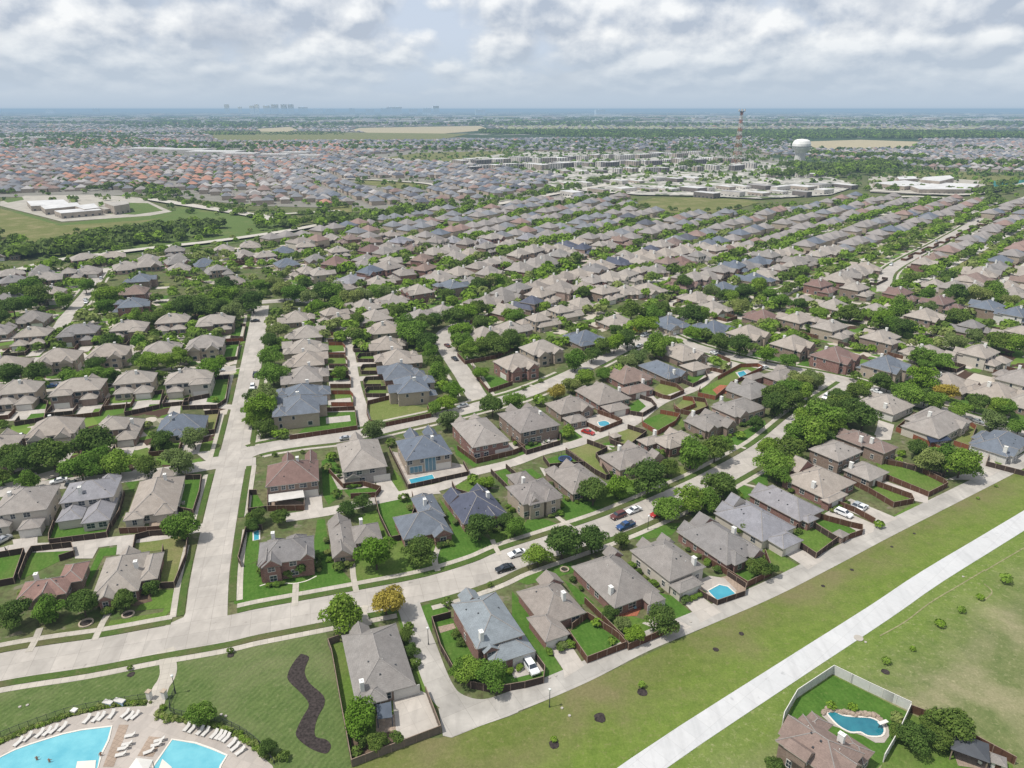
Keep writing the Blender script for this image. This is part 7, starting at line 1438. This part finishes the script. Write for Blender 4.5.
# ---- large far buildings
WHITEROOF = simple('white_membrane_roofing', (.52,.515,.51)); BUFF = simple('buff_block_wall', (.36,.31,.26)); PALEW = simple('pale_stucco_wall', (.5,.47,.43)); DARKW = simple('dark_band_wall', (.17,.15,.14))
def bigbox(name, pts, h, label, cat, wall=BUFF, roof=WHITEROOF, group=None, storeys=0, lift_=0):
    P = [G(*p, h) for p in pts]; c = (sum(p[0] for p in P)/len(P), sum(p[1] for p in P)/len(P)); q_ = .86 if name == 'school_wing' else 1; P = [(c[0]+(p[0]-c[0])*q_, c[1]+(p[1]-c[1])*q_) for p in P]; r = thing(name, (*c, 0), 0, label, cat, group); L = [(p[0]-c[0], p[1]-c[1]) for p in P]
    m = MB(); m.prism(L, 0, h); m.build('wall', wall, r); m = MB(); m.prism([(x*.985, y*.985) for x, y in L], h+.02, h+.35); m.build('roof', roof, r)
    k = len(L); wm = MB()
    for st in range(storeys):
        for i in range(k):
            a, b_ = np.array(L[i]), np.array(L[(i+1)%k]); d = b_-a; n = np.linalg.norm(d); u = d/n; q = int(n/6); 
            for j in range(q):
                pc = a+u*(j+.5)*n/q; 
                wm.obox(pc, u, 1.1, .12, 1+st*h/storeys, 1+st*h/storeys+1.7)
    if wm.f:
        o = wm.build('window', GLASS, r); o['kind'] = 'stuff'
    return r
SB = [([(23,201),(66,199),(73,204),(28,207)], 6, 'long flat roofed school wing nearest the field corner'), ([(37,206),(80,202),(84,206),(42,210)], 6.5, 'second flat roofed school wing behind the front wing'), ([(50,211),(98,207),(106,210),(58,214)], 6, 'pale roofed school wing closest to the tree belt'), ([(72,206),(95,203),(101,208),(84,210)], 7, 'square school block between the low wings'), ([(102,203),(128,200),(131,204),(113,207)], 9.5, 'tall brown school gym at the car park side'), ([(98,208),(112,206),(120,208),(104,210)], 5, 'low tan school link by the gym')]
for p_, h_, l_ in SB: bigbox('school_wing', p_, h_, l_, 'school building', storeys=1, roof=WHITEROOF if 'gym' not in l_ else simple('grey_gym_roofing', (.35,.33,.3)), group='wings of the left school')
for p_, h_, l_ in [([(868,183),(905,180),(935,184),(905,187)], 7, 'long white roofed school wing at the road side'), ([(905,186),(940,182),(985,184),(975,190),(915,190)], 7, 'broad white roofed school wing with buff walls'), ([(922,177),(952,175),(957,178),(940,182),(918,180)], 11, 'tall buff school hall rising behind the white wings'), ([(895,177),(915,176),(920,179),(898,180)], 6, 'small white school block beside the tall hall')]:
    bigbox('school_wing', p_, h_, l_, 'school building', storeys=1, group='wings of the right school')
r_ = random.Random(12)
k = 0
GREYMEM = simple('grey_membrane_roofing', (.3,.29,.285)); COMM = []
for (x0,y0,x1,y1,n_,w0,w1) in [(455,160,700,152,22,13,20),(470,166,740,157,24,12,20),(520,172,760,164,14,9,16),(560,184,700,176,8,12,22),(640,188,850,184,11,14,26),(560,192,640,186,3,20,26),(700,193,830,190,6,14,24),(770,176,850,172,4,12,20)]:
    for i in range(n_): t_ = (i+r_.uniform(.2,.8))/n_; COMM.append((x0+(x1-x0)*t_, y0+(y1-y0)*t_+r_.uniform(-1,1), r_.uniform(w0,w1)))
for px, py, w in COMM:
    hh_ = r_.choice((5,6,7)) if py > 170 else r_.choice((8,10,11)); x, y = G(px, py, hh_); sc_ = y/F; W_ = w*sc_*.5; D_ = W_*r_.uniform(.35,.7); a_ = R(r_.choice((52,55,-36,60))); P_ = [toworld(q, (x, y), a_) for q in ((-W_,-D_),(W_,-D_),(W_,D_),(-W_,D_))]; k += 1
    pix = [project(p[0], p[1], hh_) for p in P_]
    bigbox('commercial_building', pix, hh_, 'flat roofed %s building, %s of the shopping district' % (('shop','store','office')[k%3] if py > 170 else 'apartment', '%s block %s' % (('near','middle','far','rear')[(k-1)//28], ORD[(k-1)%28+1])), 'commercial building', wall=(PALEW,BUFF,PALEW,DARKW)[k%4], roof=WHITEROOF if k % 3 else GREYMEM, storeys=1 if py > 170 else 4, group='shopping district buildings')
for i, (px, py, w) in enumerate([(150,148,40),(185,149,44),(215,151,50),(240,153,34),(275,154,26),(295,152,26),(310,155,22),(38,137,26),(15,138,22)]):
    x, y = G(px, py, 10); W_ = w*y/F*.5; D_ = W_*.45; P_ = [toworld(q, (x, y), R(5)) for q in ((-W_,-D_),(W_,-D_),(W_,D_),(-W_,D_))]
    bigbox('warehouse', [project(p[0],p[1],10) for p in P_], 10, 'long white warehouse beyond the clay roofed town, %s of the line' % ORD[i+1], 'warehouse', wall=PALEW, group='white warehouses', storeys=0)
fb = MB(); r_ = random.Random(77)
for i in range(1500):
    py = 110.4+13*r_.random()**1.3; px = r_.uniform(-10, 1034); x, y = G(px, py); w_, d_ = r_.uniform(15, 70)*(1+y/14000), r_.uniform(15, 50)*(1+y/9000); fb.box(x-w_, y-d_, 0, x+w_, y+d_, r_.choice((8,10,12,16,22)), r_.choice((0,0,1,2)))
fo = fb.build('far_buildings', [simple('far_pale_block', (.55,.54,.52)), simple('far_grey_block', (.3,.3,.31)), simple('far_tan_block', (.42,.36,.3))]); fo['kind'] = 'stuff'
hl_ = []
for pts_ in ([(0,688),(30,668),(70,652),(110,640),(150,628)],): pass
def hedge(t, pts, n, r0, r1, spread, label):
    P = smooth(GT(t, pts), 5); r__ = random.Random(n); out = []
    for i in range(n): q = sub(P, (i+.5)/n, 1)[0]; out.append((q[0]+r__.gauss(0,spread), q[1]+r__.gauss(0,spread), r__.uniform(r0,r1), r__.choice((0,1,2,2))))
    return out
hh_ = hedge('P0', [(-10,672),(80,632),(180,592),(300,556),(450,520),(590,508)], 150, .3, .6, .25, '')+hedge('P0', [(655,520),(640,560),(660,572),(740,580),(860,602),(960,640),(1020,680),(1090,740)], 140, .3, .65, .35, '')
blobs('shrubbery', hh_, M6, 70, 41, .8, .26)
# skyline towers
tw = simple('haze_painted_tower_wall', (.62,.72,.82))  # distance haze painted into the wall colour; towers rise above the haze box
for i, (px, top, w) in enumerate([(227,106,4),(240,108,3),(252,107,4),(257,106,4),(267,107,6),(275,106,6),(284,106,5),(291,106,5),(303,109,8),(352,110,5),(385,110,8),(390,109,6),(397,109,9),(427,110,8),(436,108,5.5),(480,111,9),(330,110.4,8),(318,110.2,9),(413,110.4,8),(370,110.5,8),(600,111,9),(50,110.6,7),(96,110.2,5)]):
    d = 15500 if px > 340 else 17500; x = (px-512)/F*d*cp; h_ = H + (109.15-top)*d/F/0.93*1.0+0; h_ = max(35, H+ (109.0-top+(1.6 if px > 300 or px < 200 else .9))/F*d*1.05); W_ = w*d/F*.5
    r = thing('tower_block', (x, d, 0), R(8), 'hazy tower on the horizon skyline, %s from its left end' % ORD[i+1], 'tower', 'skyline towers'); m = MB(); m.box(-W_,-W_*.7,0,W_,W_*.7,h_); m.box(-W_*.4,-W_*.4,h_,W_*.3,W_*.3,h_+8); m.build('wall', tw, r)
# ---- water tower
x, y = G(799, 164); s = depth_of(799, 164)/F/1.04
r = thing('water_tower', (x, y, 0), 0, 'white water tower with ribbed column and broad round tank', 'water tower'); K = 20*s
m = MB(); k = 40; zt = 16*s*1.0
prof = [(5.4*s,0),(5.0*s,zt*.5),(5.2*s,zt*.72)]
m.lathe(prof, k); m.v = [(v[0]*(1+.05*(i%2)), v[1]*(1+.05*(i%2)), v[2]) for i, v in enumerate(m.v)]; m.build('column', simple('ribbed_column_concrete', (.5,.49,.46)), r)
m = MB(); m.lathe([(5.2*s,zt*.7),(8.6*s,zt*.98),(9.2*s,zt*1.08),(9.1*s,zt*1.25),(8.0*s,zt*1.42),(5*s,zt*1.52),(.1,zt*1.55)], 48); m.build('tank', simple('white_tank_paint', (.74,.73,.7)), r); m = MB(); m.lathe([(9.25*s,zt*1.07),(9.5*s,zt*1.07),(9.5*s,zt*1.1),(9.25*s,zt*1.1)], 48); m.build('rail', METAL, r)
# ---- lattice mast, red and white
x, y = G(736, 167); s = depth_of(736, 167)/F/1.04; r = thing('radio_mast', (x, y, 0), R(20), 'red and white lattice radio mast with a broad antenna head', 'radio mast')
REDM = simple('red_mast_paint', (.36,.15,.11)); WHM = simple('white_mast_paint', (.6,.58,.55)); Ht = 54*s*1.0; nb = 14
for bnd in range(nb):
    z0, z1 = Ht*bnd/nb, Ht*(bnd+1)/nb; hw0 = (3.9*(1-bnd/nb)**1.5+1.3)*s; hw1 = (3.9*(1-(bnd+1)/nb)**1.5+1.3)*s; m = MB(); t_ = .14*s
    for i in range(4):
        a = math.pi/4+i*math.pi/2; b_ = a+math.pi/2; f = lambda hw, q, z: (hw*math.cos(q), hw*math.sin(q), z)
        m.tube(f(hw0,a,z0), f(hw1,a,z1), t_*1.6, t_*1.5, 4); m.tube(f(hw0,a,z0), f(hw1,b_,z1), t_*.8, t_*.8, 4); m.tube(f(hw0,b_,z0), f(hw1,a,z1), t_*.8, t_*.8, 4); m.tube(f(hw1,a,z1), f(hw1,b_,z1), t_*.8, t_*.8, 4)
    m.build('lattice_section', REDM if bnd % 2 else WHM, r)
for z, w in ((Ht*1.0, 3.6),(Ht*.985, 2.2)):
    m = MB(); m.lathe([(.3,z),(w*s,z),(w*s,z+.5*s),(.3,z+.5*s)], 12); m.build('platform', METAL, r)
for i in range(6): a = i*1.047; m = MB(); m.tube((3.2*s*math.cos(a),3.2*s*math.sin(a),Ht),(3.2*s*math.cos(a),3.2*s*math.sin(a),Ht+2.4*s),.5*s,.5*s,6); m.build('antenna', WHM, r)
for z, a in ((Ht*.75,-1.5),(Ht*.5,-1.2),(Ht*.62,-2)): m = MB(); c_ = (2.4*s*math.cos(a), 2.4*s*math.sin(a), z); m.tube(c_, (c_[0]*1.3, c_[1]*1.3, z), 1.1*s, 1.3*s, 12); m.build('dish', WHM, r)

# ================================================================== haze, sky, sun
hz = MB(); hz.box(-110000,-900,-6,110000,110000,117); ho = hz.build('haze', [bpy.data.materials.new('thin_haze')]); ho['kind'] = 'structure'
hm = ho.data.materials[0]; hm.use_nodes = True; nt = NT(hm); nt.n.clear(); out = nt.new('ShaderNodeOutputMaterial'); ab = nt.new('ShaderNodeVolumeAbsorption'); em = nt.new('ShaderNodeEmission'); ad = nt.new('ShaderNodeAddShader')
SIG = HAZE_SIGMA = 9.0e-5; ab.inputs['Density'].default_value = SIG; ab.inputs['Color'].default_value = (0, 0, 0, 1)
em.inputs['Color'].default_value = (0.31, 0.445, 0.585, 1); em.inputs['Strength'].default_value = SIG  # the volume itself glows in the haze colour, standing in for scattered daylight
nt.link(ab.outputs[0], ad.inputs[0]); nt.link(em.outputs[0], ad.inputs[1]); nt.link(ad.outputs[0], out.inputs['Volume'])
w = bpy.data.worlds.new('World'); sc.world = w; w.use_nodes = True; nt = NT(w); nt.n.clear(); out = nt.new('ShaderNodeOutputWorld')
EL, AZ = R(62), R(-60)   # the sun stands high, ahead and to the left of the view's reverse
sdir = Vector((math.sin(R(-105))*math.cos(EL), math.cos(R(-105))*math.cos(EL), math.sin(EL)))
sky = nt.new('ShaderNodeTexSky'); sky.sky_type = 'NISHITA'; sky.sun_disc = False; sky.sun_elevation = EL; sky.sun_rotation = math.atan2(sdir.x, sdir.y); sky.altitude = 200; sky.dust_density = 2.0
bg = nt.new('ShaderNodeBackground'); bg.inputs['Strength'].default_value = 0.1; nt.link(sky.outputs[0], bg.inputs['Color'])
tc = nt.new('ShaderNodeTexCoord'); sx = nt.new('ShaderNodeSeparateXYZ'); nt.link(tc.outputs['Generated'], sx.inputs[0])
zz = mathn(nt, 'MAXIMUM', sx.outputs['Z'], 0.0); az = mathn(nt, 'ARCTAN2', sx.outputs['X'], sx.outputs['Y'])
cx = nt.new('ShaderNodeCombineXYZ'); nt.link(mathn(nt, 'MULTIPLY', az, 5.6), cx.inputs['X']); nt.link(mathn(nt, 'MULTIPLY', mathn(nt, 'LOGARITHM', mathn(nt, 'ADD', zz, 0.07), 2.718), 1.3), cx.inputs['Y'])
cz = cx.outputs[0]
def billow(v):
    n_ = noise(nt, v, 0.95, 10, 0.55, 0.0); wn = nt.new('ShaderNodeTexNoise'); wn.inputs['Scale'].default_value = 3.0; wn.inputs['Detail'].default_value = 5; nt.link(v, wn.inputs['Vector'])
    wv_ = nt.new('ShaderNodeVectorMath'); wv_.operation = 'MULTIPLY_ADD'; nt.link(wn.outputs['Color'], wv_.inputs[0]); wv_.inputs[1].default_value = (.22,.22,.22); nt.link(v, wv_.inputs[2])
    vo = nt.new('ShaderNodeTexVoronoi'); vo.feature = 'SMOOTH_F1'; vo.inputs['Scale'].default_value = 3.4; vo.inputs['Smoothness'].default_value = .4; nt.link(wv_.outputs[0], vo.inputs['Vector'])
    return mathn(nt, 'SUBTRACT', n_, mathn(nt, 'MULTIPLY', vo.outputs['Distance'], 0.22))
c1 = billow(cz); c2 = noise(nt, cz, 0.65, 4, 0.5)
off = nt.new('ShaderNodeVectorMath'); off.operation = 'ADD'; nt.link(cz, off.inputs[0]); off.inputs[1].default_value = (-0.03, 0.09, 0.0); c3 = billow(off.outputs[0])
lit = maprange(nt, mathn(nt, 'SUBTRACT', c1, c3), -0.07, 0.09)
cov = maprange(nt, mathn(nt, 'ADD', c1, mathn(nt, 'MULTIPLY', c2, 0.4)), 0.42, 0.53)
body = mixc(nt, lit, (0.47, 0.53, 0.635), (0.98, 0.985, 0.99)); body = mixc(nt, maprange(nt, c2, .5, .64, 0, .75), body, (0.42, 0.475, 0.575))
gap = (0.60, 0.68, 0.81)
cl = mixc(nt, cov, gap, body)
hzn = maprange(nt, zz, 0.008, 0.085); hzc = mixc(nt, hzn, (0.52, 0.62, 0.74), cl)
bg2 = nt.new('ShaderNodeBackground'); nt.link(hzc, bg2.inputs['Color']); bg2.inputs['Strength'].default_value = 1.08
mx = nt.new('ShaderNodeMixShader'); mx.inputs[0].default_value = 0.85; nt.link(bg.outputs[0], mx.inputs[1]); nt.link(bg2.outputs[0], mx.inputs[2]); nt.link(mx.outputs[0], out.inputs[0])
sl = bpy.data.lights.new('sun', 'SUN'); sl.energy = 4.3; sl.angle = R(2.0); sl.color = (1.0, 0.955, 0.88); so = bpy.data.objects.new('sun', sl); col.objects.link(so); so.rotation_euler = (-sdir).to_track_quat('-Z', 'Y').to_euler(); so.location = (0, 0, 400)
sc.view_settings.view_transform = 'Standard'; sc.view_settings.look = 'None'; sc.view_settings.exposure = 0; sc.view_settings.gamma = 1
sc.render.engine = 'CYCLES'; sc.cycles.max_bounces = 4; sc.cycles.diffuse_bounces = 2; sc.cycles.glossy_bounces = 2; sc.cycles.transmission_bounces = 2; sc.cycles.volume_bounces = 0; sc.cycles.transparent_max_bounces = 4
sc.cycles.use_denoising = True; sc.cycles.use_adaptive_sampling = True; sc.cycles.adaptive_threshold = 0.02
# objects that share a label by accident are told apart by their order from the camera
dup = {k: v for k, v in USED.items() if len(v) > 1}
print('shared labels', len(dup), list(dup)[:5])
